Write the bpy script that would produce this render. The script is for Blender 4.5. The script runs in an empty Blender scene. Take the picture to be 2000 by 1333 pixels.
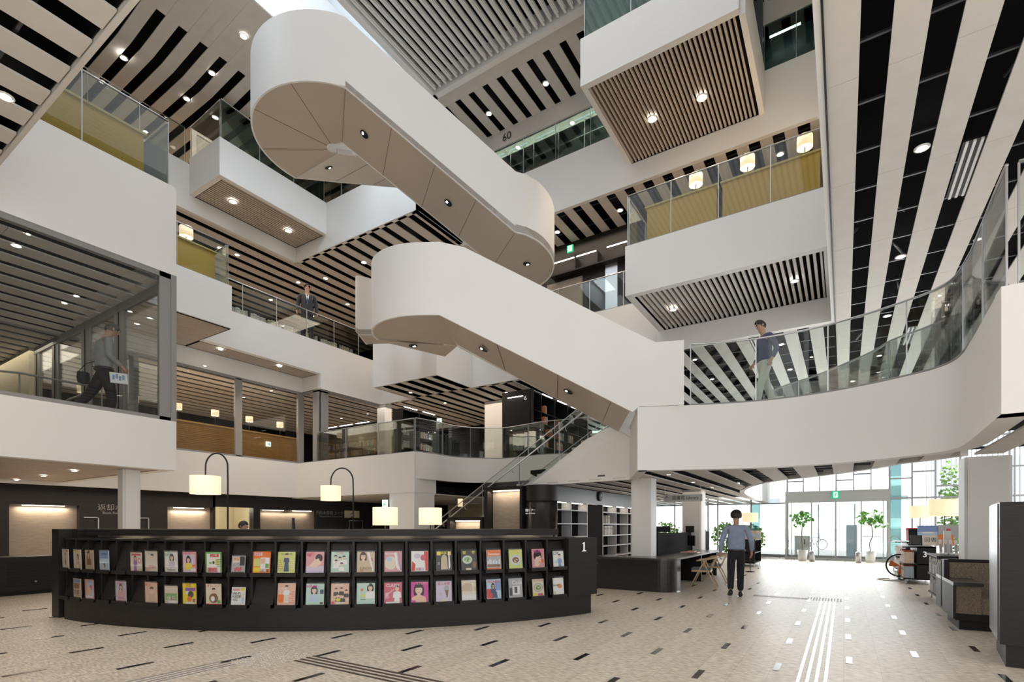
import bpy, bmesh, math, random
from mathutils import Vector, Matrix
random.seed(7)
SC = bpy.context.scene
COL = SC.collection
PI = math.pi
# ---------------------------------------------------------------- camera
FPX, EYE, HV = 1016.0, 1.5, 1028.0          # focal length in pixels, eye height, horizon row
YAW = math.atan(648 / FPX)
FW = (-math.sin(YAW), math.cos(YAW)); RT = (math.cos(YAW), math.sin(YAW))
cam = bpy.data.cameras.new('camera'); camo = bpy.data.objects.new('camera', cam); COL.objects.link(camo)
camo.location = (0, 0, EYE); camo.rotation_euler = (PI / 2, 0, YAW)
cam.sensor_width = 36; cam.lens = 36 * FPX / 2000; cam.shift_y = (HV - 666.5) / 2000
cam.clip_start = 0.05; cam.clip_end = 400
SC.camera = camo
SC.view_settings.view_transform = 'Standard'; SC.view_settings.look = 'None'
SC.view_settings.gamma = 1; SC.view_settings.use_curve_mapping = False
SC.view_settings.exposure = 0.02
# ---------------------------------------------------------------- world
W = bpy.data.worlds.new('world'); SC.world = W; W.use_nodes = True
bg = W.node_tree.nodes['Background']
bg.inputs[0].default_value = (1.0, 1.0, 1.0, 1); bg.inputs[1].default_value = 1.75

def area(name, loc, size, power, col=(1, 1, 1), rot=(0, 0, 0), spread=None):
    l = bpy.data.lights.new(name, 'AREA'); l.shape = 'RECTANGLE'; l.size, l.size_y = size
    l.energy = power; l.color = col
    if spread: l.spread = spread
    o = bpy.data.objects.new(name, l); o.location = loc; o.rotation_euler = rot; COL.objects.link(o); return o
def point(name, loc, power, col=(1, .8, .6), r=.1):
    l = bpy.data.lights.new(name, 'POINT'); l.energy = power; l.color = col; l.shadow_soft_size = r
    o = bpy.data.objects.new(name, l); o.location = loc; COL.objects.link(o); return o
def spot(name, loc, power, col=(1, .85, .7), ang=90):
    l = bpy.data.lights.new(name, 'SPOT'); l.energy = power; l.color = col; l.spot_size = math.radians(ang)
    l.spot_blend = .8; l.shadow_soft_size = .08
    o = bpy.data.objects.new(name, l); o.location = loc; COL.objects.link(o); return o
WARM = (1, .80, .60)
area('skylight_daylight', (-13.7, 6.5, 18.6), (2.1, 15), 800, (.80, .90, 1.0))
area('louvre_fill', (-6.5, 6, 16.6), (10, 14), 420, (.93, .96, 1.0))  # added area lamp below the louvres; their dark back passes no daylight
area('entrance_daylight', (0.2, 26.2, 2.2), (7, 3.6), 420, (.95, .98, 1), (-PI / 2, 0, 0))
# ceiling lamps inside the rooms on the upper floors
for nm, loc, sz, pw in (('corner_room_lamps', (-17.3, 1.5, 7.1), (7.5, 8), 60), ('reading_room_lamps', (-23.3, 9.5, 7.1), (6, 9), 420), ('stack_lamps', (-21, 20, 7.1), (9, 6), 260), ('overhead_lamps', (-8.6, .8, 7.15), (6, 3), 110), ('core_lamps', (-13.8, 19, 7.1), (4.5, 6), 160),
                        ('gallery_lamps', (-22.5, 13, 13.0), (6, 12), 420), ('gallery_lamps', (-18, 19, 13.0), (8, 6), 300), ('right_box_lamps', (-3.5, 16.2, 13.0), (6, 2.5), 200), ('third_floor_lamps', (-8.5, 18.3, 13.0), (7, 1.6), 120),
                        ('fourth_floor_lamps', (-24, 12, 16.7), (6, 10), 260), ('staff_lamps', (-17.5, 8, 2.6), (5, 7), 140), ('lobby_lamps', (-5, 19, 2.6), (3, 7), 40), ('fourth_back_lamps', (-9, 17.7, 16.9), (8, .8), 200)):
    area(nm, loc, sz, pw, (1, .83, .66))
# ---------------------------------------------------------------- image <-> place
def ray(u, v):
    r = (u - 1000) / FPX
    return (FW[0] + RT[0] * r, FW[1] + RT[1] * r, (HV - v) / FPX)
def atZ(u, v, Z):
    r = ray(u, v); t = (Z - EYE) / r[2]; return Vector((r[0] * t, r[1] * t, Z))
def atX(u, v, X):
    r = ray(u, v); t = X / r[0]; return Vector((X, r[1] * t, EYE + r[2] * t))
def atY(u, v, Y):
    r = ray(u, v); t = Y / r[1]; return Vector((r[0] * t, Y, EYE + r[2] * t))
def rd(r, d): return (FW[0] * d + RT[0] * r, FW[1] * d + RT[1] * r)
def atD(u, v, d):
    r = ray(u, v); return Vector((r[0] * d, r[1] * d, EYE + r[2] * d))
# ---------------------------------------------------------------- materials
MATS = {}
def mat(name, col, rough=.5, metal=0, emit=None, estr=0, noise=None, bump=0, spec=.5, stretch=None, coat=0, trans=0, alpha=1):
    m = bpy.data.materials.new(name); m.use_nodes = True; nt = m.node_tree; b = nt.nodes['Principled BSDF']
    b.inputs['Base Color'].default_value = (*col, 1); b.inputs['Roughness'].default_value = rough
    b.inputs['Metallic'].default_value = metal; b.inputs['Specular IOR Level'].default_value = spec
    b.inputs['Coat Weight'].default_value = coat
    if emit: b.inputs['Emission Color'].default_value = (*emit, 1); b.inputs['Emission Strength'].default_value = estr
    if noise or bump:
        tc = nt.nodes.new('ShaderNodeTexCoord'); mp = nt.nodes.new('ShaderNodeMapping')
        nt.links.new(tc.outputs['Object'], mp.inputs[0]); mp.inputs['Scale'].default_value = stretch or (1, 1, 1)
        n = nt.nodes.new('ShaderNodeTexNoise'); n.inputs['Scale'].default_value = noise[0] if noise else 40
        n.inputs['Detail'].default_value = 4; nt.links.new(mp.outputs[0], n.inputs[0])
        if noise:
            r = nt.nodes.new('ShaderNodeValToRGB'); a = noise[1]
            r.color_ramp.elements[0].position = .3; r.color_ramp.elements[1].position = .7
            r.color_ramp.elements[0].color = (*[c * (1 - a) for c in col], 1); r.color_ramp.elements[1].color = (*[min(1, c * (1 + a)) for c in col], 1)
            nt.links.new(n.outputs[0], r.inputs[0]); nt.links.new(r.outputs[0], b.inputs['Base Color'])
        if bump:
            bn = nt.nodes.new('ShaderNodeBump'); bn.inputs['Strength'].default_value = bump; bn.inputs['Distance'].default_value = .01
            nt.links.new(n.outputs[0], bn.inputs['Height']); nt.links.new(bn.outputs[0], b.inputs['Normal'])
    MATS[name] = m; return m
def glassmat(name, tint, refl=.6, op=0, opcol=(.5, .5, .5)):
    m = bpy.data.materials.new(name); m.use_nodes = True; nt = m.node_tree; nt.nodes.clear()
    o = nt.nodes.new('ShaderNodeOutputMaterial'); mx = nt.nodes.new('ShaderNodeMixShader'); lw = nt.nodes.new('ShaderNodeFresnel')
    lw.inputs[0].default_value = 1.45
    mu = nt.nodes.new('ShaderNodeMath'); mu.operation = 'MULTIPLY'; mu.inputs[1].default_value = refl
    t = nt.nodes.new('ShaderNodeBsdfTransparent'); t.inputs[0].default_value = (*tint, 1)
    g = nt.nodes.new('ShaderNodeBsdfGlossy'); g.inputs['Roughness'].default_value = .02
    nt.links.new(lw.outputs[0], mu.inputs[0]); nt.links.new(mu.outputs[0], mx.inputs[0])
    nt.links.new(t.outputs[0], mx.inputs[1]); nt.links.new(g.outputs[0], mx.inputs[2])
    if op:
        m2 = nt.nodes.new('ShaderNodeMixShader'); d = nt.nodes.new('ShaderNodeBsdfDiffuse'); d.inputs[0].default_value = (*opcol, 1)
        m2.inputs[0].default_value = op; nt.links.new(mx.outputs[0], m2.inputs[1]); nt.links.new(d.outputs[0], m2.inputs[2])
        nt.links.new(m2.outputs[0], o.inputs[0])
    else: nt.links.new(mx.outputs[0], o.inputs[0])
    MATS[name] = m; return m
mat('white', (.80, .795, .78), .55, noise=(.6, .02))
mat('panel', (.66, .625, .585), .6, noise=(3, .03))
mat('soffit', (.50, .43, .36), .42, noise=(.8, .03))  # white stair paint darkened to beige: underside shade put into the colour
mat('slat', (.50, .43, .37), .5, noise=(3, .05), stretch=(1, .1, 1))
mat('void', (.005, .005, .006), .9, spec=.1)
mat('carpet', (.34, .28, .22), .9)
mat('matte_black', (.012, .012, .013), .85, spec=.15)
mat('duct', (.05, .05, .055), .5, .3)
mat('rail', (.10, .10, .11), .4, .8)
mat('laminate', (.017, .0145, .014), .42, spec=.3, noise=(6, .25), stretch=(1, 1, 14), bump=.05)
mat('black', (.010, .010, .011), .5, spec=.3)
mat('bluegrey_panel', (.10, .12, .14), .35, noise=(8, .2), stretch=(1, 1, 12))
mat('steel', (.55, .56, .58), .3, .9)
mat('frame', (.27, .265, .26), .45, 0)
mat('chrome', (.8, .8, .8), .12, 1)
mat('wood', (.46, .24, .065), .45, noise=(4, .18), stretch=(1, 1, 10))
mat('mustard', (.50, .31, .05), .6, noise=(30, .08))
mat('beige_wall', (.26, .22, .18), .6, noise=(5, .12), stretch=(1, 1, 5))
mat('cream', (.70, .62, .44), .7, noise=(2, .03))
mat('shade', (.9, .8, .65), .8, emit=(1, .72, .42), estr=.78, noise=(60, .05))
mat('lamp_light', (1, 1, 1), .5, emit=(1, .93, .82), estr=22)
mat('strip', (1, 1, 1), .5, emit=(1, .88, .70), estr=7)
mat('strip_cool', (1, 1, 1), .5, emit=(1, .97, .92), estr=5)
mat('text_white', (.75, .75, .75), .5, emit=(.8, .8, .8), estr=.35)
mat('text_grey', (.30, .29, .28), .5)
mat('text_black', (.015, .015, .015), .5)
glassmat('glass', (.90, .935, .92), .8)
glassmat('glass_clear', (.93, .95, .95), .55)
glassmat('glass_green', (.62, .76, .72), .9)
glassmat('plastic', (.97, .97, .97), .3)
# ---------------------------------------------------------------- mesh builder
class MB:
    def __init__(s): s.v = []; s.f = []; s.m = []; s.mats = []; s.cur = 0; s.sm = []
    def use(s, name):
        if name not in s.mats: s.mats.append(name)
        s.cur = s.mats.index(name); return s
    def face(s, pts, smooth=False):
        i = len(s.v); s.v += [tuple(p) for p in pts]; s.f.append(tuple(range(i, i + len(pts)))); s.m.append(s.cur); s.sm.append(smooth); return s
    def add(s, vs, fs, smooth=False):
        i = len(s.v); s.v += [tuple(p) for p in vs]
        for f in fs: s.f.append(tuple(i + k for k in f)); s.m.append(s.cur); s.sm.append(smooth)
        return s
    def box(s, x0, x1, y0, y1, z0, z1):
        if x0 > x1: x0, x1 = x1, x0
        if y0 > y1: y0, y1 = y1, y0
        if z0 > z1: z0, z1 = z1, z0
        return s.add([(x0, y0, z0), (x1, y0, z0), (x1, y1, z0), (x0, y1, z0), (x0, y0, z1), (x1, y0, z1), (x1, y1, z1), (x0, y1, z1)],
                     [(0, 3, 2, 1), (4, 5, 6, 7), (0, 1, 5, 4), (1, 2, 6, 5), (2, 3, 7, 6), (3, 0, 4, 7)])
    def obox(s, c, ax, ay, az, hx, hy, hz):
        c = Vector(c); ax, ay, az = Vector(ax), Vector(ay), Vector(az); P = []
        for k in (-1, 1):
            for a, b in ((-1, -1), (1, -1), (1, 1), (-1, 1)): P.append(c + ax * hx * a + ay * hy * b + az * hz * k)
        return s.add(P, [(0, 3, 2, 1), (4, 5, 6, 7), (0, 1, 5, 4), (1, 2, 6, 5), (2, 3, 7, 6), (3, 0, 4, 7)])
    def bar(s, a, b, w, h=None, up=(0, 0, 1)):
        a, b = Vector(a), Vector(b); d = (b - a); L = d.length
        if L < 1e-6: return s
        d /= L; h = h or w; u = Vector(up)
        if abs(d.dot(u)) > .98: u = Vector((1, 0, 0))
        x = d.cross(u).normalized(); y = x.cross(d)
        return s.obox((a + b) / 2, d, x, y, L / 2, w / 2, h / 2)
    def prism(s, poly, z0, z1):
        n = len(poly); ar = sum(poly[i][0] * poly[(i + 1) % n][1] - poly[(i + 1) % n][0] * poly[i][1] for i in range(n))
        if ar < 0: poly = poly[::-1]
        V = [(p[0], p[1], z0) for p in poly] + [(p[0], p[1], z1) for p in poly]
        F = [tuple(range(n))[::-1], tuple(range(n, 2 * n))] + [(i, (i + 1) % n, n + (i + 1) % n, n + i) for i in range(n)]
        return s.add(V, F)
    def tube(s, pts, r, n=8, smooth=True, rs=None, cap=True):
        pts = [Vector(p) for p in pts]; V = []; F = []; N = len(pts); pu = None
        for i, p in enumerate(pts):
            d = (pts[min(i + 1, N - 1)] - pts[max(i - 1, 0)]).normalized()
            if pu is None:
                pu = Vector((0, 0, 1)) if abs(d.z) < .9 else Vector((1, 0, 0))
            x = d.cross(pu).normalized(); y = x.cross(d).normalized(); pu = y
            rr = rs[i] if rs else r
            for k in range(n):
                a = 2 * PI * k / n; V.append(p + (x * math.cos(a) + y * math.sin(a)) * rr)
        for i in range(N - 1):
            for k in range(n): F.append((i * n + k, i * n + (k + 1) % n, (i + 1) * n + (k + 1) % n, (i + 1) * n + k))
        if cap: F += [tuple(range(n))[::-1], tuple(range((N - 1) * n, N * n))]
        return s.add(V, F, smooth)
    def lathe(s, prof, c=(0, 0, 0), n=24, smooth=True):
        V = []; F = []; N = len(prof)
        for r, z in prof:
            for k in range(n):
                a = 2 * PI * k / n; V.append((c[0] + r * math.cos(a), c[1] + r * math.sin(a), c[2] + z))
        for i in range(N - 1):
            for k in range(n): F.append((i * n + k, i * n + (k + 1) % n, (i + 1) * n + (k + 1) % n, (i + 1) * n + k))
        return s.add(V, F, smooth)
    def disc(s, c, r, n=20, up=False, axis=None, r2=None):
        c = Vector(c); ax = Vector(axis) if axis else Vector((0, 0, 1 if up else -1)); q = ax.to_track_quat('Z', 'Y')
        return s.face([c + q @ Vector((r * math.cos(2 * PI * k / n), (r2 or r) * math.sin(2 * PI * k / n), 0)) for k in range(n)])
    def ball(s, c, r, n=10, sc=(1, 1, 1)):
        V = []; F = []; m = n // 2 + 1
        for i in range(m + 1):
            t = PI * i / m
            for k in range(n):
                a = 2 * PI * k / n
                V.append((c[0] + r * sc[0] * math.sin(t) * math.cos(a), c[1] + r * sc[1] * math.sin(t) * math.sin(a), c[2] + r * sc[2] * math.cos(t)))
        for i in range(m):
            for k in range(n): F.append((i * n + k, (i + 1) * n + k, (i + 1) * n + (k + 1) % n, i * n + (k + 1) % n))
        return s.add(V, F, True)
    def text(s, body, size, origin, ax, ay, depth=.004, align='CENTER', bold=0):
        me = textmesh(body, depth / size if size else 0, align, bold)
        o = Vector(origin); ax = Vector(ax); ay = Vector(ay); az = ax.cross(ay)
        return s.add([o + ax * (x * size) + ay * (y * size) + az * (z * size) for x, y, z in me[0]], me[1])
    def build(s, name, m=None, parent=None, **kw):
        me = bpy.data.meshes.new(name); me.from_pydata(s.v, [], s.f)
        for n in (s.mats or [m]): me.materials.append(MATS[n])
        if s.mats: me.polygons.foreach_set('material_index', s.m)
        me.polygons.foreach_set('use_smooth', s.sm); me.update()
        if kw.pop('weld', True):
            b = bmesh.new(); b.from_mesh(me); bmesh.ops.remove_doubles(b, verts=b.verts, dist=1e-5)
            b.to_mesh(me); b.free()
        o = bpy.data.objects.new(name, me); COL.objects.link(o)
        if parent: o.parent = parent; o.matrix_parent_inverse = parent.matrix_world.inverted() if False else Matrix.Translation(-Vector(parent.location)) if parent.type == 'EMPTY' and parent.get('_w') else Matrix()
        for k, v in kw.items(): o[k] = v
        return o
TXT = {}
def textmesh(body, depth, align, bold):
    k = (body, round(depth, 3), align, bold)
    if k not in TXT:
        c = bpy.data.curves.new('t', 'FONT'); c.body = body; c.size = 1; c.align_x = align; c.align_y = 'CENTER'; c.extrude = depth / 2
        c.offset = bold; c.resolution_u = 3
        o = bpy.data.objects.new('t', c); COL.objects.link(o); dg = bpy.context.evaluated_depsgraph_get()
        me = bpy.data.meshes.new_from_object(o.evaluated_get(dg)); bpy.data.objects.remove(o)
        TXT[k] = ([tuple(v.co) for v in me.vertices], [tuple(p.vertices) for p in me.polygons]); bpy.data.meshes.remove(me)
    return TXT[k]
def tag(o, label=None, cat=None, group=None, kind=None):
    if label: o['label'] = label
    if cat: o['category'] = cat
    if group: o['group'] = group
    if kind: o['kind'] = kind
    return o
def thing(name, label, cat, loc=(0, 0, 0), rz=0, group=None):
    o = bpy.data.objects.new(name, None); o.empty_display_size = .2; COL.objects.link(o); o.location = loc; o.rotation_euler = (0, 0, rz)
    return tag(o, label, cat, group)
def struct(name, mb, m, label=None, parent=None):
    o = mb.build(name, m, parent)
    if not parent: o['kind'] = 'structure'
    if label: o['label'] = label; o['category'] = name.split('_')[0] if not parent else ''
    return o
def dup(root, loc, rz=0, label=None, group=None):
    def cp(o, p):
        c = o.copy(); COL.objects.link(c)
        if p: c.parent = p
        for ch in list(o.children): cp(ch, c)
        return c
    r = cp(root, None); r.location = loc; r.rotation_euler = (0, 0, rz)
    if label: r['label'] = label
    if group: r['group'] = group
    return r
# ================================================================ THE SETTING
def S(name, m, parent=None, *boxes):
    b = MB()
    for q in boxes: b.box(*q)
    return struct(name, b, m, None, parent)
# levels: L1 ceiling 2.66, L2 parapet 3.9, L2 ceiling 7.25, L3 parapet 9.28, L3 ceiling 13.16, L4 parapet 15.1, top ceiling 17.05
# --- floor: stone planks
def floor_mat():
    m = bpy.data.materials.new('floor_stone'); m.use_nodes = True; nt = m.node_tree; b = nt.nodes['Principled BSDF']
    N = nt.nodes.new; L = nt.links.new
    tc = N('ShaderNodeTexCoord'); mp = N('ShaderNodeMapping'); L(tc.outputs['Object'], mp.inputs[0]); mp.inputs['Rotation'].default_value = (0, 0, PI / 2)
    br = N('ShaderNodeTexBrick'); L(mp.outputs[0], br.inputs[0]); br.inputs['Scale'].default_value = 1
    br.inputs['Color1'].default_value = (.70, .625, .53, 1); br.inputs['Color2'].default_value = (.76, .685, .59, 1); br.inputs['Mortar'].default_value = (.60, .54, .46, 1)
    br.inputs['Mortar Size'].default_value = .004; br.inputs['Brick Width'].default_value = 1.45; br.inputs['Row Height'].default_value = .3225; br.offset = .5
    n = N('ShaderNodeTexNoise'); n.inputs['Scale'].default_value = 26; n.inputs['Detail'].default_value = 6
    m2 = N('ShaderNodeMapping'); L(tc.outputs['Object'], m2.inputs[0]); m2.inputs['Scale'].default_value = (.45, 1.6, 1); L(m2.outputs[0], n.inputs[0])
    r = N('ShaderNodeValToRGB'); r.color_ramp.elements[0].position = .36; r.color_ramp.elements[1].position = .62
    r.color_ramp.elements[0].color = (.66, .64, .61, 1); r.color_ramp.elements[1].color = (1.12, 1.1, 1.07, 1); L(n.outputs[0], r.inputs[0])
    mx = N('ShaderNodeMix'); mx.data_type = 'RGBA'; mx.blend_type = 'MULTIPLY'; mx.inputs[0].default_value = 1
    L(br.outputs[0], mx.inputs[6]); L(r.outputs[0], mx.inputs[7]); L(mx.outputs[2], b.inputs['Base Color'])
    b.inputs['Roughness'].default_value = .42; b.inputs['Specular IOR Level'].default_value = .35
    bn = N('ShaderNodeBump'); bn.inputs['Strength'].default_value = .12; bn.inputs['Distance'].default_value = .004; L(n.outputs[0], bn.inputs['Height']); L(bn.outputs[0], b.inputs['Normal'])
    MATS['floor'] = m
floor_mat()
mat('inlay', (.10, .095, .09), .16, .85)
mat('pave', (.75, .74, .72), .8, noise=(2, .05))
S('floor', 'floor', None, (-28, 12, -4, 29.3, -.3, 0))
fl = MB()
for k in range(-6, 20):
    X = .05 - .645 * k
    for j in range(-4, 17):
        Y = 5.45 + 1.46 * j + .73 * (k % 2)
        if Y < .8 or (Y > 14 and not (-3 < X < 1.6)): continue
        if abs(X) < .5 and False: continue
        fl.box(X - .031, X + .031, Y - .17, Y + .17, .0005, .0035)
struct('trim_1', fl, 'inlay', None); bpy.data.objects['trim_1']['label'] = 'short dark metal inlay strips set in rows in the stone floor'
# striped ceilings: white panels between open black slots, dark plenum above
def stripes(name, z, x0, x1, y0, y1, bl, axis='y', plen=.5, rails=True, ymap=None, clip=None, nm='panel'):
    """bl = list of (a,b) black slots across; panels fill the rest; slot runs along y (axis='y') or x"""
    b = MB(); cur = x0 if axis == 'y' else y0; end = x1 if axis == 'y' else y1
    bl = sorted([(max(a, cur), min(c, end)) for a, c in bl if c > cur and a < end])
    segs = []
    for a, c in bl:
        if a - cur > .01: segs.append((cur, a))
        cur = c
    if end - cur > .01: segs.append((cur, end))
    for a, c in segs:
        if axis == 'y':
            yy = y0
            while yy < y1 - .01:
                ye = min(yy + 2.4, y1); b.box(a, c, yy + .004, ye - .004, z, z + .03); yy = ye
        else:
            b.box(x0, x1, a, c, z, z + .03)
    o = struct(name, b, nm)
    v = MB(); v.box(x0, x1, y0, y1, z + plen, z + plen + .04)
    e = .02
    v.box(x0, x0 + e, y0, y1, z + .05, z + plen); v.box(x1 - e, x1, y0, y1, z + .05, z + plen); v.box(x0, x1, y0, y0 + e, z + .05, z + plen); v.box(x0, x1, y1 - e, y1, z + .05, z + plen)
    struct('plenum', v, 'void', parent=o)
    if rails:
        r = MB()
        if axis == 'y':
            yy = y0 + .5
            while yy < y1: r.box(x0 + .03, x1 - .03, yy, yy + .035, z + .06, z + .09); yy += 1.1
        else:
            xx = x0 + .5
            while xx < x1: r.box(xx, xx + .035, y0 + .03, y1 - .03, z + .06, z + .09); xx += 1.1
        struct('carrier_rails', r, 'rail', parent=o)
    return o
BL = [(-.5 + .661 * k - .0, -.5 + .661 * k + .31) for k in range(-60, 20)]
# right hall ceiling (L2 ceiling over the entrance hall)
rc = stripes('ceiling', 7.25, -.21, 9, -4, 29.3, BL)
stripes('ceiling', 7.25, -5.2, -.21, 17.1, 29.3, BL)
stripes('ceiling', 7.25, -13.1, -5.2, 17.35, 29.3, BL, rails=False)
b = MB()                       # pipes and cable trays seen in the slots of the hall ceiling
for k in range(26):
    x = random.uniform(.1, 5.5); y = random.uniform(1, 26)
    b.tube([(x, y, 7.5), (x + random.uniform(-.6, .6), y + random.uniform(.5, 3), 7.48 + random.uniform(0, .2))], random.choice((.03, .05, .02)), 6)
struct('ceiling_pipes', b, 'duct', parent=rc)
b = MB()
for (sx, sy) in ((1.29, 9.4), (2.9, 6.4), (2.85, 5.0)):
    pass
# ceiling under the L2 bridge/balcony
BAL = [(-3.48, 10.22), (-2.72, 10.55), (-2.02, 10.83), (-1.22, 11.0), (-.38, 10.95), (.38, 10.68), (1.0, 10.32), (1.24, 10.08), (1.36, 9.8), (1.40, 9.4)]
FAR = [(1.62, 11.2), (1.16, 11.75), (.75, 12.15), (.45, 12.77), (-.48, 13.96), (-1.53, 14.95), (-2.33, 16.5), (-2.9, 18.6), (-3.2, 21), (-3.3, 24.3), (-3.3, 29.2)]
def clip_poly(poly, a, c, ax=0):
    def cl(P, lim, keep):
        out = []
        for i in range(len(P)):
            p, q = P[i], P[(i + 1) % len(P)]; ip, iq = keep(p[ax], lim), keep(q[ax], lim)
            if ip: out.append(p)
            if ip != iq:
                t = (lim - p[ax]) / (q[ax] - p[ax]); out.append((p[0] + (q[0] - p[0]) * t, p[1] + (q[1] - p[1]) * t))
        return out
    P = cl(poly, a, lambda x, l: x >= l)
    return cl(P, c, lambda x, l: x <= l) if P else P
SLAB = BAL + [(1.33, 7.03), (9, 7.03), (9, 11.2)] + FAR + [(-13, 29.2), (-13, 17.2), (-9, 16.6), (-7.9, 12.62), (-4.35, 12.1)]
SLABI = [(x, y + .14) for x, y in BAL] + [(1.6, 9.4), (1.6, 7.2), (9, 7.2)] + SLAB[12:]
us = MB(); cur = -14
for a, c in BL + [(12, 12)]:
    P = clip_poly(SLABI, cur, min(a, 9)); cur = c
    if len(P) > 2: us.prism(P, 2.66, 2.69)
sl = struct('ceiling', us, 'panel')
v = MB(); v.prism([(x, y + .3) if i < 10 else (x - .3 if False else x, y) for i, (x, y) in enumerate(BAL)] + [(1.7, 7.3), (9, 7.3), (9, 11.2)] + [(x - .2 if x < 1.3 else x + .3, y - .1) for x, y in FAR] + [(-13, 29.2), (-13, 17.2), (-9, 16.9), (-7.6, 12.9), (-4.35, 12.4)], 3.0, 3.1); struct('plenum', v, 'void', parent=sl)
us = MB(); us.prism([(x, y + .3) for x, y in BAL] + [(1.7, 7.3), (9, 7.3), (9, 11.2)] + [(x - .2 if x < 1.3 else x + .3, y - .1) for x, y in FAR] + [(-13, 29.2), (-13, 17.2), (-9, 16.9), (-4.9, 16.5), (-4.6, 12.4)], 3.78, 3.86); struct('floor_bridge', us, 'panel')
r = MB()
for yy in [11.1 + .55 * i for i in range(10)]:
    P = clip_poly(SLAB, yy, yy + .03, 1)
    if len(P) > 2: r.prism(P, 2.74, 2.78)
struct('carrier_rails', r, 'rail', parent=sl)
# ribbon = a vertical band following a plan path
def ribbon(pts, th=.12, side=1, mb=None):
    """pts: (x,y,zb,zt). th offsets to the left of travel * side"""
    b = mb or MB(); n = len(pts); nr = []
    for i in range(n):
        a, c = pts[max(i - 1, 0)], pts[min(i + 1, n - 1)]
        d = Vector((c[0] - a[0], c[1] - a[1])).normalized(); nr.append(Vector((-d.y, d.x)) * th * side)
    V = []
    for p, q in zip(pts, nr): V += [(p[0], p[1], p[2]), (p[0], p[1], p[3]), (p[0] + q.x, p[1] + q.y, p[3]), (p[0] + q.x, p[1] + q.y, p[2])]
    F = []
    for i in range(n - 1):
        a, c = 4 * i, 4 * i + 4
        for k in range(4): F.append((a + k, c + k, c + (k + 1) % 4, a + (k + 1) % 4))
    F += [(0, 1, 2, 3), (4 * n - 1, 4 * n - 2, 4 * n - 3, 4 * n - 4)]
    return b.add(V, F, False)
def smooth_path(P, n=6):
    out = []
    for i in range(len(P) - 1):
        p0, p1, p2, p3 = P[max(i - 1, 0)], P[i], P[i + 1], P[min(i + 2, len(P) - 1)]
        for k in range(n):
            t = k / n
            out.append(tuple(.5 * (2 * b_ + (c_ - a_) * t + (2 * a_ - 5 * b_ + 4 * c_ - d_) * t * t + (3 * b_ - a_ - 3 * c_ + d_) * t ** 3) for a_, b_, c_, d_ in zip(p0, p1, p2, p3)))
    return out + [tuple(P[-1])]
def smooth_faces(o, ang=35):
    bpy.context.view_layer.objects.active = o
    me = o.data; me.polygons.foreach_set('use_smooth', [True] * len(me.polygons))
    bm = bmesh.new(); bm.from_mesh(me); bmesh.ops.recalc_face_normals(bm, faces=bm.faces)
    for e in bm.edges:
        e.smooth = not (len(e.link_faces) == 2 and e.calc_face_angle(0) > math.radians(ang))
    bm.to_mesh(me); bm.free()
balp = smooth_path([(x, y, 2.62, 3.9) for x, y in BAL], 5)
br = ribbon([(-4.35, 12.08, 2.62, 3.895), (-3.50, 10.19, 2.62, 3.895)], .2, 1)
o = struct('wall_balcony', ribbon(balp + [(1.38, 8.5, 2.62, 3.9), (1.33, 7.03, 2.62, 3.9)], .25, 1), 'white'); smooth_faces(o)
o['label'] = 'long white curved balcony front of the second floor above the reading desks'
b = MB(); b.box(1.33, 9, 7.03, 7.28, 2.62, 3.9); struct('wall_balcony_return', b, 'white')
farp = smooth_path([(x, y, 2.66, 3.9) for x, y in FAR], 4)
o = struct('wall_bridge_back', ribbon(farp, .15, -1), 'white'); smooth_faces(o)
struct('wall_stair_side', br, 'white')
# --- left L2 room box
S('wall_left_lower', 'white', None, (-13.2, -12.95, -4, 5.94, 2.775, 3.9), (-22, -13.2, 5.7, 5.94, 2.775, 3.9))
b = MB(); b.box(-21.9, -12.97, -4, 5.68, 3.3, 3.6); struct('floor_slab', b, 'carpet')
def slats(name, x0, x1, y0, y1, z, pitch, w, h=.09, axis='y', m='slat', back=.35, border=.03):
    b = MB()
    if axis == 'y':
        x = x0 + border + pitch * .5
        while x < x1 - border: b.box(x - w / 2, x + w / 2, y0 + border, y1 - border, z, z + h); x += pitch
    else:
        y = y0 + border + pitch * .5
        while y < y1 - border: b.box(x0 + border, x1 - border, y - w / 2, y + w / 2, z, z + h); y += pitch
    o = struct(name, b, m)
    v = MB(); v.box(x0, x1, y0, y1, z + back, z + back + .03)
    e = border
    v.box(x0, x0 + e, y0, y1, z, z + back); v.box(x1 - e, x1, y0, y1, z, z + back); v.box(x0, x1, y0, y0 + e, z, z + back); v.box(x0, x1, y1 - e, y1, z, z + back)
    struct('plenum', v, 'void', parent=o); return o
slats('ceiling', -22.2, -13.2, -4, 5.7, 2.785, .30, .25, .04)
# L2 room behind glass: ceiling along Y
bl2 = [(-13.23 - .665 * k - .24, -13.23 - .665 * k) for k in range(22)]
stripes('ceiling', 7.2, -28, -13.1, -4, 5.9, bl2, rails=False)
stripes('ceiling', 7.2, -28, -19.75, 5.9, 24, bl2, rails=False)
stripes('ceiling', 7.25, -19.75, -18.5, 14.1, 17.5, bl2, rails=False)
stripes('ceiling', 7.25, -19.75, -16.4, 17.5, 24, bl2, rails=False)
stripes('ceiling', 7.25, -16.4, -13.1, 15.2, 24, [(a, c) for a, c in BL], rails=False)
# L3 front box on the left
S('wall_left_upper', 'white', None, (-13.2, -12.95, -4, 5.94, 7.25, 9.28), (-18.3, -13.2, 5.7, 5.94, 7.25, 9.28))
b = MB(); b.box(-22, -13.2, -4, 5.68, 7.8, 9.2); struct('floor_slab', b, 'carpet')
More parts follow.
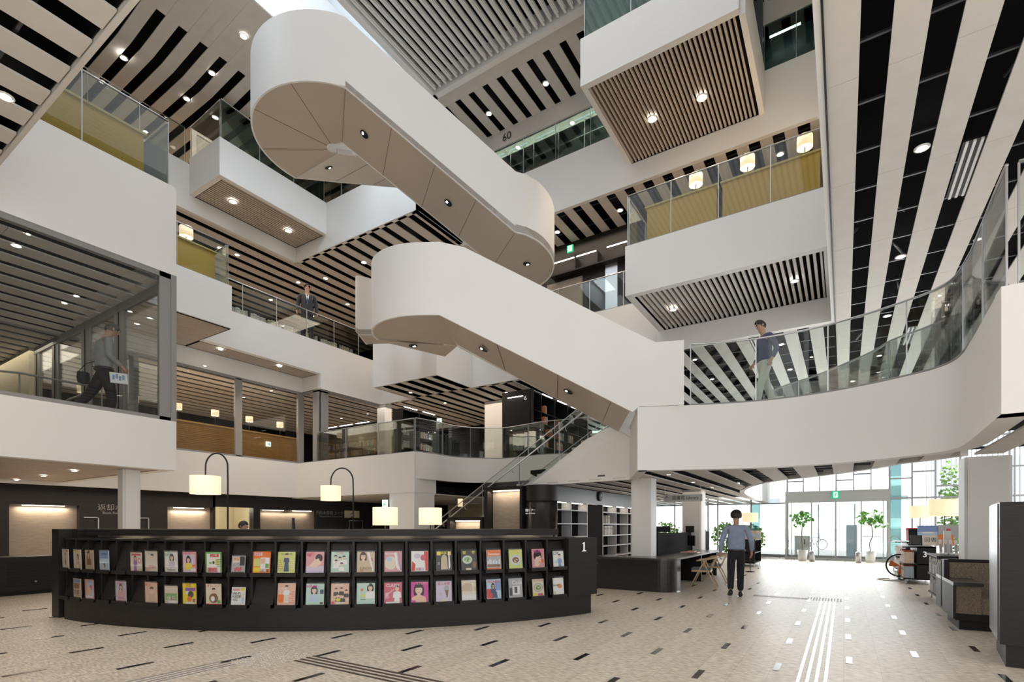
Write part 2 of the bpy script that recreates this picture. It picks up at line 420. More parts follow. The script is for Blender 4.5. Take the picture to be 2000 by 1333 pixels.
# near overhead ceiling, upper left corner of the view (same level as the hall ceiling)
bl4 = [(-6.56 - .676 * k - .286, -6.56 - .676 * k) for k in range(-2, 10)]
stripes('ceiling', 7.25, -12.92, -5.2, -4, 2.53, bl4, rails=True, plen=.4)
S('wall_left_top', 'panel', None, (-12.92, -5.2, 2.54, 2.60, 7.235, 8.6))
S('ceiling_slab', 'void', None, (-28, -12.95, -4, 5.2, 13.2, 13.3))
# --- W3: L3 parapet wall far left
S('wall_gallery', 'white', None, (-18.7, -18.45, 9.3, 14.05, 7.88, 9.2), (-18.7, -18.45, 14.05, 17.6, 7.25, 9.2), (-18.7, -16.72, 5.9, 9.33, 7.9, 9.28), (-19.9, -19.68, 5.9, 14.05, 7.25, 8.2), (-19.7, -18.7, 14.05, 14.2, 7.25, 8.0), (-18.45, -16.5, 17.4, 17.6, 7.25, 9.2))
slats('ceiling', -19.68, -18.70, 9.33, 14.05, 7.88, .10, .065, .05, m='slat')
slats('ceiling', -19.68, -16.78, 5.94, 9.31, 7.88, .10, .065, .05, m='slat')
# L2 back parapet
S('wall_back_parapet', 'white', None, (-19.6, -12.85, 13.7, 13.95, 2.7, 4.15), (-19.75, -19.5, 3, 13.95, 2.7, 4.15), (-14.1, -12.87, 13.72, 14.8, 0, 2.7))
CURVE = cur = smooth_path([(-12.87, 13.7, 3.2, 4.15), (-12.7, 14.6, 3.2, 4.15), (-12.66, 15.5, 3.2, 4.15), (-12.3, 16.26, 3.2, 4.15), (-11.66, 16.66, 3.2, 4.13), (-11.04, 16.77, 3.2, 4.1), (-10.1, 16.6, 3.2, 4.08), (-9.08, 16.3, 3.2, 4.05), (-7.97, 16.2, 3.2, 4.0), (-6, 16.1, 3.2, 3.95)], 5)
o = struct('wall_curved_parapet', ribbon(cur, .2, 1), 'white'); smooth_faces(o)
S('wall_stair_core', 'white', None, (-13.1, -12.872, 13.74, 14.9, 2.71, 3.4))
# --- L3 core boxes by the stairs and L3 back edge
S('wall_core', 'white', None, (-16.5, -13.05, 15.12, 17.3, 7.25, 9.28), (-13.05, -5.1, 17.3, 17.5, 7.25, 9.15), (-5.2, -.21, 17.05, 17.25, 7.23, 9.15), (-5.13, -.27, 13.9, 14.1, 7.9, 9.28), (-5.13, -4.95, 14.1, 17.05, 7.9, 9.28), (-.40, -.27, 14.1, 17.05, 7.9, 9.28))
S('wall_hall_edge', 'white', None, (-.29, -.215, -4, 17.25, 7.22, 18.2))
b = MB(); b.box(-.212, -.19, -4, 17.2, 7.2, 7.27); struct('trim_2', b, 'black')
slats('ceiling', -4.95, -.40, 14.1, 17.05, 7.92, .142, .062, .1, m='panel')
# L3 ceiling (13.16)
stripes('ceiling', 13.16, -13.3, -.3, 17.1, 24, [(a + .02, c + .03) for a, c in BL], rails=True)
stripes('ceiling', 13.16, -28, -13.3, 14.3, 24, [(-13.57 - .722 * k - .3, -13.57 - .722 * k) for k in range(20)], rails=False)
stripes('ceiling', 13.16, -28, -20.62, 5.3, 14.3, [(-13.57 - .722 * k - .3, -13.57 - .722 * k) for k in range(20)], rails=False)
# L4
S('wall_upper_gallery', 'white', None, (-20.6, -20.42, 5.0, 14.27, 13.16, 14.9), (-20.42, -18.56, 9.81, 10.0, 13.77, 15.1), (-18.55, -18.35, 9.81, 14.27, 13.77, 15.1), (-20.42, -13.3, 14.25, 14.42, 13.16, 15.1),
  (-13.45, -13.3, 14.27, 17.0, 13.16, 15.1), (-13.45, -.3, 17.05, 17.2, 13.1, 15.02))
slats('ceiling', -20.41, -18.56, 10.0, 14.24, 13.78, .115, .075, .05, m='slat')
S('wall_upper_box', 'white', None, (-6.2, -2.1, 13.27, 13.45, 13.77, 15.1), (-6.2, -6.05, 13.45, 17.05, 13.77, 15.1), (-2.12, -1.98, 13.45, 17.05, 13.75, 15.1))
slats('ceiling', -6.1, -2.15, 13.4, 17.05, 13.78, .118, .055, .1, m='slat')
S('wall_header', 'panel', None, (-13.3, -.3, 17.05, 17.15, 16.43, 17.08))
blt = [(-8.97 - .612 * k, -8.97 - .612 * k + .25) for k in range(-14, 7)]
stripes('ceiling', 17.05, -13.9, -.3, 14.95, 17.05, blt, rails=False)
S('ceiling_panel', 'panel', None, (-14.9, -.3, 14.36, 14.95, 17.05, 17.08), (-14.9, -13.9, 14.95, 17.05, 17.05, 17.08))
# top left ceiling: rising from the fold at x=-19.05
def z_tl(x): return 16.8 if x < -19.05 else 16.8 + (x + 19.05) * .108
tl = MB(); xb = [-28, -19.05, -17.34, -14.9]; ys = [-4]; yb = [(7.4 - .625 * 14 + .625 * k, 7.4 - .625 * 14 + .625 * k + .26) for k in range(36)]
cur = -4
for a, c in yb + [(22, 22)]:
    if a > cur:
        for x0, x1 in zip(xb[:-1], xb[1:]): tl.add([(x, y, z_tl(x) + dz) for dz in (0, .03) for x, y in ((x0, cur), (x1, cur), (x1, a), (x0, a))], [(0, 3, 2, 1), (4, 5, 6, 7), (0, 1, 5, 4), (2, 3, 7, 6)])
    if c > a: tl.add([(x, y, z_tl(x) + dz) for dz in (0, .03) for x, y in ((-17.34, a + .004), (-14.9, a + .004), (-14.9, c - .004), (-17.34, c - .004))], [(0, 3, 2, 1), (4, 5, 6, 7), (3, 0, 4, 7)])
    cur = max(cur, c)
tlo = struct('ceiling', tl, 'panel')
v = MB(); v.box(-28, -15, -4, 22, 17.6, 17.7); struct('plenum', v, 'void', parent=tlo)
# skylight louvres and slot
b = MB(); x = -12.22
while x < -.6:
    b.box(x - .035, x + .035, -3, 14.1, 16.98, 17.14); b.box(x - .065, x + .065, -3, 14.0, 17.02, 17.1); x += .245
lv = struct('skylight_louvres', b, 'white'); tag(lv, 'bank of deep white blades under the roof light', 'louvre')
b = MB(); b.box(-12.44, -12.3, -4, 14.36, 16.9, 17.6); b.box(-12.44, -.3, 14.16, 14.36, 16.9, 17.6); struct('frame', b, 'white', parent=lv)
b = MB(); b.box(-12.4, -.3, -4, 14.3, 17.62, 17.7); struct('dark_back', b, 'void', parent=lv)
S('wall_skylight', 'white', None, (-15.0, -14.9, -4, 14.5, 17.3, 19.5), (-12.6, -12.5, -4, 14.4, 17.0, 19.5), (-14.9, -12.5, 14.4, 14.5, 17.0, 19.5))
# roof and outer shells, plus an unseen canopy added to block the sun
S('wall_shell', 'void', None, (-28.2, -28, -4, 24, 0, 19), (-28, -13, 24, 24.1, 0, 19), (-13, -.3, 24, 24.1, 7.3, 19), (-28, -15, -4, 24, 17.8, 18), (-12.5, -.2, -4, 24, 17.8, 18), (-15, -12.5, 14.6, 24, 17.8, 18), (-28, 9, -12, -4, 17.8, 18), (-.2, -.1, -4, 24, 7.8, 18))
S('wall_far_left', 'void', None, (-13, -12.9, 24, 29.3, 0, 7.3))
S('wall_behind', 'white', None, (-28, -5, -4.3, -4.1, 0, 18))  # unseen wall added behind the camera to darken the left side
# deck slabs between ceilings (hidden cores)
S('floor_slab', 'carpet', None, (-28, -18.8, -4, 24, 9.0, 9.12), (-18.6, -13.1, 17.4, 24, 9.0, 9.12), (-13, -5.2, 17.5, 24, 8.9, 9.05), (-5.1, -.3, 14.1, 24, 8.9, 9.05),
  (-28, -19.7, 14, 24, 4.0, 4.1), (-28, -19.7, -4, 14, 4.0, 4.1), (-19.7, -13, 14, 24, 4.0, 4.1), (-16.4, -13.1, 15.2, 17.3, 9.1, 9.2), (-13, -6, 16.8, 24, 3.8, 3.9))
S('floor_slab', 'carpet', None, (-28, -20.6, 5, 24, 14.8, 14.9), (-20.5, -18.5, 10, 24, 14.8, 14.9), (-18.5, -13.4, 14.4, 24, 14.8, 14.9), (-13.4, -.3, 17.2, 24, 14.8, 14.9), (-6.1, -2.2, 13.4, 17.2, 14.8, 14.9))
# ================================================================ STAIRS
def strip(A, B, th=.14, mb=None):
    b = mb or MB(); n = len(A); V = []
    for p, q in zip(A, B): V += [p, q, (q[0], q[1], q[2] + th), (p[0], p[1], p[2] + th)]
    F = []
    for i in range(n - 1):
        a, c = 4 * i, 4 * i + 4
        for k in range(4): F.append((a + k, a + (k + 1) % 4, c + (k + 1) % 4, c + k))
    F += [(0, 3, 2, 1), (4 * n - 4, 4 * n - 3, 4 * n - 2, 4 * n - 1)]
    return b.add(V, F)
def w3(r, d, z): p = rd(r, d); return (p[0], p[1], z)
def lerp(a, b, t): return tuple(x + (y - x) * t for x, y in zip(a, b))
def joint(a, b, m, parent, off=(0, 0, -.004)):
    b_ = MB(); b_.bar(Vector(a) + Vector(off), Vector(b) + Vector(off), .012, .006); return b_.build('panel_joint', m, parent)
mat('joint', (.22, .18, .15), .6)
def downlight(loc, nrm=(0, 0, -1), r=.06, style='trim'):
    """recessed downlight mesh; style trim = white ring with glowing eye, deep = dark reflector"""
    q = Vector(nrm).normalized().to_track_quat('Z', 'Y').to_matrix().to_4x4(); q.translation = Vector(loc)
    t = bpy.data.objects.new('downlight', None); t.empty_display_size = .1; COL.objects.link(t); t.matrix_world = q
    b = MB(); b.lathe([(r * 1.25, 0), (r * 1.25, .006), (r * 1.02, .012), (r, .004), (r, 0)], n=20); b.build('trim_ring', 'white' if style == 'trim' else 'black', t)
    b = MB()
    if style == 'deep':
        b.lathe([(r, .003), (r * .8, .002)], n=20); b.build('reflector', 'black', t)
        b = MB(); b.disc((0, 0, .004), r, 20, True); b.build('reflector', 'black', t)
        b = MB(); b.disc((0, r * .45, .006), r * .5, 14, True, r2=r * .32)
    else: b.disc((0, 0, .008), r * .85, 18, True)
    b.build('lamp', 'lamp_light', t)
    return t
# ---- stair B : L2 -> L3 (lower white sweep)
def circ(c, R, a0, a1, n): return [(c[0] - R * math.sin(math.radians(a0 + (a1 - a0) * i / n)), c[1] - R * math.cos(math.radians(a0 + (a1 - a0) * i / n))) for i in range(n + 1)]
stB = thing('staircase', 'lower white sweeping staircase winding from the second to the third floor with solid smooth sides', 'staircase')
cB, RB = (-1.46, 12.25), 1.79
P = [(3.40, 10.28, 3.92, 5.18), (2.88, 10.44, 3.92, 5.19), (2.56, 10.455, 3.92, 5.35)]
for i in range(9):
    t = max(i / 8, .03); P.append((2.54 - 4.0 * t, 10.46, 3.75 + 2.01 * t, (5.36 + 2.0 * t) if t < .9 else 5.36 + 1.8 + .02 * (t - .9)))
P[-1] = (-1.46, 10.46, 5.76, 7.22)
arcB = circ(cB, RB, 8, 96, 12)
for i, (r, d) in enumerate(arcB): P.append((r, d, 5.77 + .2 * i / 12, 7.22 + .30 * i / 12))
ret = smooth_path([(-3.26, 12.6, 5.99, 7.55), (-3.6, 13.6, 6.5, 7.95), (-4.5, 15.3, 7.15, 8.87), (-5.12, 17.0, 7.9, 9.6), (-5.45, 18.6, 8.3, 9.95), (-5.5, 19.6, 8.35, 10.0)], 4)
P += ret[1:]
o = ribbon([(*rd(p[0], p[1]), p[2] - .014, p[3]) for p in P], .04, -1).build('outer_parapet', 'white', stB); smooth_faces(o, 25)
# soffit
NB = (-1.29, 12.32)
A = [w3(2.54 - 4.0 * max(i / 8, .04), 10.47, 3.75 + 2.01 * max(i / 8, .04)) for i in range(9)]
Bp = [w3(2.50 + (NB[0] - 2.50) * i / 8, 12.25, 3.72 + 2.05 * i / 8) for i in range(9)]
so = strip(A, Bp); fan = [w3(r, d, 5.775 + .2 * i / 12) for i, (r, d) in enumerate([(-1.46, 10.46)] + arcB)]
for i in range(len(fan) - 1): so.face([w3(*NB, 5.77), fan[i], fan[i + 1]])
retA = [w3(p[0], p[1], p[2]) for p in [(-3.26, 12.6, 5.99)] + ret[1:]]
retB = [(p[0] + 1.45, p[1] + .75, p[2]) for p in retA]; retB[0] = w3(-1.70, 13.2, 5.8)
strip(retA, retB, .14, so)
so.face([w3(*NB, 5.77), w3(-1.70, 13.2, 5.8), retA[0]])
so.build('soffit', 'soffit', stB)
o = ribbon([(*rd(2.9 - 4.19 * i / 8, 12.25), 3.55 + 2.2 * i / 8, 5.0 + 2.1 * i / 8) for i in range(9)], .1, -1).build('inner_parapet', 'white', stB)
for t in (.3, .62, .9): joint(lerp(A[0], A[-1], 1 - t), lerp(Bp[0], Bp[-1], 1 - t), 'joint', stB)
o = ribbon([(*q[:2], q[2] + .05, q[2] + 1.3) for q in retB[1:]], .1, 1).build('inner_parapet', 'white', stB)
b = MB()
for i in range(1, 13):
    t = i / 13; b.bar(w3(2.5 - 4 * t, 10.6, 4.05 + 2 * t), w3(2.5 - 4 * t, 12.2, 4.05 + 2 * t), .28, .16)
b.build('treads', 'panel', stB)
slope = Vector((-math.cos(math.atan(.5)) * 0, 0, 0))
def nB():
    a, c_, e = Vector(A[0]), Vector(A[-1]), Vector(Bp[0]); n = (c_ - a).cross(e - a).normalized(); return n if n.z < 0 else -n
dlB = []
for u, v, pl in ((807, 675, 0), (944, 682, 1), (1110, 765, 1)):
    r = Vector(ray(u, v)); n = nB() if pl else Vector((0, 0, -1)); p0 = Vector(A[4]) if pl else Vector(w3(-2.2, 12, 5.83))
    t = (p0 - Vector((0, 0, EYE))).dot(n) / r.dot(n); dlB.append((Vector((0, 0, EYE)) + r * t + n * .01, n))
# ---- stair C : L3 -> L4 (upper white loop)
stC = thing('staircase', 'upper white looping staircase climbing from the third to the fourth floor with shade-toned soffit panels', 'staircase')
c0, RC = (-4.5, 13.4), 2.0
e0, e1 = (-3.71, 11.58), (.09, 13.0)
P = []
disc = [(.36, 13.12), (.69, 13.42), (.96, 13.85), (1.13, 14.3), (1.2, 14.75), (1.14, 15.3), (.9, 15.85), (.4, 16.3)]
disc = smooth_path(disc, 4)
for r, d in disc[::-1]: P.append((r, d, 8.86, 10.37))
for i in range(9): t = i / 8; P.append((e1[0] + (e0[0] - e1[0]) * t, e1[1] + (e0[1] - e1[1]) * t, 8.86 + 2.42 * t, 10.37 + 2.47 * t))
a_s = math.degrees(math.atan2(-(e0[0] - c0[0]), -(e0[1] - c0[1]))); arcC = circ(c0, RC, a_s, 127, 26)
for r, d in arcC[1:]: P.append((r, d, 11.28, 12.84))
zr = lambda y: 11.30 + .485 * (y - 9.1)
for y in (10.5, 12, 13.2, 14.25): P.append(('w', -13.0, y, zr(y), zr(y) + 1.5))
PW = [((p[1], p[2], p[3] - .014, p[4]) if p[0] == 'w' else (*rd(p[0], p[1]), p[2] - .014, p[3])) for p in P]
o = ribbon(PW, .04, -1).build('outer_parapet', 'white', stC); smooth_faces(o, 25)
nx = (-.346 * 1.77, .938 * 1.77)
A = [w3(e1[0] + (e0[0] - e1[0]) * i / 8, e1[1] + (e0[1] - e1[1]) * i / 8, 8.86 + 2.42 * i / 8) for i in range(9)]
Bp = [w3(e1[0] + (e0[0] - e1[0]) * i / 8 + nx[0], e1[1] + (e0[1] - e1[1]) * i / 8 + nx[1], 8.86 + 2.42 * i / 8) for i in range(9)]
so = strip(A, Bp)
NC = (-4.6, 13.48); newel = [(NC[0] + .19 * math.cos(math.radians(a)), NC[1] + .19 * math.sin(math.radians(a))) for a in range(0, 360, 24)]
arcw = [w3(r, d, 11.28) for r, d in arcC]
inn = circ(NC, .19, a_s, 127, 26)
for i in range(len(arcw) - 1): so.face([w3(*inn[i], 11.28), arcw[i], arcw[i + 1], w3(*inn[i + 1], 11.28)])
so.face([w3(*inn[0], 11.28), arcw[0], Bp[-1]])
xi = -11.2
so.face([w3(*inn[-1], 11.28), arcw[-1], (-13, 9.1, 11.3), (xi, 9.1, 11.3)])
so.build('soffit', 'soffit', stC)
b = MB(); strip([(-13, y, zr(y)) for y in (9.05, 11, 13, 14.3)], [(xi, y, zr(y)) for y in (9.05, 11, 13, 14.3)], .14, b); b.build('return_soffit', 'panel', stC)
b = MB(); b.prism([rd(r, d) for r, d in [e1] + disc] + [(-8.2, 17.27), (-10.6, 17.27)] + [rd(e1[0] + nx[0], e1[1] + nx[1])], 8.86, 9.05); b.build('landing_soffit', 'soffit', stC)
o = ribbon([(q[0], q[1], q[2], q[2] + 1.4) for q in Bp] + [(*rd(*p), 11.28, 12.7) for p in inn[1:]] + [(xi, y, zr(y), zr(y) + 1.4) for y in (10, 12, 14.25)], .05, -1).build('inner_parapet', 'white', stC); smooth_faces(o)
for i in (0, 2, 4, 6, 8): joint(A[i], Bp[i], 'joint', stC)
for i in (6, 13, 20): joint(arcw[i], w3(*inn[i], 11.28), 'joint', stC)
for y in (10.4, 11.9): joint((-13, y, zr(y)), (xi, y, zr(y)), 'joint', stC)
b = MB()
for i in range(1, 15):
    t = i / 15; p = lerp(A[0], A[-1], t); q = lerp(Bp[0], Bp[-1], t); b.bar((p[0], p[1] + .12, p[2] + .32), (q[0], q[1] - .05, q[2] + .32), .27, .16)
b.build('treads', 'panel', stC)
def planept(u, v, p0, n):
    r = Vector(ray(u, v)); t = (Vector(p0) - Vector((0, 0, EYE))).dot(n) / r.dot(n); return Vector((0, 0, EYE)) + r * t + n * .012
n = (Vector(A[-1]) - Vector(A[0])).cross(Vector(Bp[0]) - Vector(A[0])).normalized(); n = n if n.z < 0 else -n
SOFF = [(planept(712, 262, A[4], n), n), (planept(876, 396, A[4], n), n), (planept(1029, 515, w3(0, 14, 8.86), Vector((0, 0, -1))), Vector((0, 0, -1)))]
n2 = Vector((0, .485, -1)).normalized(); SOFF.append((planept(642, 327, (-12, 10.5, zr(10.5)), n2), n2))
LBL = ['high on the upper stair soffit, nearest the top bend', 'halfway down the upper stair soffit', 'in the rounded landing soffit at the foot of the upper stair', 'in the pale return flight of the upper stair', 'in the landing soffit of the lower stair', 'just below the landing of the lower stair', 'near the bottom of the lower stair soffit']
for (p, nn), l in zip(SOFF + dlB, LBL): tag(downlight(p, nn, .085, 'deep'), 'deep recessed downlight ' + l, 'downlight', 'recessed lights in the stair soffits')
# ---- stair A : ground -> L2, along X, front stringer at y=12.5
stA = thing('staircase', 'straight staircase from the ground floor with a glass balustrade and round steel handrail', 'staircase')
b = MB(); b.add([(-4.35, 12.1, 2.62), (-7.45, 12.56, 2.62), (-5.6, 12.3, 3.72), (-4.9, 12.22, 3.98), (-4.35, 12.1, 3.85)] + [(-4.35, 12.25, 2.62), (-7.45, 12.71, 2.62), (-5.6, 12.45, 3.72), (-4.9, 12.37, 3.98), (-4.35, 12.25, 3.85)],
                [(0, 1, 2, 3, 4), (9, 8, 7, 6, 5), (0, 5, 6, 1), (1, 6, 7, 2), (2, 7, 8, 3), (3, 8, 9, 4), (4, 9, 5, 0)])
b.build('side_wall', 'white', stA)
sx0, sx1, sz1 = -11.9, -5.4, 3.95; N = 24
b = MB()
for i in range(N):
    x = sx0 + (sx1 - sx0) * i / N; z = sz1 * (i + 1) / N; b.box(x, x + (sx1 - sx0) / N + .03, 12.75, 14.4, z - .05, z)
b.build('treads', 'panel', stA)
b = MB(); strip([(sx0, 12.68, -.05), (sx1, 12.68, sz1 - .3)], [(sx0, 12.74, -.05), (sx1, 12.74, sz1 - .3)], .3, b); strip([(sx0, 14.4, -.05), (sx1, 14.4, sz1 - .3)], [(sx0, 14.46, -.05), (sx1, 14.46, sz1 - .3)], .3, b); b.build('stringer', 'white', stA)
g0, g1 = atY(860, 1030 - 0, 12.62), atY(1185, 752, 12.62)
for yy, nm in ((12.62, 'near'), (14.5, 'far')):
    for i in range(5):
        a = i / 5; c = (i + 1) / 5 - .01; x0 = sx0 + .3 + (sx1 - sx0 - .1) * a; x1 = sx0 + .3 + (sx1 - sx0 - .1) * c
        zf = lambda x: sz1 * (x - sx0) / (sx1 - sx0)
        b = MB(); strip([(x0, yy, zf(x0) - .15), (x1, yy, zf(x1) - .15)], [(x0, yy + .012, zf(x0) - .15), (x1, yy + .012, zf(x1) - .15)], 1.15, b); b.build('glass_panel', 'glass', stA)
        b = MB(); b.bar((x1 + .02, yy, zf(x1) + .1), (x1 + .02, yy, zf(x1) + 1.0), .02); b.build('glass_joint', 'steel', stA)
    zf = lambda x: sz1 * (x - sx0) / (sx1 - sx0)
    b = MB(); b.tube([(sx0, yy, zf(sx0) + 1.02), (sx1 + .5, yy, zf(sx1 + .5) + 1.02)], .012, 6); b.build('top_edge', 'steel', stA)
    b = MB(); b.tube([(sx0 - .2, yy - .07, zf(sx0) + .72), (sx0, yy - .07, zf(sx0) + .78), (sx1 + .5, yy - .07, zf(sx1 + .5) + .78)], .022, 8)
    for i in range(8):
        x = sx0 + .5 + .85 * i; b.tube([(x, yy - .07, zf(x) + .76), (x, yy - .07, zf(x) + .68), (x, yy, zf(x) + .66)], .011, 6)
    b.build('handrail', 'steel', stA)
# ================================================================ GLASS BALUSTRADES
def glassrail(label, pts, n=None, step=1.35, m='glass', post=True, toprail=.018, name='glass_balustrade'):
    """pts: (x,y,z0,z1) plan path; split in panels"""
    t = thing(name, label, 'balustrade', (0, 0, 0))
    L = [0]
    for a, c in zip(pts[:-1], pts[1:]): L.append(L[-1] + math.hypot(c[0] - a[0], c[1] - a[1]))
    n = n or max(1, round(L[-1] / step))
    def at(s):
        for i in range(len(pts) - 1):
            if s <= L[i + 1] + 1e-9: q = (s - L[i]) / max(L[i + 1] - L[i], 1e-9); return lerp(pts[i], pts[i + 1], q)
        return pts[-1]
    for i in range(n):
        s0, s1 = L[-1] * i / n + .006, L[-1] * (i + 1) / n - .006
        mid = [s for s in L if s0 < s < s1]; seg = [at(s) for s in [s0] + mid + [s1]]
        o = ribbon(seg, .012, 1).build('glass_panel', m, t)
    if post:
        for i in range(n + 1):
            p = at(L[-1] * i / n); b = MB(); b.box(p[0] - .009, p[0] + .009, p[1] - .009, p[1] + .009, p[2], p[3]); b.build('glass_joint', 'steel', t)
    b = MB(); b.tube([(p[0], p[1], p[3] + .01) for p in pts], toprail, 6); b.build('top_rail', 'steel', t)
    b = MB(); b.tube([(p[0], p[1], p[2] + .02) for p in pts], .022, 6); b.build('base_channel', 'frame', t)
    return t
bp = [(x, y + .06, 3.9, 5.12) for x, y, _, _ in balp if x > -2.6]
glassrail('long curved glass balustrade on top of the white second-floor balcony, by the walking person', bp + [(1.42, 9.0, 3.9, 5.12), (1.40, 8.2, 3.9, 5.12), (1.38, 7.08, 3.9, 5.12)], step=1.25)
glassrail('glass balustrade running out of frame at the right end of the second-floor balcony', [(1.47, 7.08, 3.9, 5.12), (4, 7.08, 3.9, 5.12)], 2)
glassrail('far glass balustrade on the back edge of the curved bridge', [(x, y, 3.9, 5.0) for x, y, _, _ in farp if y < 24], step=1.4)
glassrail('glass balustrade along the curved parapet behind the ground-floor stair', [(p[0], p[1] + .08, p[3], p[3] + 1.2) for p in CURVE], step=1.3)
glassrail('glass balustrade on the white second-floor parapet beside the glazed reading room', [(-18.4, 13.8, 4.15, 5.35), (-12.95, 13.8, 4.15, 5.35)], 3)
glassrail('tall glass screen on the near left third-floor box, in front of the mustard desk', [(-13.02, 1.0, 9.28, 10.75), (-13.02, 4.2, 9.28, 10.75), (-13.02, 5.8, 9.28, 10.75)], 3)
glassrail('glass return screen at the end of the third-floor box on the near left', [(-13.1, 5.82, 9.28, 10.75), (-18.2, 5.82, 9.28, 10.75)], 4)
glassrail('glass screen around the small projecting box beside the round lamp, far left third floor', [(-16.8, 6.2, 9.28, 10.6), (-16.8, 9.25, 9.28, 10.6)], 2)
glassrail('glass return of the small projecting box on the far left third floor', [(-16.9, 9.25, 9.28, 10.6), (-18.5, 9.25, 9.28, 10.6)], 1)
glassrail('glass balustrade of the third-floor gallery before the low bookshelves and suited man', [(-18.55, 9.4, 9.2, 10.35), (-18.55, 17.5, 9.2, 10.35)], 6)
glassrail('glass balustrade on top of the white core box behind the lower stair', [(-16.4, 15.2, 9.28, 10.4), (-13.1, 15.2, 9.28, 10.4)], 2)
glassrail('glass balustrade on the third-floor edge under the dark wall with strip lights', [(-12.8, 17.35, 9.15, 10.35), (-5.2, 17.35, 9.15, 10.35)], 6)
glassrail('glass screen on the right third-floor box, before mustard desks and three lamps', [(-5.07, 13.95, 9.28, 10.68), (-.3, 13.95, 9.28, 10.68)], 4)
glassrail('glass side return of the third-floor box on the right', [(-5.07, 14.05, 9.28, 10.68), (-5.07, 17.0, 9.28, 10.68)], 2)
glassrail('glass balustrade on the upper-left fourth-floor wall running back from the overhead slab', [(-20.5, 5.3, 14.9, 16.2), (-20.5, 9.7, 14.9, 16.2)], 3, m='glass')
glassrail('short glass balustrade on the near end of the fourth-floor box, upper left', [(-20.5, 9.9, 14.9, 16.35), (-18.5, 9.9, 15.1, 16.5)], 1, m='glass')
glassrail('glass balustrade along the front of the fourth-floor box, upper left', [(-18.43, 9.9, 15.1, 16.5), (-18.43, 14.2, 15.1, 16.3)], 3, m='glass_green')
glassrail('glass balustrade behind the fourth-floor box below the looping stair', [(-20.3, 14.35, 15.1, 16.3), (-13.4, 14.35, 15.1, 16.3)], 5)
glassrail('full-height glazing below the number sixty in the fourth-floor header', [(-13.2, 17.12, 15.0, 16.43), (-6.2, 17.12, 15.0, 16.43)], 5, m='glass_green')
glassrail('full-height fourth-floor glazing at the upper right corner', [(-2.0, 17.12, 15.0, 16.43), (-.32, 17.12, 15.0, 16.43)], 2, m='glass_green')
glassrail('glass screen on top of the fourth-floor slatted box, upper right', [(-6.1, 13.35, 15.1, 16.6), (-2.1, 13.35, 15.1, 16.6)], 3, m='glass_green')
# ================================================================ GLAZED FRAMES
def win(n, label): return tag(thing('window_%d' % n, label, 'window'), kind='structure')
w1 = win(1, 'grey-framed glazed corner room on the near left second floor')
b = MB(); Xf = -12.97
b.box(Xf - .1, Xf, -4, 5.92, 3.9, 3.98); b.box(Xf - .1, Xf, -4, 5.92, 7.14, 7.25)
b.build('front_rail', 'frame', w1)
b = MB(); b.box(Xf - .1, Xf, 5.60, 5.83, 3.9, 7.25); b.box(Xf - .35, Xf + .02, 5.83, 5.945, 3.9, 7.25); b.build('corner_post', 'frame', w1)
for x0, x1 in ((-15.99, -15.45), (-18.15, -17.6), (-20.4, -19.9), (-21.9, -21.5)):
    b = MB(); b.box(x0, x1, 5.84, 5.92, 3.9, 7.2); b.build('mullion', 'frame', w1)
    b = MB(); b.box((x0 + x1) / 2 - .012, (x0 + x1) / 2 + .012, 5.82, 5.84, 3.9, 7.2); b.build('mullion_groove', 'black', w1)
b = MB(); b.box(-21.9, -13, 5.82, 5.92, 7.0, 7.2); b.build('end_rail', 'frame', w1)
b = MB(); b.box(-21.9, -13, 5.82, 5.92, 3.9, 3.98); b.build('end_rail', 'frame', w1)
b = MB(); b.box(Xf - .06, Xf - .048, -4, 2.9, 3.98, 7.14); b.build('pane', 'glass_clear', w1)
b = MB(); b.box(Xf - .06, Xf - .048, 2.92, 5.6, 3.98, 7.14); b.build('pane', 'glass_clear', w1)
b = MB(); b.box(-21.9, -13.1, 5.86, 5.872, 3.98, 7.0); b.build('pane', 'glass_clear', w1)
S('wall_room_end', 'cream', None, (-28, -21.9, 5.7, 5.9, 4.0, 7.2)); MATS['cream_wall'] = MATS['cream']
w2 = win(2, 'grey-framed glazing of the reading room with wooden counters, second floor back left')
X2 = -19.7
for z0, z1 in ((4.15, 4.24), (7.16, 7.27)):
    b = MB(); b.box(X2 - .08, X2, 3.0, 14.1, z0, z1); b.build('rail', 'frame', w2)
    b = MB(); b.box(X2, -18.6, 14.05, 14.13, z0, z1); b.build('rail', 'frame', w2)
    b = MB(); b.box(-18.68, -18.6, 14.1, 17.4, z0, z1); b.build('rail', 'frame', w2)
for y in (4.0, 7.6, 11.13): b = MB(); b.box(X2 - .08, X2, y, y + .27, 4.2, 7.2); b.build('mullion', 'frame', w2)
b = MB(); b.box(X2 - .12, X2 + .02, 13.86, 14.12, 4.2, 7.2); b.build('mullion', 'frame', w2)
b = MB(); b.box(-18.98, -18.6, 14.05, 14.15, 4.2, 7.22); b.build('mullion', 'frame', w2)
b = MB(); b.box(-18.66, -18.6, 14.1, 14.55, 4.2, 7.22); b.build('mullion', 'frame', w2)
for y0, y1 in ((3, 7.58), (7.88, 11.1), (11.42, 13.84)): b = MB(); b.box(X2 - .05, X2 - .04, y0, y1, 4.24, 7.16); b.build('pane', 'glass_clear', w2)
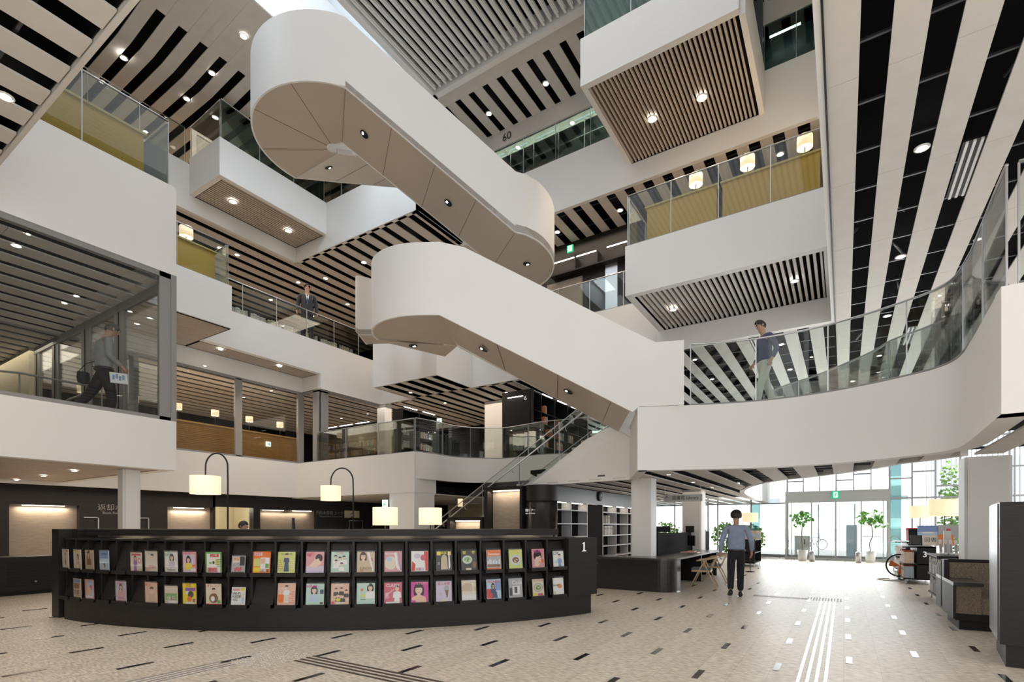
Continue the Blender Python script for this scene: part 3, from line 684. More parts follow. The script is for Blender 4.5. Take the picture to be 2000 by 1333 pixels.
# columns
def column(label, x0, x1, y0, y1, z1, nm='column'):
    b = MB(); b.box(x0 + .04, x1 - .04, y0, y1, 0, z1); b.box(x0, x1, y0 + .04, y1 - .04, 0, z1); o = b.build(nm, 'white', None); tag(o, label, 'column', kind='structure'); return o
column('slim white square column under the near left box, rising behind the magazine counter', -13.95, -13.62, 5.15, 5.5, 2.78)
column('white square column rising behind the long black desk, beside the empty bookcase', -4.42, -3.92, 12.35, 12.85, 2.66)
column('white square column behind the black partition, further back towards the windows', -4.45, -3.85, 17.3, 17.95, 2.66)
column('broad grey-white column at the right, behind the book display', 1.72, 2.32, 11.5, 12.1, 2.66)
b = MB(); b.box(-18.75, -18.25, 17.45, 17.9, 4.1, 7.25); tag(b.build('column', 'white'), 'white column on the second floor between the glazed room and bookcase five', 'column', kind='structure')
b = MB(); b.box(-14.0, -13.0, 19.6, 20.3, 4.1, 7.22); tag(b.build('column', 'white'), 'white column on the second floor beside bookcase six', 'column', kind='structure')
b = MB(); b.box(-6.35, -5.55, 21.0, 21.8, 3.9, 7.25); tag(b.build('column', 'white'), 'short white column seen through the balustrade at the left end of the bridge', 'column', kind='structure')

t = thing('inner_handrail', 'thin dark handrail with posts inside the glazed corner room', 'handrail', (-15.2, 3.0, 3.9))
b = MB(); b.tube([(0, -2.5, .55), (0, .8, .95), (0, 2.3, .95), (-2.2, 2.3, .95)], .025, 6); b.build('rail', 'frame', t)
for y in (-1.6, -.4, .8, 2.3): b = MB(); b.tube([(0, y, 0), (0, y, .95 if y > .5 else .62 + (y + 1.6) * .12)], .016, 6); b.build('post', 'frame', t)
# ================================================================ UPPER LEVELS: LIGHTS, LAMPS, DESKS, BOOKS
def put(m_world, label, group, r, style='trim'):
    return tag(downlight(m_world, (0, 0, -1), r, style), label, 'downlight', group)
DL0 = downlight((0, 0, -50)); 
def pdl(loc, label, group, r=.07):
    c = DL0.copy(); COL.objects.link(c)
    for ch in DL0.children:
        k = ch.copy(); COL.objects.link(k); k.parent = c
    c.location = loc; c.scale = (r / .06,) * 3; tag(c, label, 'downlight', group); return c
G = 'ceiling downlights'
for u, v, z, r, l in (
    (241.6, 112, 16.7, .10, 'glowing downlight high in the upper-left ceiling, leftmost of its group'),
    (364.6, 192, 16.78, .10, 'glowing downlight low in the fourth black slot of the upper-left ceiling'),
    (414, 141.6, 16.9, .10, 'glowing downlight at the top of the fourth black slot, upper-left ceiling'),
    (475.7, 69.6, 17.12, .10, 'glowing downlight in the plain upper-left ceiling panel beside the looping stair'),
    (955, 221, 17.1, .10, 'glowing downlight in a short black ceiling slot above the number sixty'),
    (1066, 162, 17.1, .10, 'glowing downlight in a short black ceiling slot below the roof louvres'),
    (711, 512, 13.18, .11, 'downlight in a striped ceiling slot just above the lower stair landing'),
    (800, 478, 13.18, .11, 'downlight in the striped ceiling between the two sweeping stairs'),
    (636, 543, 13.18, .10, 'downlight in the striped ceiling up and right of the suited man'),
    (582.6, 551, 13.18, .09, 'downlight in the striped ceiling directly above the suited man'),
    (529, 585, 13.18, .09, 'downlight seen through the gallery glass left of the suited man'),
    (679, 594, 13.18, .09, 'downlight beside the white gallery column'),
    (610, 617, 13.18, .09, 'small downlight just right of the suited man'),
    (463, 497, 13.18, .09, 'downlight above the small projecting box, far left third floor'),
    (429, 483, 13.18, .09, 'downlight seen through the projecting box glass'),
    (455, 393, 13.76, .13, 'left downlight in the brown slatted underside, upper-left box'),
    (563, 450, 13.76, .13, 'right downlight in the brown slatted underside, upper-left box'),
    (1274, 231, 13.76, .13, 'left downlight in the slatted underside, upper-right box'),
    (1371, 189, 13.76, .13, 'right downlight in the slatted underside, upper-right box'),
    (1315, 604, 7.88, .09, 'left downlight in the slatted underside, right third-floor box'),
    (1552, 548, 7.88, .09, 'right downlight in the slatted underside, right third-floor box'),
    (431, 682, 7.86, .08, 'left downlight in the tan slatted gallery soffit'),
    (546, 715, 7.86, .08, 'right downlight in the tan slatted gallery soffit'),
    (1088.6, 452.6, 13.18, .10, 'downlight beside the foot of the upper stair, third-floor ceiling'),
    (1211, 410, 13.18, .10, 'downlight in a black slot left of the mustard desks'),
    (1524, 300, 13.18, .10, 'downlight between the second and third round lamps of the right box'),
    (1801, 287, 7.3, .085, 'brightest spotlight in the second hall ceiling slot, upper right'),
    (1759, 500, 7.3, .085, 'second spotlight down the hall ceiling slot, above the bridge'),
    (1733, 616, 7.3, .085, 'third spotlight down the hall ceiling slot, touching the balustrade'),
    (1910, 466, 7.3, .06, 'small spotlight behind the tall glass at the right edge'),
    (1879, 588, 7.3, .06, 'small light behind the curved balustrade corner, right'),
    (1717, 694, 7.3, .08, 'downlight seen through the bridge balustrade, right half'),
    (1665, 744, 7.3, .08, 'downlight just above the bridge parapet, right half'),
    (1526, 672, 7.3, .08, 'downlight seen right of the walking person on the bridge'),
    (1543, 721, 7.3, .08, 'lower downlight right of the walking person on the bridge'),
    (1585, 697, 7.3, .05, 'faint small downlight in the middle of the bridge balustrade'),
    (1357, 702, 7.3, .07, 'downlight above the short white column on the bridge'),
    (1391, 740, 7.3, .07, 'downlight right of the short white column on the bridge'),
    (802, 766.5, 7.27, .07, 'left downlight in the striped ceiling under the lower stair landing'),
    (869.5, 787, 7.27, .07, 'right downlight in the striped ceiling under the lower stair landing'),
    (989, 766, 7.27, .07, 'downlight in the striped ceiling in front of bookcase six'),
    (149, 577, 7.22, .06, 'right one of two close downlights inside the glazed corner room'),
    (126, 591, 7.22, .06, 'left one of two close downlights inside the glazed corner room'),
    (32, 478, 7.22, .08, 'large downlight at the left edge inside the glazed corner room'),
    (55, 456, 7.22, .04, 'tiny downlight in the first slot of the glazed corner room'),
    (253, 607, 7.22, .05, 'small downlight by the end window of the glazed corner room'),
    (400, 714, 7.22, .05, 'small downlight in the reading room ceiling, left pane'),
    (476, 776, 7.22, .05, 'small downlight in the reading room ceiling, middle pane'),
    (530, 763, 7.22, .05, 'small downlight in the reading room ceiling, right pane'),
    (634, 787, 7.22, .05, 'small downlight left of centre over the second-floor bookcase'),
    (667, 817, 7.22, .05, 'small downlight over the middle of the second-floor bookcase'),
    (718, 808, 7.22, .05, 'small downlight over the right end of the second-floor bookcase'),
    (10, 186, 7.27, .08, 'large downlight in the big overhead ceiling at the upper-left edge'),
    (1306, 926, 2.68, .05, 'first of the small lights in the lobby ceiling slot by the white column'),
    (1354, 941, 2.68, .05, 'second of the small lights in the lobby ceiling slot by the white column'),
    (1391, 952, 2.68, .05, 'third small light in the lobby ceiling slot by the white column'),
    (1468, 966, 2.68, .06, 'small light at the far end of the lobby ceiling slot'),
    (32, 937, 2.78, .06, 'dim downlight in the low slatted ceiling at the far left'),
    (85, 929, 2.78, .06, 'dim downlight in the middle of the low slatted ceiling, left'),
    (145, 919, 2.78, .06, 'dim downlight in the low slatted ceiling left of the slim column')):
    pdl(atZ(u, v, z) - Vector((0, 0, .015)), l, G, r)
for o in [DL0] + list(DL0.children): bpy.data.objects.remove(o)
# a few of the fittings throw visible pools of light
for u, v, z, p in ((431, 682, 7.7, 60), (546, 715, 7.7, 60), (455, 393, 13.6, 40), (563, 450, 13.6, 40), (1274, 231, 13.6, 40), (1371, 189, 13.6, 40)):
    spot('downlight_beam', atZ(u, v, z), p * 3, WARM, 120)
# linear air diffusers in the hall ceiling slots
def diffuser(p0, p1, label):
    t = thing('air_diffuser', label, 'diffuser', p0, 0, 'linear air diffusers')
    L = p1[1] - p0[1]
    b = MB(); b.box(-.14, .14, 0, L, .03, .06); b.build('frame', 'black', t)
    for x in (-.09, 0, .09): b = MB(); b.box(x - .018, x + .018, 0, L, 0, .03); b.build('slot_blade', 'white', t)
diffuser((1.66, 10.3, 7.27), (1.66, 11.9, 7.27), 'linear white-bladed air diffuser in the third hall ceiling slot, upper right')
diffuser((1.70, 19.0, 7.27), (1.70, 20.7, 7.27), 'linear air diffuser further down, just above the bridge balustrade')
diffuser((-2.35, 17.6, 7.27), (-2.35, 19.6, 7.27), 'linear air diffuser left of the walking person')
# ---------------- round shade lamps
def table_lamp(label, loc, r=.19, h=.26, ph=.36, group=None, m='shade', glow=6):
    t = thing('table_lamp', label, 'lamp', loc, 0, group)
    b = MB(); b.lathe([(0, 0), (.09, 0), (.09, .015), (.015, .025), (.011, .04), (.011, ph), (0, ph)], n=14); b.build('base_and_stem', 'black', t)
    b = MB(); b.lathe([(r * .97, ph - .02), (r, ph - .02), (r * .97, ph + h), (r * .95, ph + h), (r * .95, ph - .02)], n=28); b.build('lamp_shade', m, t)
    b = MB(); b.disc((0, 0, ph + .0), r * .94, 24); b.build('diffuser', 'shade_core', t)
    if glow: point('lamp_glow', (loc[0], loc[1], loc[2] + ph + h * .5), glow, (1, .75, .5), .05)
    return t
mat('shade_core', (1, 1, 1), .5, emit=(1, .84, .62), estr=1.7)
gl = 'round lamps on the reading room counter'
lab = ['first', 'second', 'third', 'fourth', 'fifth', 'sixth']
for i, y in enumerate((6.66, 8.1, 9.5, 10.84, 12.22, 13.6)):
    table_lamp('small round lamp on the wooden reading room counter, %s from the left' % lab[i], (-20.6, y, 5.42), .14, .2, .38, gl, glow=(0, 8, 8, 8, 8, 0)[i])
for u, v, l in ((781, 539 + 300, ''),):
    pass
for i, (x, l) in enumerate(((-3.62, 'left'), (-2.24, 'middle'), (-.86, 'right'))):
    table_lamp('%s of the three round lamps above the mustard desks, right third-floor box' % l, (x, 15.6, 11.02), .19, .27, .40, 'round lamps of the right third-floor box', glow=10)
table_lamp('single round lamp behind the small projecting box, far left third floor', (-18.0, 8.55, 10.35), .2, .3, .55, glow=20)
# ---------------- desks
def desk(label, x0, x1, y0, y1, z0, z1, face, top='mustard', cap=.05, over=.12):
    t = thing('reading_desk', label, 'desk')
    b = MB(); b.box(x0, x1, y0, y1, z0, z1 - cap); b.build('front_panel', face, t)
    b = MB(); b.box(x0 - min(over, .06), x1 + min(over, .06), y0 - over, y1 + over, z1 - cap, z1); b.build('top', top, t); return t
mat('wood_top', (.62, .36, .12), .4, noise=(4, .1))
desk('long honey-coloured wooden counter with slatted front behind the reading room glazing', -20.55, -20.4, 4.2, 14.35, 4.15, 5.38, 'wood', 'wood_top', .06, .06)
b = MB()
for k in range(16): b.box(-20.397, -20.385, 4.2, 14.35, 4.22 + .07 * k, 4.255 + .07 * k)
o = b.build('front_slats', 'wood', [o for o in bpy.data.objects if o.name.startswith('reading_desk')][0])
mat('mustard_top', (.50, .38, .12), .4)
desk('long mustard desk screen with a pale top behind the near left glass, third floor', -13.62, -13.5, 0, 5.5, 9.3, 10.48, 'mustard', 'mustard_top', .05, .05)
desk('small mustard desk screen inside the projecting box, far left third floor', -17.5, -17.4, 6.1, 9.15, 9.3, 10.5, 'mustard', 'mustard_top', .05, .05)
desk('left half of the mustard desk row in the right third-floor box', -4.9, -2.96, 15.1, 15.22, 9.06, 10.92, 'mustard', 'mustard_top', .05, .05)
desk('right half of the mustard desk row in the right third-floor box', -2.80, -.50, 15.1, 15.22, 9.06, 10.92, 'mustard', 'mustard_top', .05, .05)
desk('pale yellow cabinet behind the glass on the upper-right fourth-floor box', -5.95, -5.0, 13.8, 14.3, 15.0, 16.3, 'cream', 'cream', .04, 0)
for i, y in enumerate((11.5, 12.95)):
    t = thing('floor_lamp', 'slim pale yellow post light with a curved top, %s one behind the upper-left box' % ('left', 'right')[i], 'lamp', (-19.2, y, 14.9), 0, 'yellow post lights')
    b = MB(); b.box(-.05, .05, -.05, .05, 0, 1.3); b.build('post', 'cream', t)
    b = MB(); b.tube([(0, 0, 1.3), (.05, .2, 1.55), (.05, .5, 1.62), (.05, .8, 1.6)], .018, 6); b.build('arm', 'chrome', t)
# ---------------- bookcases and books
BC = [(.72, .68, .58), (.60, .55, .42), (.50, .53, .55), (.62, .48, .36), (.35, .40, .44), (.66, .62, .36), (.48, .10, .07), (.22, .26, .30), (.75, .73, .70), (.40, .46, .36), (.75, .22, .05), (.12, .20, .42)]
for i, c in enumerate(BC): mat('book_%d' % i, c, .6)
mat('page', (.8, .78, .72), .8)
def book_mesh(ci, w, h, d):
    b = MB(); c = 'book_%d' % ci
    b.use(c); b.box(0, w * .12, 0, d, 0, h); b.box(w * .88, w, 0, d, 0, h); b.box(0, w, 0, .008, 0, h)
    b.use('page'); b.box(w * .12, w * .88, .008, d - .005, .004, h - .004)
    b.use('page' if ci in (4, 6, 7, 11) else 'book_7'); b.box(w * .2, w * .8, -.001, 0, h * .62, h * .8)
    o = b.build('book', None); me = o.data; bpy.data.objects.remove(o); return me
BK = [(book_mesh(i % 12, w, h, .16), w, h) for i, (w, h) in enumerate([(random.uniform(.028, .055), random.uniform(.21, .27)) for _ in range(24)])]
NB_ = [0]
def books(x0, y0, z, L, ax, face, label, group, sub=None, fill=1, scale=1.0, stuff=None):
    """row of books along axis ax ('x'|'y'), spine facing `face` angle"""
    s = 0; n = 0; z += .004
    pool = [BK[i] for i in range(24) if sub is None or (i % 12) in sub]
    while s < L:
        me, w, h = random.choice(pool); w *= scale
        if random.random() < .05: s += random.uniform(.03, .14); continue
        if s + w > L: break
        if stuff is not None:
            i0 = len(stuff.v)
            for p in me.polygons:
                stuff.use(me.materials[p.material_index].name.split('.')[0]); P = [me.vertices[i].co * scale for i in p.vertices]
                stuff.face([(x0 + s + q.x, y0 + q.y, z + q.z) if ax == 'x' else (x0 - q.y, y0 + s + q.x, z + q.z) for q in P])
            s += w + .003; continue
        o = bpy.data.objects.new('book', me); COL.objects.link(o); o.scale = (scale,) * 3
        if ax == 'x': o.location = (x0 + s, y0, z); o.rotation_euler = (0, 0, 0)
        else: o.location = (x0, y0 + s, z); o.rotation_euler = (0, 0, PI / 2)      # spine faces +X
        tag(o, label, 'book', group); s += w + .003; n += 1
    NB_[0] += n; return n
def bookcase(label, x0, x1, y0, y1, z0, z1, face, shelves, uprights, m='black', lights=True, kind='bookcase', edge=None):
    """face: 'x' front is at x1 (faces +X); 'y' front is at y0 (faces -Y)"""
    t = thing(kind, label, 'bookcase'); e = edge or m
    b = MB()
    if face == 'y': b.box(x0, x1, y1 - .02, y1, z0, z1)
    else: b.box(x0, x0 + .02, y0, y1, z0, z1)
    b.build('back_panel', m, t)
    b = MB(); b.box(x0, x1, y0, y1, z1 - .04, z1); b.build('top', m, t)
    for zz in shelves: b = MB(); b.box(x0, x1, y0, y1, zz - .025, zz); b.build('shelf', e, t)
    for q in uprights:
        b = MB()
        if face == 'y': b.box(q - .015, q + .015, y0, y1, z0, z1)
        else: b.box(x0, x1, q - .015, q + .015, z0, z1)
        b.build('upright', e, t)
    return t
# L3 gallery low shelves (front faces +X)
GL = 'low bookshelf in the third-floor gallery behind the suited man'
bookcase('low dark bookcase with two rows of pale books along the third-floor gallery', -20.05, -19.65, 10.3, 16.9, 9.15, 10.0, 'x', (9.2, 9.62), (10.3, 11.68, 13.12, 14.93, 15.93, 16.9))
gst = MB(); cst = MB()
for (y, L) in ((10.35, .5), (11.0, .62), (11.72, 1.33), (13.16, 1.7), (14.98, .88)):
    books(-19.65, y, 9.22, L, 'y', 0, '', '', (0, 1, 2, 5, 8), stuff=gst)
    books(-19.65, y, 9.64, L, 'y', 0, 'pale book in the upper row of the third-floor gallery shelves', 'upper gallery row', (0, 1, 2, 5, 8))
books(-19.65, 15.98, 9.22, .85, 'y', 0, '', '', (3, 6, 0), stuff=gst); tag(gst.build('books', None), 'lower row of pale books along the third-floor gallery, reddish at its right end', 'books', kind='stuff')
books(-19.65, 15.98, 9.64, .8, 'y', 0, 'muted pink or brown book, upper right end of the gallery shelves', 'upper right gallery books', (3, 7, 2))
# L2 bookcase behind the reading room
sh = (4.2, 4.62, 5.04, 5.46)
bookcase('wide dark bookcase with three rows of books seen past the reading room corner', -23.2, -19.2, 17.8, 18.1, 4.15, 6.6, 'y', sh + (5.9,), (-23.2, -22.2, -21.2, -20.2, -19.2))
bst = MB()
for r_, zz in enumerate(sh[1:4]):
    for q in range(4): books(-23.17 + q, 17.82, zz + .0, .9, 'x', 0, '', '', None if q < 3 or r_ else (6, 10, 3), scale=1.05, stuff=bst)
tag(bst.build('books', None), 'tightly packed rows of books filling the wide dark bookcase past the reading room corner', 'books', kind='stuff')
bookcase('dark bookcase marked five beside the white column on the second floor', -15.5, -15.0, 15.3, 17.4, 4.15, 6.25, 'x', (4.2, 4.7, 5.2, 5.7), (15.32, 16.3, 17.38))
for zz in (4.7, 5.2): books(-15.0, 15.4, zz, .3, 'y', 0, '', '', (0, 8), stuff=cst); books(-15.0, 16.4, zz, .75, 'y', 0, '', '', stuff=cst)
tag(cst.build('books', None), 'books filling the shelves of bookcase five', 'books', kind='stuff')
b = MB(); b.text('5', .22, (-15.32, 15.28, 6.0), (1, 0, 0), (0, 0, 1)); tag(b.build('number_five', 'text_white'), 'small white number five on the end of bookcase five', 'number')
b = MB(); b.box(-15.5, -15.02, 15.26, 15.3, 4.15, 6.25); tag(b.build('end_panel', 'laminate'), 'dark end panel of bookcase five', 'panel')
# bookcase six, rounded corner
bookcase('tall dark bookcase marked six with display shelves on its right side, second floor', -11.6, -10.15, 17.6, 22.6, 4.1, 6.75, 'x', (4.7, 5.15, 5.6, 6.05), (18.1, 19.25, 20.45, 21.5, 22.5), lights=True)
b = MB(); b.box(-11.6, -10.3, 17.45, 17.58, 4.1, 6.85); b.lathe([(.06, 0), (.06, 2.75)], (-10.24, 17.51, 4.1), 20); o = tag(b.build('end_panel', 'laminate'), 'dark rounded end panel of bookcase six', 'panel')
b = MB(); b.text('6', .24, (-10.5, 17.44, 6.5), (1, 0, 0), (0, 0, 1)); tag(b.build('number_six', 'text_white'), 'small white number six on the rounded end of bookcase six', 'number')
for zz, y0, L in ((6.05, 18.3, .3), (5.6, 18.3, .35), (5.6, 19.5, .5), (5.15, 18.8, .3), (5.15, 19.5, .6), (5.15, 20.6, .4), (4.7, 18.2, .5), (4.7, 19.4, .6), (6.05, 20.6, .5)):
    books(-10.15, y0, zz, L, 'y', 0, 'colourful book displayed in bookcase six', 'books in bookcase six', (6, 10, 11, 5, 8), scale=1.3)
# strip lights over the cases
def stripl(a, c, label, group, m='strip', w=.05):
    t = thing('strip_light', label, 'light', a, 0, group); d = Vector(c) - Vector(a)
    b = MB(); b.bar((0, 0, .02), d + Vector((0, 0, .02)), w * 1.2, .02); b.build('housing', 'black', t)
    b = MB(); b.bar((0, 0, 0), d, w, .02); b.build('tube', m, t)
for i, x in enumerate((-23.0, -21.8, -20.6)): stripl((x, 17.75, 6.62), (x + .95, 17.75, 6.62), 'strip light over the wide bookcase, %s' % ('left', 'centre', 'right')[i], 'strips over the wide bookcase', 'strip_cool')
for i, y in enumerate((15.3, 16.4)): stripl((-14.9, y, 6.3), (-14.9, y + .75, 6.3), 'strip light over bookcase five, %s end' % ('near', 'far')[i], 'strips over bookcase five', 'strip_cool')
for i, y in enumerate((18.0, 19.3, 20.6, 21.6)): stripl((-10.05, y, 6.72), (-10.05, y + .8, 6.72), 'strip light over bookcase six, number %s from the rounded end' % ('one', 'two', 'three', 'four')[i], 'strips over bookcase six', 'strip_cool')
stripl((-11.3, 17.4, 6.6), (-10.6, 17.4, 6.6), 'strip light on the end of bookcase six', None, 'strip_cool')
# L3 dark wall behind the upper stair foot
S('wall_dark_back', 'laminate', None, (-12.5, -3, 19.3, 19.5, 9.1, 13.15))
b = MB(); b.box(-10.5, -8.9, 19.2, 19.3, 9.2, 11.6); tag(b.build('wall_panel', 'beige_wall'), 'grey-brown door panel in the dark third-floor wall', 'panel')
b = MB(); b.box(-7.9, -7.4, 19.2, 19.3, 9.2, 11.9); tag(b.build('wall_panel', 'steel'), 'narrow grey metal panel in the dark third-floor wall', 'panel')
for i, (x0, x1) in enumerate(((-10.1, -9.15), (-9.05, -8.2), (-7.75, -6.95))): stripl((x0, 19.0, 12.32), (x1, 19.0, 12.32), 'warm strip light on the dark third-floor wall, %s of three' % ('left', 'middle', 'right')[i], 'strips on the dark third-floor wall', 'strip')
b = MB(); b.box(-10.2, -6.9, 18.9, 19.3, 11.75, 11.8); b.box(-9.1, -9.07, 18.95, 19.3, 11.8, 12.3); b.box(-8.15, -8.12, 18.95, 19.3, 11.8, 12.3); tag(b.build('wall_shelf', 'laminate'), 'dark wall shelf below the warm strip lights, third floor', 'shelf')
def exit_sign(label, c, w, h, ax=(1, 0, 0), kind='run'):
    """green escape sign: running figure in a doorway, or an arrow"""
    t = thing('exit_sign', label, 'sign', c); ax = Vector(ax); n = ax.cross(Vector((0, 0, 1))); q = lambda a, z, o=0: tuple(ax * a * w + Vector((0, 0, z * h)) + n * o)
    b = MB(); b.obox((0, 0, 0), ax, n, (0, 0, 1), w / 2, .03, h / 2); b.build('case', 'sign_green' if kind == 'run' else 'sign_white', t)
    b = MB()
    if kind == 'run':
        b.use('sign_white'); b.face([q(-.28, -.38, .035), q(.28, -.38, .035), q(.28, .38, .035), q(-.28, .38, .035)])
        b.use('sign_green')
        for P in (((-.02, .22), (.1, .22), (.1, .34), (-.02, .34)), ((-.12, -.02), (.08, .02), (.12, .2), (-.04, .2)), ((-.14, -.3), (-.04, -.3), (.04, .02), (-.1, 0)), ((.04, 0), (.1, -.02), (.2, -.2), (.12, -.22)), ((-.24, .04), (-.1, .12), (-.08, .18), (-.24, .1)), ((.1, .12), (.22, .04), (.24, .1), (.12, .18))):
            b.face([q(a, z, .04) for a, z in P])
    else:
        s = 1 if kind == 'right' else -1; b.use('sign_green' if kind != 'right' else 'sign_ink')
        b.face([q(-.3 * s, -.06, .035), q(.12 * s, -.06, .035), q(.12 * s, .06, .035), q(-.3 * s, .06, .035)][::s])
        b.face([q(.34 * s, 0, .035), q(.05 * s, .3, .035), q(-.07 * s, .3, .035), q(.2 * s, 0, .035)][::s]); b.face([q(.34 * s, 0, .035), q(.2 * s, 0, .035), q(-.07 * s, -.3, .035), q(.05 * s, -.3, .035)][::s])
    b.build('pictogram', None, t); return t
mat('sign_green', (.0, .30, .14), .5, emit=(.0, .55, .25), estr=.7); mat('sign_white', (.9, .95, .93), .5, emit=(.85, 1, .93), estr=.9); mat('sign_ink', (.05, .2, .2), .5)
exit_sign('small green running-man exit sign on the dark third-floor wall', (-9.3, 18.95, 12.68), .26, .28)
exit_sign('small white sign with an arrow on the second floor, near bookcase five', atY(858, 823, 17.0), .22, .22, kind='right')
exit_sign('small white arrow sign on the wooden counter behind the reading room glass', atX(524, 868, -20.3), .2, .2, ax=(0, -1, 0) if False else (0, 1, 0), kind='right')
# number sixty on the header
b = MB(); b.text('60', .42, (-11.1, 17.02, 16.72), (1, 0, 0), (0, 0, 1)); tag(b.build('number_sixty', 'text_black'), 'grey number sixty on the fourth-floor header below the striped ceiling', 'number')
# fourth floor shelves behind the glazing
bookcase('pale grey fourth-floor bookcase behind the glazing under the number sixty', -12.5, -7.4, 17.9, 18.3, 14.9, 17.0, 'y', (14.95, 15.55, 16.2, 16.75), (-12.5, -11.5, -10.4, -9.3, -8.2), m='bluegrey_panel', edge='steel')
for (x, L) in ((-11.9, .6), (-10.8, .9), (-9.9, .5)): books(x, 17.92, 15.55, L, 'x', 0, 'pale book on the fourth-floor shelf under the number sixty', 'fourth-floor books', (0, 8, 2, 6))
for i, x in enumerate((-12.5, -11.4, -10.2, -8.5)): stripl((x, 17.7, 16.7), (x + .85, 17.7, 16.7), 'white strip light behind the fourth-floor glazing, %s from the left' % ('first', 'second', 'third', 'fourth')[i], 'strips behind the fourth-floor glazing', 'strip_cool', .07)
S('wall_fourth_back', 'bluegrey_panel', None, (-7.4, -.3, 18.4, 18.5, 15, 17.05), (-13, -7.4, 18.35, 18.45, 15, 17.05), (-6, -2, 16.8, 16.9, 15.1, 17.0))
for i, x in enumerate((-1.95, -.75)): stripl((x, 18.0, 16.75), (x + .85, 18.0, 16.75), '%s strip light behind the upper-right corner glazing' % ('left', 'right')[i], 'strips in the upper-right corner', 'strip_cool', .07)
b = MB(); b.box(-1.7, -.9, 18.3, 18.38, 15.1, 15.9); b.box(-.75, -.35, 18.3, 18.38, 15.1, 15.9); struct('window_5', b, 'sign_white'); bpy.data.objects['window_5']['label'] = 'bright daylight window behind the upper-right corner glazing'
b = MB(); b.use('white'); b.box(-20.7, -20.62, 8, 9.7, 14.9, 17)
# ================================================================ GROUND FLOOR
AC, AR = (-11.054, 11.073), 7.90
def arc(th, R=AR): a = math.radians(th); return (AC[0] + R * math.cos(a), AC[1] + R * math.sin(a))
def arcprism(mb, t0, t1, R0, R1, z0, z1, n=None, R0b=None, R1b=None):
    """curved bar between radii R0<R1; optional different bottom radii"""
    n = n or max(2, int(abs(t1 - t0) / 1.3)); V = []; F = []
    R0b = R0 if R0b is None else R0b; R1b = R1 if R1b is None else R1b
    for i in range(n + 1):
        t = t0 + (t1 - t0) * i / n
        V += [(*arc(t, R0b), z0), (*arc(t, R1b), z0), (*arc(t, R1), z1), (*arc(t, R0), z1)]
    for i in range(n):
        a, c = 4 * i, 4 * i + 4
        for k in range(4): F.append((a + k, a + (k + 1) % 4, c + (k + 1) % 4, c + k))
    F += [(0, 3, 2, 1), (4 * n, 4 * n + 1, 4 * n + 2, 4 * n + 3)]
    return mb.add(V, F)
ct = thing('magazine_counter', 'long curved black reception counter fronted by two rows of magazine niches', 'counter', (0, 0, 0))
b = MB(); arcprism(b, -86.6, -21.5, 7.45, 7.90, 0, .33); b.build('base', 'laminate', ct)
b = MB(); arcprism(b, -86.6, -21.5, 7.35, 7.60, .33, 1.31); b.build('back_carcass', 'laminate', ct)
b = MB(); arcprism(b, -85.5, -24.6, 6.95, 7.66, 1.37, 1.45); b.build('worktop', 'laminate', ct)
b = MB(); arcprism(b, -88.0, -24.4, 7.45, 7.84, 1.275, 1.305); b.build('upper_rail', 'laminate', ct)
b = MB(); arcprism(b, -85.5, -24.6, 7.40, 7.50, 1.30, 1.37); b.build('light_recess', 'beige_wall', ct)
b = MB(); arcprism(b, -85.5, -24.6, 7.652, 7.66, 1.350, 1.372); b.build('worktop_lip', 'laminate', ct)
for t0 in range(-80, -28, 8):
    b = MB(); arcprism(b, t0, t0 + 4.6, 7.60, 7.63, 1.360, 1.369); b.build('under_top_light', 'strip', ct)
# end blocks
def arcblock(t0, t1, R0, R1, z0, z1, name, m='laminate'): b = MB(); arcprism(b, t0, t1, R0, R1, z0, z1); return b.build(name, m, ct)
arcblock(-90.2, -88.1, 7.1, 7.90, 0, 1.45, 'end_block'); arcblock(-88.1, -86.6, 7.35, 7.72, 0, 1.45, 'end_panel')
arcblock(-24.6, -19.9, 7.3, 7.93, .33, 1.30, 'end_block'); arcblock(-24.6, -20.6, 7.35, 7.88, 0, .33, 'plinth_end')
def frame_at(th, R): a = math.radians(th); o = Vector((math.cos(a), math.sin(a), 0)); t = Vector((-math.sin(a), math.cos(a), 0)); p = arc(th, R); return Vector((p[0], p[1], 0)), o, t
p, o_, t_ = frame_at(-22.2, 7.94); b = MB()
for a in ([(-.016, -.07), (.016, -.07), (.016, .075), (-.016, .06)], [(-.05, -.08), (.05, -.08), (.05, -.068), (.016, -.06), (-.016, -.06), (-.05, -.068)], [(-.045, .045), (-.012, .055), (.016, .078), (.004, .078), (-.045, .055)]): b.face([p + t_ * x + Vector((0, 0, 1.15 + z)) for x, z in a])
tag(b.build('number_one', 'text_white'), 'white number one on the right end of the curved counter', 'number')
ANG = [-86.2, -83.6, -81.0, -78.4, -75.85, -73.94, -71.46, -68.91, -66.71, -63.96, -61.34, -58.88, -56.32, -53.41, -50.89, -48.28, -45.49, -42.72, -40.13, -37.35, -34.44, -31.75, -28.77, -25.9]
ANG[5] = -73.5
ROWS = ((.345, .76), (.80, 1.27))           # (ledge z, top z)
proto = {}
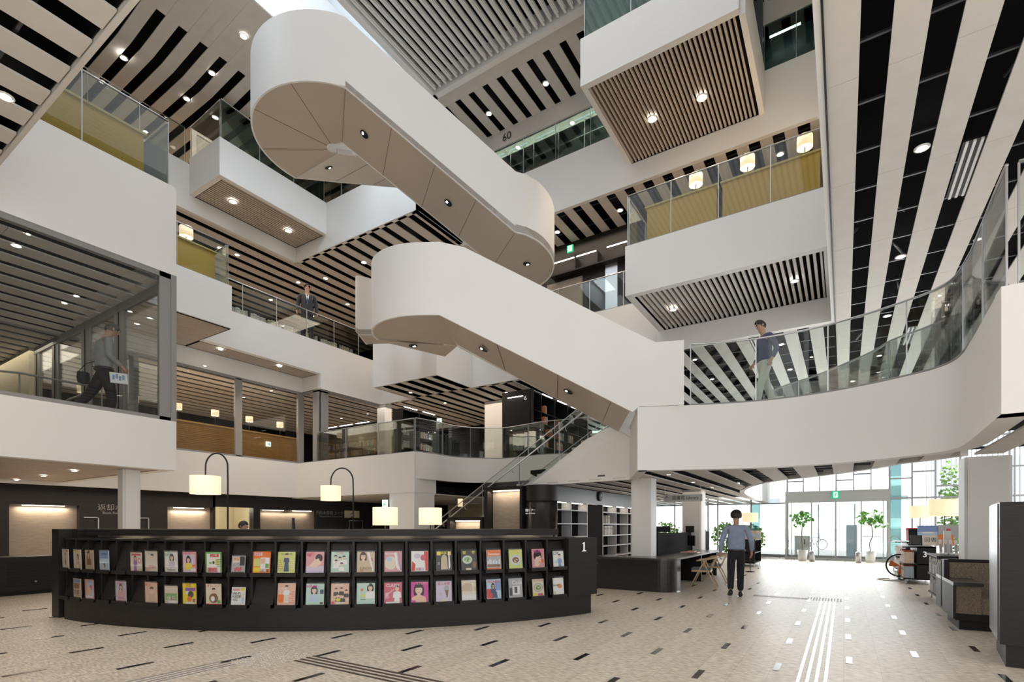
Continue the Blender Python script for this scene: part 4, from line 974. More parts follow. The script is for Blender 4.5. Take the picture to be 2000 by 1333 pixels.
for row, (z0, z1) in enumerate(ROWS):
    b = MB(); arcprism(b, -86.6, -24.6, 7.60, 7.62, z0 - .015, z0 + .0); b.build('niche_floor', 'black', ct)
    for i, th in enumerate(ANG):
        w = .15
        p, o, t = frame_at(th, 7.80)
        up = (Vector((0, 0, z1 - z0 - .03)) - o * .13).normalized()
        c = p + Vector((0, 0, (z0 + z1) / 2)) - o * .0
        n = t.cross(up)
        b = MB(); b.obox(c, t, up, n, w, (z1 - z0 - .03) / 2, .006); fp = b.build('display_flap', 'laminate', ct)
        b = MB(); b.obox(c + t * .105 + up * .15 + n * -.008 * (1 if n.dot(o) < 0 else -1), t, up, n, .010, .028, .004); b.build('finger_slot', 'black', fp)
        b = MB(); b.obox(p + o * .085 + Vector((0, 0, z0 - .012)), t, o, (0, 0, 1), w, .055, .008); b.obox(p + o * .13 + Vector((0, 0, z0 + .008)), t, o, (0, 0, 1), w, .005, .028); b.build('ledge', 'laminate', ct)
    for i in range(len(ANG) + 1):
        th = (ANG[i - 1] + ANG[i]) / 2 if 0 < i < len(ANG) else (ANG[0] - 1.0 if i == 0 else ANG[-1] + 1.35)
        p, o, t = frame_at(th, 7.74); b = MB(); b.obox(p + Vector((0, 0, (z0 + z1) / 2)), t, o, (0, 0, 1), .016, .10, (z1 - z0) / 2 + .02); b.build('fin', 'laminate', ct)
# ---------------- magazines
def C(n, c, r=.45):
    if n not in MATS: mat(n, c, r)
    return n
C('skin', (.66, .42, .31)); C('skin_l', (.80, .60, .48)); C('hair', (.025, .015, .012)); C('hair_b', (.10, .045, .025))
C('m_white', (.80, .80, .78)); C('m_cream', (.74, .66, .54)); C('m_pink', (.72, .35, .38)); C('m_rose', (.62, .13, .19)); C('m_yellow', (.80, .66, .05)); C('m_red', (.62, .05, .04)); C('m_orange', (.80, .20, .04))
C('m_blue', (.22, .33, .58)); C('m_sky', (.48, .62, .74)); C('m_teal', (.10, .40, .38)); C('m_green', (.16, .42, .12)); C('m_purple', (.28, .10, .42)); C('m_grey', (.42, .42, .43)); C('m_dark', (.05, .05, .05)); C('m_beige', (.60, .47, .33)); C('m_lime', (.62, .66, .22)); C('m_peach', (.78, .50, .38)); C('m_lilac', (.60, .54, .66)); C('m_navy', (.05, .07, .16)); C('m_brown', (.25, .13, .07)); C('m_mint', (.50, .68, .60)); C('m_magenta', (.65, .06, .33))
def ell(cx, cy, rx, ry, n=16, a0=0, a1=2 * PI): return [(cx + rx * math.cos(a0 + (a1 - a0) * k / n), cy + ry * math.sin(a0 + (a1 - a0) * k / n)) for k in range(n + (0 if a1 - a0 > 6.28 else 1))]
def person_art(cx, top, s, hair='hair', shirt='m_white', skin='skin_l', long=True, body=True, pants=None):
    """small figure drawn with flat shapes in cover units (width 1, height 1.3)"""
    L = []
    if long: L.append((hair, ell(cx, top - .30 * s, .21 * s, .34 * s)))
    if body:
        L.append((shirt, [(cx - .30 * s, top - .95 * s), (cx + .30 * s, top - .95 * s), (cx + .26 * s, top - .55 * s), (cx + .1 * s, top - .47 * s), (cx - .1 * s, top - .47 * s), (cx - .26 * s, top - .55 * s)]))
    if pants: L.append((pants, [(cx - .2 * s, top - 1.7 * s), (cx + .2 * s, top - 1.7 * s), (cx + .18 * s, top - .95 * s), (cx - .18 * s, top - .95 * s)]))
    L.append((skin, [(cx - .06 * s, top - .52 * s), (cx + .06 * s, top - .52 * s), (cx + .06 * s, top - .38 * s), (cx - .06 * s, top - .38 * s)]))
    L.append((skin, ell(cx, top - .26 * s, .135 * s, .18 * s)))
    L.append((hair, ell(cx, top - .17 * s, .17 * s, .15 * s, 12, 0, PI)))
    L.append(('hair', [(cx - .08 * s, top - .23 * s), (cx - .03 * s, top - .23 * s), (cx - .03 * s, top - .245 * s), (cx - .08 * s, top - .245 * s)]))
    L.append(('hair', [(cx + .03 * s, top - .23 * s), (cx + .08 * s, top - .23 * s), (cx + .08 * s, top - .245 * s), (cx + .03 * s, top - .245 * s)]))
    L.append(('m_rose', ell(cx, top - .35 * s, .035 * s, .014 * s, 8)))
    return L
def R_(x0, y0, x1, y1): return [(x0, y0), (x1, y0), (x1, y1), (x0, y1)]
def plate(cx, cy, r, rim, food, bits):
    L = [(rim, ell(cx, cy, r, r * .8, 20)), ('m_cream', ell(cx, cy, r * .8, r * .62, 18)), (food, ell(cx, cy, r * .62, r * .46, 16))]
    rnd = random.Random(int(cx * 100 + cy * 77))
    for k in range(9): L.append((bits[k % len(bits)], ell(cx + rnd.uniform(-.4, .4) * r, cy + rnd.uniform(-.28, .28) * r, r * .13, r * .09, 8)))
    return L
def blurbs(col, side='l', n=6, y0=.25, y1=.85, seed=1):
    rnd = random.Random(seed); L = []
    for k in range(n):
        y = y0 + (y1 - y0) * k / n; w = rnd.uniform(.14, .3)
        L.append((col, R_(.05, y, .05 + w, y + .025) if side == 'l' else R_(.95 - w, y, .95, y + .025)))
    return L
MAGN = [0]
def magazine(row, k, label, base, art, titles=(), w=.245, h=.315, dx=0, tilt=0, sleeve=True):
    w = min(w, .215 if k < 9 else .25); dx *= .3
    z0, z1 = ROWS[row]; p, o, t = frame_at(ANG[k], 7.80)
    up = (Vector((0, 0, 1)) + o * (.03 if k < 10 else -.10)).normalized(); n = up.cross(t); n = n if n.dot(o) > 0 else -n
    if tilt: q = Matrix.Rotation(tilt, 3, n); t2, u2 = q @ t, q @ up
    else: t2, u2 = t, up
    c0 = p + Vector((0, 0, z0)) + o * .074 + n * .024 + t * dx        # bottom centre, standing on the ledge
    c0 += Vector((0, 0, .014))
    th = thing('magazine', label, 'magazine', c0, 0, 'magazines on the curved counter')
    b = MB(); b.use(base); b.obox(u2 * h / 2, t2, u2, n, w / 2, h / 2, .004)
    S_ = lambda x, y, e: t2 * ((x - .5) * w) + u2 * (y / 1.3 * h) + n * (.0045 + e)
    e = 0
    for m, P in art:
        P = [(min(max(x, .01), .99), min(max(y, .01), 1.29)) for x, y in P]
        e += .00012; b.use(m); b.face([S_(x, y, e) for x, y in P])
    for (txt, x, y, sz, m) in titles:
        e += .0002; b.use(m); b.text(txt, sz * w, S_(x, y, e), t2, u2, 0, bold=.01)
    b.build('cover', None, th, weld=False)
    if sleeve:
        b = MB(); b.obox(u2 * (h / 2 + .010) + n * .0095, t2, u2, n, w / 2 + .006, h / 2 + .012, .0006); b.build('clear_sleeve', 'plastic', th)
    MAGN[0] += 1; return th
MG = magazine
MG(1, 0, 'narrow beige magazine with a small standing figure, first in the top row at far left', 'm_cream', person_art(.5, 1.05, .45, shirt='m_beige', pants='m_brown') + [('m_rose', R_(.6, 1.15, .95, 1.22))], [('エクラ', .35, 1.2, .2, 'm_grey')])
MG(1, 1, 'cream magazine with yellow corner text, overlapped by the brown-haired cover beside it', 'm_cream', [('m_yellow', R_(.05, 1.08, .6, 1.25))] + person_art(.6, 1.0, .7, shirt='m_beige', hair='hair_b'), [('大人', .3, 1.16, .24, 'm_white')], dx=.06)
MG(1, 2, 'beige magazine with a long brown-haired portrait, third in the top row', 'm_beige', person_art(.45, 1.25, .95, shirt='m_brown', hair='hair_b'), [('LiSA', .72, 1.15, .2, 'm_white')], dx=-.02)
MG(1, 3, 'pale blue magazine with a small dark head near the bottom, top row left', 'm_sky', [('m_blue', R_(.0, .5, 1, 1.28)), ('m_sky', R_(0, .4, 1, .8)), ('hair_b', ell(.5, .35, .13, .14)), ('skin_l', ell(.45, .31, .08, .09))], [('magazine', .55, 1.08, .17, 'm_navy')])
MG(1, 5, 'white magazine with a figure in purple and a red round badge', 'm_cream', [('m_red', R_(.08, 1.1, .92, 1.2)), ('m_red', ell(.78, .78, .13, .17)), ('m_white', ell(.78, .78, .09, .1))] + person_art(.42, 1.08, .6, shirt='m_purple', pants='m_purple'), [('暮しの手帖', .5, 1.2, .14, 'm_rose')], w=.225, h=.295)
MG(1, 6, 'pale magazine with a windswept dark-haired portrait and red script', 'm_cream', person_art(.6, 1.18, .8, shirt='m_cream', long=False) + blurbs('m_red', 'l', 4, .12, .4, 3), [('Domani', .5, 1.18, .18, 'm_grey'), ('2021', .6, .35, .3, 'm_red')])
MG(1, 7, 'white magazine with teal title letters and a long-haired portrait', 'm_white', person_art(.55, 1.16, .85, shirt='m_lilac') + blurbs('m_grey', 'l', 4, .2, .6, 4), [('LEE', .25, 1.14, .32, 'm_teal'), ('Fashion', .5, .22, .2, 'm_navy')])
MG(1, 8, 'pink-edged magazine with a woman in a yellow blouse', 'm_pink', [('m_lilac', R_(.05, .1, .9, 1.15))] + person_art(.42, 1.05, .85, shirt='m_yellow') + [('m_orange', R_(.7, .4, .95, .55)), ('m_white', R_(.6, .15, .95, .3))], [('ミセス', .25, 1.18, .22, 'm_magenta')])
MG(1, 9, 'green-framed magazine crowded with red headlines', 'm_green', [('m_white', R_(.08, .05, .92, 1.2)), ('m_red', R_(.3, 1.0, .85, 1.18)), ('m_pink', R_(.1, .1, .75, .38)), ('m_green', ell(.3, .65, .1, .05)), ('hair_b', ell(.5, .68, .07, .09)), ('m_lime', R_(.6, .5, .88, .9))] + blurbs('m_dark', 'r', 5, .45, .95, 5), [('サンキュ', .55, 1.09, .22, 'm_white'), ('節約', .42, .24, .26, 'm_red')])
MG(1, 10, 'small dark magazine with a cluster of red flowers', 'm_grey', [('m_cream', R_(.1, .8, .7, 1.2)), ('m_dark', R_(.6, .6, .95, 1.25))] + [('m_rose', ell(.3 + .13 * i, .3 + .08 * (i % 2), .1, .13)) for i in range(4)] + [('m_dark', R_(.05, .05, .95, .15))], [('園芸', .35, 1.05, .22, 'm_orange')], w=.2, h=.26)
MG(1, 11, 'busy orange and pink magazine with food pictures', 'm_orange', [('m_rose', R_(.02, 1.05, .45, 1.28)), ('m_lime', R_(.05, .45, .4, .9)), ('m_white', R_(.42, .3, .95, .95)), ('m_peach', R_(.45, .6, .7, .9)), ('m_green', R_(.72, .35, .92, .6)), ('m_yellow', R_(.05, .1, .4, .4)), ('m_brown', R_(.5, .12, .9, .28))], [('ESSE', .3, 1.14, .26, 'm_white'), ('特集', .6, .2, .2, 'm_white')], w=.26, h=.32)
MG(1, 12, 'lime green magazine with a standing figure in a long dark dress', 'm_lime', person_art(.5, 1.22, .55, shirt='m_navy', long=False) + [('m_navy', [(.36, .15), (.66, .15), (.6, .85), (.42, .85)])] + blurbs('m_red', 'l', 5, .3, .9, 6) + blurbs('m_white', 'r', 5, .3, .9, 7), [('リンネル', .5, 1.17, .17, 'm_dark')])
MG(1, 13, 'pink flower magazine with a reclining woman', 'm_pink', [('m_rose', ell(.2, 1.1, .12, .1)), ('m_pink', ell(.35, 1.0, .1, .09)), ('m_lilac', R_(0, .05, 1, .45)), ('hair', ell(.72, .95, .2, .22)), ('skin_l', [(.15, .45), (.5, .35), (.85, .6), (.8, .95), (.5, .85), (.3, .62)]), ('hair', ell(.82, .88, .09, .14))], [('美的', .2, 1.15, .24, 'm_rose')], w=.26)
MG(1, 14, 'pale magazine with five young people in white in a cluster', 'm_mint', sum([person_art(x, y, .55, shirt='m_white', long=False) for x, y in ((.25, 1.12), (.72, 1.08), (.5, 1.02), (.28, .85), (.6, .68))], []) + [('m_rose', R_(.0, .02, 1, .09))], [('STAR', .5, 1.2, .17, 'm_pink')])
MG(1, 15, 'beige magazine with a brown-haired portrait and a painted diagonal glare strip', 'm_beige', person_art(.35, 1.25, 1.0, hair='hair_b', shirt='m_beige') + [('m_rose', ell(.8, .8, .09, .12)), ('m_white', [(.55, 1.28), (.7, 1.28), (.95, .2), (.9, .1)])], [('JUNON', .5, .3, .2, 'm_brown'), ('7月', .25, .14, .16, 'm_red')])  # white diagonal is sleeve glare put into the cover art
MG(1, 16, 'pale pink and blue magazine with strong painted plastic glare', 'm_pink', [('m_cream', ell(.35, .6, .35, .4)), ('m_sky', R_(.12, .7, .42, .95)), ('m_white', [(.55, 1.2), (.7, 1.25), (.8, .5), (1, .05), (.7, .3)]), ('m_blue', [(.8, 1.2), (.86, 1.2), (.95, .2), (.9, .1)])], [('MAQUIA', .3, 1.15, .14, 'm_white')])  # white and blue streaks are sleeve glare put into the cover art
MG(1, 17, 'white and crimson magazine, its face hidden by painted reflections', 'm_white', [('m_red', [(.75, 1.28), (1, 1.28), (1, .1), (.85, .1)]), ('m_rose', ell(.7, .9, .16, .18)), ('m_red', [(0, .1), (.2, .1), (.25, .5), (.05, .7)]), ('m_lilac', ell(.35, 1.0, .2, .15)), ('m_lilac', R_(.3, .12, .75, .3))], [('VOCE', .3, .2, .2, 'm_red')])  # reflections drawn as flat colour in the cover art
MG(1, 18, 'dark magazine with yellow characters and a tan draped shape', 'm_dark', [('m_yellow', R_(.05, 1.02, .3, 1.25)), ('m_yellow', R_(.75, 1.02, .95, 1.25)), ('m_beige', [(.3, .15), (.75, .15), (.7, .9), (.55, 1.1), (.4, 1.0), (.32, .85)]), ('m_white', [(.8, 1.2), (.86, 1.2), (.92, .3), (.8, .1)])], [('和楽', .5, 1.15, .2, 'm_yellow'), ('京', .16, .5, .2, 'm_grey')], w=.23)
MG(1, 19, 'magazine with a green bowl and yellow characters', 'm_dark', plate(.4, .72, .33, 'm_mint', 'm_green', ('m_dark', 'm_lime', 'm_white')) + [('m_cream', R_(.3, .04, .65, .2)), ('m_brown', ell(.85, .4, .12, .2))], [('栄', .2, 1.14, .24, 'm_yellow'), ('養', .8, 1.14, .24, 'm_yellow')], w=.235)
MG(1, 20, 'orange-headed magazine with a grey city view', 'm_grey', [('m_orange', R_(0, .9, 1, 1.3)), ('m_orange', R_(0, .02, 1, .16))] + [('m_sky' if i % 2 else 'm_white', R_(.05 + .1 * i, .4, .12 + .1 * i, .6 + .05 * (i % 3))) for i in range(9)] + [('m_brown', R_(.05, .22, .95, .38))], [('Sweden', .5, 1.03, .25, 'm_white')], w=.235)
MG(1, 21, 'cookery magazine with a patterned plate of dark fruit', 'm_lime', plate(.5, .62, .42, 'm_sky', 'm_brown', ('m_rose', 'm_dark', 'm_cream')), [('ELLE', .45, 1.13, .32, 'm_yellow')], w=.23)
MG(1, 22, 'pink magazine with a drawn face tilted beside an orange fruit', 'm_pink', [('hair', ell(.45, .85, .33, .38)), ('skin_l', [(.2, .2), (.45, .1), (.72, .45), (.68, .85), (.4, .9), (.22, .6)]), ('hair', ell(.42, .95, .27, .17)), ('m_orange', ell(.85, .5, .11, .13)), ('m_red', ell(.58, .42, .06, .03))], [('MORE', .5, 1.15, .28, 'm_magenta')], w=.23)
MG(1, 23, 'white magazine with a smiling short-haired woman in blue, last of the top row', 'm_white', person_art(.6, 1.1, .75, shirt='m_blue', long=False, pants='m_blue') + [('m_sky', R_(.15, .35, .45, .6))], [('LDK', .3, 1.12, .3, 'm_navy')], w=.21, h=.27)
MG(0, 1, 'sepia magazine with large black characters, bottom row far left', 'm_beige', [('m_brown', R_(.05, .65, .8, 1.0)), ('m_blue', R_(.05, 1.05, .9, 1.25))], [('京都', .4, .4, .38, 'm_dark')], dx=.06)
MG(0, 2, 'pink and blue crowded magazine, bottom row left', 'm_pink', [('m_sky', R_(.3, .2, .95, 1.2)), ('m_rose', ell(.7, .8, .16, .18)), ('m_white', R_(.1, .1, .9, .25)), ('m_peach', ell(.5, .55, .25, .25))], [('美ST', .6, 1.15, .26, 'm_blue')], dx=-.02)
MG(0, 4, 'lilac magazine with a long-haired woman in pink tones', 'm_lilac', person_art(.5, 1.15, .85, shirt='m_pink') + [('m_pink', R_(.15, .12, .9, .3))] + blurbs('m_magenta', 'r', 5, .4, .9, 9), [('and GIRL', .5, 1.17, .19, 'm_magenta'), ('Summer', .5, .3, .2, 'm_purple')], dx=.05)
MG(0, 6, 'peach magazine with a portrait in profile and red characters', 'm_peach', person_art(.55, 1.08, 1.0, shirt='m_beige', hair='hair', long=False), [('ゆう', .25, 1.16, .26, 'm_red')], w=.225)
MG(0, 7, 'cream magazine with a forest photograph and white box', 'm_cream', [('m_green', R_(.05, .3, .95, .8)), ('m_brown', R_(.3, .3, .8, .5)), ('m_white', R_(.15, .1, .85, .28)), ('m_lilac', ell(.2, .22, .12, .12))], [('休日', .5, .42, .34, 'm_white')], w=.215, h=.27)
MG(0, 8, 'bright yellow magazine with a purple banner', 'm_yellow', [('m_purple', R_(.2, .85, .95, 1.05)), ('m_white', ell(.35, .75, .13, .1)), ('m_dark', ell(.6, .65, .22, .2)), ('m_orange', ell(.5, .38, .18, .16)), ('m_white', R_(.2, .05, .85, .2)), ('m_purple', R_(.75, .2, .92, .4))], [('日経', .45, 1.18, .2, 'm_red')])
MG(0, 9, 'white and red magazine with a person in brown holding a white animal', 'm_cream', [('m_red', R_(0, .02, 1, .13))] + person_art(.52, 1.08, .7, shirt='m_brown', long=False) + [('m_brown', ell(.5, .45, .3, .28)), ('m_white', ell(.45, .42, .13, .16)), ('m_green', ell(.85, .25, .12, .1))], [('オレンジ', .5, 1.18, .22, 'm_red')], w=.235)
MG(0, 10, 'small white magazine headed Wi-Fi in bold black', 'm_white', [('m_yellow', R_(.68, 1.05, .92, 1.25)), ('m_pink', R_(.08, 1.05, .6, 1.2)), ('m_sky', R_(.75, .2, .9, .55))] + blurbs('m_grey', 'r', 5, .5, .95, 12), [('Wi-Fi', .36, .86, .27, 'm_dark'), ('光回線', .36, .64, .22, 'm_dark'), ('5G', .3, .42, .26, 'm_dark')], w=.205, h=.265)
MG(0, 12, 'salmon magazine with a short-haired standing woman in white', 'm_peach', [('m_orange', R_(.05, .2, .35, .65))] + person_art(.5, 1.2, .6, shirt='m_white', pants='m_cream', long=False) + blurbs('m_rose', 'r', 6, .2, .9, 15), [('CREA', .28, .98, .18, 'm_white')], w=.27, h=.325)
MG(0, 13, 'pale aqua magazine with a long-haired woman resting her chin', 'm_mint', person_art(.45, 1.15, .95, shirt='m_sky') + [('m_navy', R_(.78, .7, .97, .95)), ('m_dark', R_(.78, .1, .95, .22))], [('InRed', .3, 1.15, .26, 'm_magenta')], w=.26)
MG(0, 14, 'magazine with a group of five in dark clothes and gold letters', 'm_peach', sum([person_art(x, y, .5, shirt='m_dark', long=False) for x, y in ((.28, 1.05), (.58, 1.08), (.85, .95), (.38, .72), (.65, .68))], []) + [('m_yellow', ell(.4, .35, .14, .09)), ('m_cream', R_(.3, .08, .8, .2)), ('m_rose', R_(.02, .05, .2, .25))], [('SPUR', .45, 1.2, .2, 'm_white')], w=.25)
MG(0, 15, 'mint magazine with a dark-haired figure at the right edge', 'm_mint', person_art(.75, 1.25, .9, shirt='m_white') + [('m_orange', ell(.28, .9, .08, .08)), ('m_lime', ell(.35, .55, .14, .12)), ('m_green', R_(.2, .3, .5, .36))], [('天然生活', .4, 1.2, .15, 'm_white')], w=.25)
MG(0, 16, 'crimson-pink magazine headed CLASSY with a woman in white', 'm_rose', [('m_pink', [(.05, .4), (.6, .9), (.55, .95), (.05, .6)])] + person_art(.72, 1.15, .8, shirt='m_white', long=False, pants='m_white') + [('m_white', R_(.1, .05, .6, .16))] + blurbs('m_white', 'l', 5, .35, .75, 18), [('CLASSY', .48, 1.12, .23, 'm_white')], w=.25)
MG(0, 17, 'magenta magazine filled by a large smiling long-haired face', 'm_magenta', person_art(.45, 1.2, 1.5, shirt='m_peach', skin='skin_l') + [('m_magenta', ell(.85, .85, .1, .1)), ('m_magenta', R_(0, .02, .25, .2))], [('STORY', .65, 1.2, .22, 'm_pink')], w=.255)
MG(0, 18, 'pale grey magazine with a bouquet of dried flowers and red characters', 'm_lilac', [('m_grey', ell(.68, .85, .17, .2)), ('m_brown', [(.66, .3), (.74, .3), (.8, .75), (.58, .75)]), ('m_cream', R_(.3, .06, .75, .18))], [('婦人画報', .5, 1.14, .2, 'm_rose'), ('花', .3, .5, .18, 'm_grey')], w=.235)
MG(0, 19, 'golden photo magazine of a reed pot on a grid table', 'm_beige', [('m_cream', R_(0, .9, 1, 1.3)), ('m_beige', ell(.4, .95, .35, .2)), ('m_cream', R_(0, .4, 1, .62)), ('m_white', R_(0, .02, 1, .4))] + [('m_grey', R_(.1 + .2 * i, .02, .11 + .2 * i, .4)) for i in range(5)] + [('m_white', [(.72, 1.25), (.76, 1.28), (.9, .2), (.85, .1)])], w=.225)
MG(0, 20, 'blue and red magazine of a sunglassed woman reclining', 'm_sky', [('m_red', R_(0, .1, .45, .7)), ('m_blue', R_(.6, .6, 1, 1.2))] + person_art(.45, 1.05, .65, shirt='m_navy') + [('m_navy', [(.4, .15), (.75, .1), (.7, .5), (.4, .6)]), ('m_brown', ell(.4, .85, .12, .04))], [('FIGARO', .5, 1.14, .24, 'm_red')], w=.235)
MG(0, 21, 'grey magazine headed Casa with a black and white interior', 'm_grey', [('m_white', R_(.28, .25, .8, .8)), ('m_dark', R_(.05, .2, .25, .7)), ('m_dark', R_(.4, .35, .62, .75)), ('m_grey', R_(.1, .05, .9, .15))], [('Casa', .6, 1.02, .38, 'm_white')], w=.235)
MG(0, 22, 'salad bowl magazine with a pink title', 'm_cream', plate(.5, .68, .4, 'm_grey', 'm_green', ('m_lime', 'm_rose', 'm_white')) + [('m_yellow', R_(.05, .05, .3, .3)), ('m_rose', R_(.45, .1, .9, .25))], [('きょうの料理', .5, 1.18, .14, 'm_rose')], w=.21, h=.285)
MG(0, 23, 'white magazine with a plate of golden pasta, last of the bottom row', 'm_white', plate(.62, .68, .34, 'm_white', 'm_orange', ('m_yellow', 'm_brown', 'm_green')) + [('m_lime', ell(.15, .2, .08, .08)), ('m_lime', ell(.85, 1.15, .06, .06))], [('家庭画報', .25, .75, .13, 'm_dark')], w=.21, h=.285)
# leaflet holders on the right end of the counter
for zz, l in ((.98, 'upper'), (.55, 'lower')):
    p, o, t = frame_at(-19.6, 7.75); t0 = thing('leaflet_holder', '%s white leaflet holder on the right end of the curved counter' % l, 'holder', (p.x, p.y, zz - .13), 0)
    b = MB(); b.obox((0, 0, .13), o, t, (0, 0, 1), .12, .012, .15); b.build('leaflets', 'm_white', t0)
    b = MB(); b.obox(t * .02, o, t, (0, 0, 1), .12, .03, .02); b.build('tray', 'black', t0)
# ---------------- tall arc lamps and table lamps behind the counter
def arc_lamp(label, base, top, dirv, span, r, h, z_shade):
    t = thing('arc_floor_lamp', label, 'lamp', (base[0], base[1], 0), 0)
    d = Vector((dirv[0], dirv[1], 0)).normalized(); b = MB(); b.lathe([(0, 0), (.16, 0), (.16, .02), (.02, .03)], n=18); b.build('base', 'black', t)
    pts = [Vector((0, 0, .02)), Vector((0, 0, top - span / 2 - .25))]
    for k in range(1, 14):
        a = PI * k / 14; pts.append(Vector((0, 0, top - span * .62)) + d * (span / 2 * (1 - math.cos(a))) + Vector((0, 0, span * .62 * math.sin(a))))
    pts.append(d * span + Vector((0, 0, z_shade + h))); b = MB(); b.tube(pts, .014, 8); b.build('bowed_pole', 'black', t)
    b = MB(); c = d * span; b.lathe([(r, z_shade), (r, z_shade + h), (r * .98, z_shade + h), (r * .98, z_shade)], (c.x, c.y, 0), 30); b.build('lamp_shade', 'shade', t)
    b = MB(); b.disc((c.x, c.y, z_shade + .03), r * .96, 24); b.disc((c.x, c.y, z_shade + h - .03), r * .96, 24, True); b.build('diffuser', 'shade_core', t)
    point('lamp_glow', (base[0] + c.x, base[1] + c.y, z_shade + h / 2), 22, (1, .74, .5), .06)
    return t
q = rd((445 - 1000) / FPX * 9.3, 9.3); arc_lamp('tall bowed floor lamp with a drum shade, left one behind the curved counter', q, 2.80, (-RT[0], -RT[1]), .40, .245, .32, 2.07)
q = rd((690 - 1000) / FPX * 10.5, 10.5); arc_lamp('tall bowed floor lamp with a drum shade, right one behind the curved counter', q, 2.67, (-RT[0], -RT[1]), .455, .195, .30, 2.01)
def stand_lamp(label, u, d, zt, zb, r, base=0, m='shade', glow=12):
    q = rd((u - 1000) / FPX * d, d); t = thing('standard_lamp', label, 'lamp', (q[0], q[1], base), 0)
    b = MB(); b.lathe([(0, 0), (.14, 0), (.14, .02), (.014, .03), (.012, zt - base - .05), (0, zt - base - .05)], n=16); b.build('base_and_stem', 'black', t)
    b = MB(); b.lathe([(r, zb - base), (r, zt - base), (r * .98, zt - base), (r * .98, zb - base)], n=30); b.build('lamp_shade', m, t)
    b = MB(); b.disc((0, 0, zb - base + .03), r * .96, 24); b.disc((0, 0, zt - base - .03), r * .96, 24, True); b.build('diffuser', 'shade_core', t)
    if glow: point('lamp_glow', (q[0], q[1], (zt + zb) / 2), glow, (1, .76, .52), .06)
stand_lamp('drum-shaded lamp on the counter staff side, left of the pair before the white core wall', 752.5, 8.7, 1.81, 1.51, .205)
stand_lamp('drum-shaded lamp on the counter staff side, right of the pair before the white core wall', 840.5, 9.2, 1.82, 1.52, .203)
stand_lamp('wide drum lamp at the right, the larger of two by the display carts', 1845, 14.6, 2.25, 1.775, .36, 0, glow=10)
stand_lamp('smaller drum lamp at the right, further back by the windows', 1797, 18, 2.19, 1.77, .32, 0, glow=8)
stand_lamp('drum lamp partly hidden by the head of the walking man', 1465, 17, 1.93, 1.62, .24, 0, glow=6)
stand_lamp('tiny lamp glimpsed under the glass staircase', 899, 18.5, 1.5 + 53 * 18.5 / 1016, 1.5 + 38 * 18.5 / 1016, .09, 0, glow=0)
# ---------------- dark wall with lit alcoves, far left
XW = -20.5
S('wall_left', 'laminate', None, (XW - .3, XW, 1.5, 4.9, 0, 2.8), (XW - .3, XW, 6.55, 9.11, 0, 2.8), (XW - .3, XW, 4.9, 6.55, 2.15, 2.8), (XW - .3, XW, 9.11, 10.79, 2.2, 2.8), (XW - .3, XW, 10.7, 10.8, 0, 2.8), (XW - .3, XW, 12.34, 12.63, 0, 2.8), (XW - .3, XW, 10.79, 12.34, 2.25, 2.8), (XW - .3, XW, 12.63, 15.4, 2.2, 2.8), (XW - .3, XW, 15.4, 20.2, 0, 2.8))
b = MB()
for y0, y1, z in ((4.9, 6.55, 2.15), (9.11, 10.7, 2.2), (12.63, 15.4, 2.2)): b.box(XW - .28, XW - .2, y0, y1, 0, z)
struct('wall_alcove', b, 'beige_wall')
stripl((XW - .08, 5.2, 2.12), (XW - .08, 6.2, 2.12), 'strip light over the large beige alcove at the far left', 'alcove strip lights')
stripl((XW - .08, 9.35, 2.17), (XW - .08, 10.4, 2.17), 'strip light over the beige alcove right of the slim column', 'alcove strip lights')
stripl((XW - .08, 12.8, 2.17), (XW - .08, 13.75, 2.17), 'strip light over the third alcove, left of two', 'alcove strip lights')
stripl((XW - .08, 14.2, 2.17), (XW - .08, 15.15, 2.17), 'strip light over the third alcove, right of two', 'alcove strip lights')
for y, L in ((5.7, 1.2), (9.9, 1.2), (13.9, 2.2)): area('alcove_light', (XW - .1, y, 2.08), (L, .06), 14, WARM, (0, 0, PI / 2))
b = MB(); b.box(-23.4, -23.3, 10.2, 13.2, 0, 2.8); b.box(-23.3, XW - .3, 10.2, 10.3, 0, 2.8); b.box(-23.3, XW - .3, 13.1, 13.2, 0, 2.8); struct('wall_back_room', b, 'cream')
point('room_light', (-22, 11.6, 2.4), 55, (1, .93, .75), .2)
b = MB(); b.box(XW - .02, XW + .0, 11.33, 11.37, 0, 2.25); struct('door_1', b, 'cream'); bpy.data.objects['door_1']['label'] = 'narrow jamb in the lit staff doorway'
b = MB(); b.text('返却ポスト', .24, (XW + .012, 7.62, 2.10), (0, 1, 0), (0, 0, 1)); b.text('Book Return Chute', .115, (XW + .012, 7.62, 1.93), (0, 1, 0), (0, 0, 1)); tag(b.build('wall_lettering', 'text_grey'), 'grey lettering for the book return chute on the dark left wall', 'lettering')
b = MB(); b.text('予約本受取コーナー', .20, (XW + .012, 16.2, 2.10), (0, 1, 0), (0, 0, 1)); b.text('Reserved Books Pick-up Corner', .10, (XW + .012, 16.2, 1.95), (0, 1, 0), (0, 0, 1)); tag(b.build('wall_lettering', 'text_grey'), 'dim grey lettering for reserved books behind the right arc lamp', 'lettering')
for y, l in ((6.85, 'left'), (8.3, 'right')):
    b = MB(); b.box(XW, XW + .06, y - .2, y + .2, 1.76, 1.79); b.box(XW, XW + .06, y + .17, y + .2, 1.2, 1.79); tag(b.build('chute_frame', 'steel'), 'pale metal frame of the %s book return chute' % l, 'frame')
t = thing('notice_board', 'beige notice board with a black letter N card behind the right arc lamp', 'board', (XW + .02, 17.4, 0), 0)
b = MB(); b.box(0, .04, -.45, .45, 1.9, 2.25); b.build('board', 'cream', t)
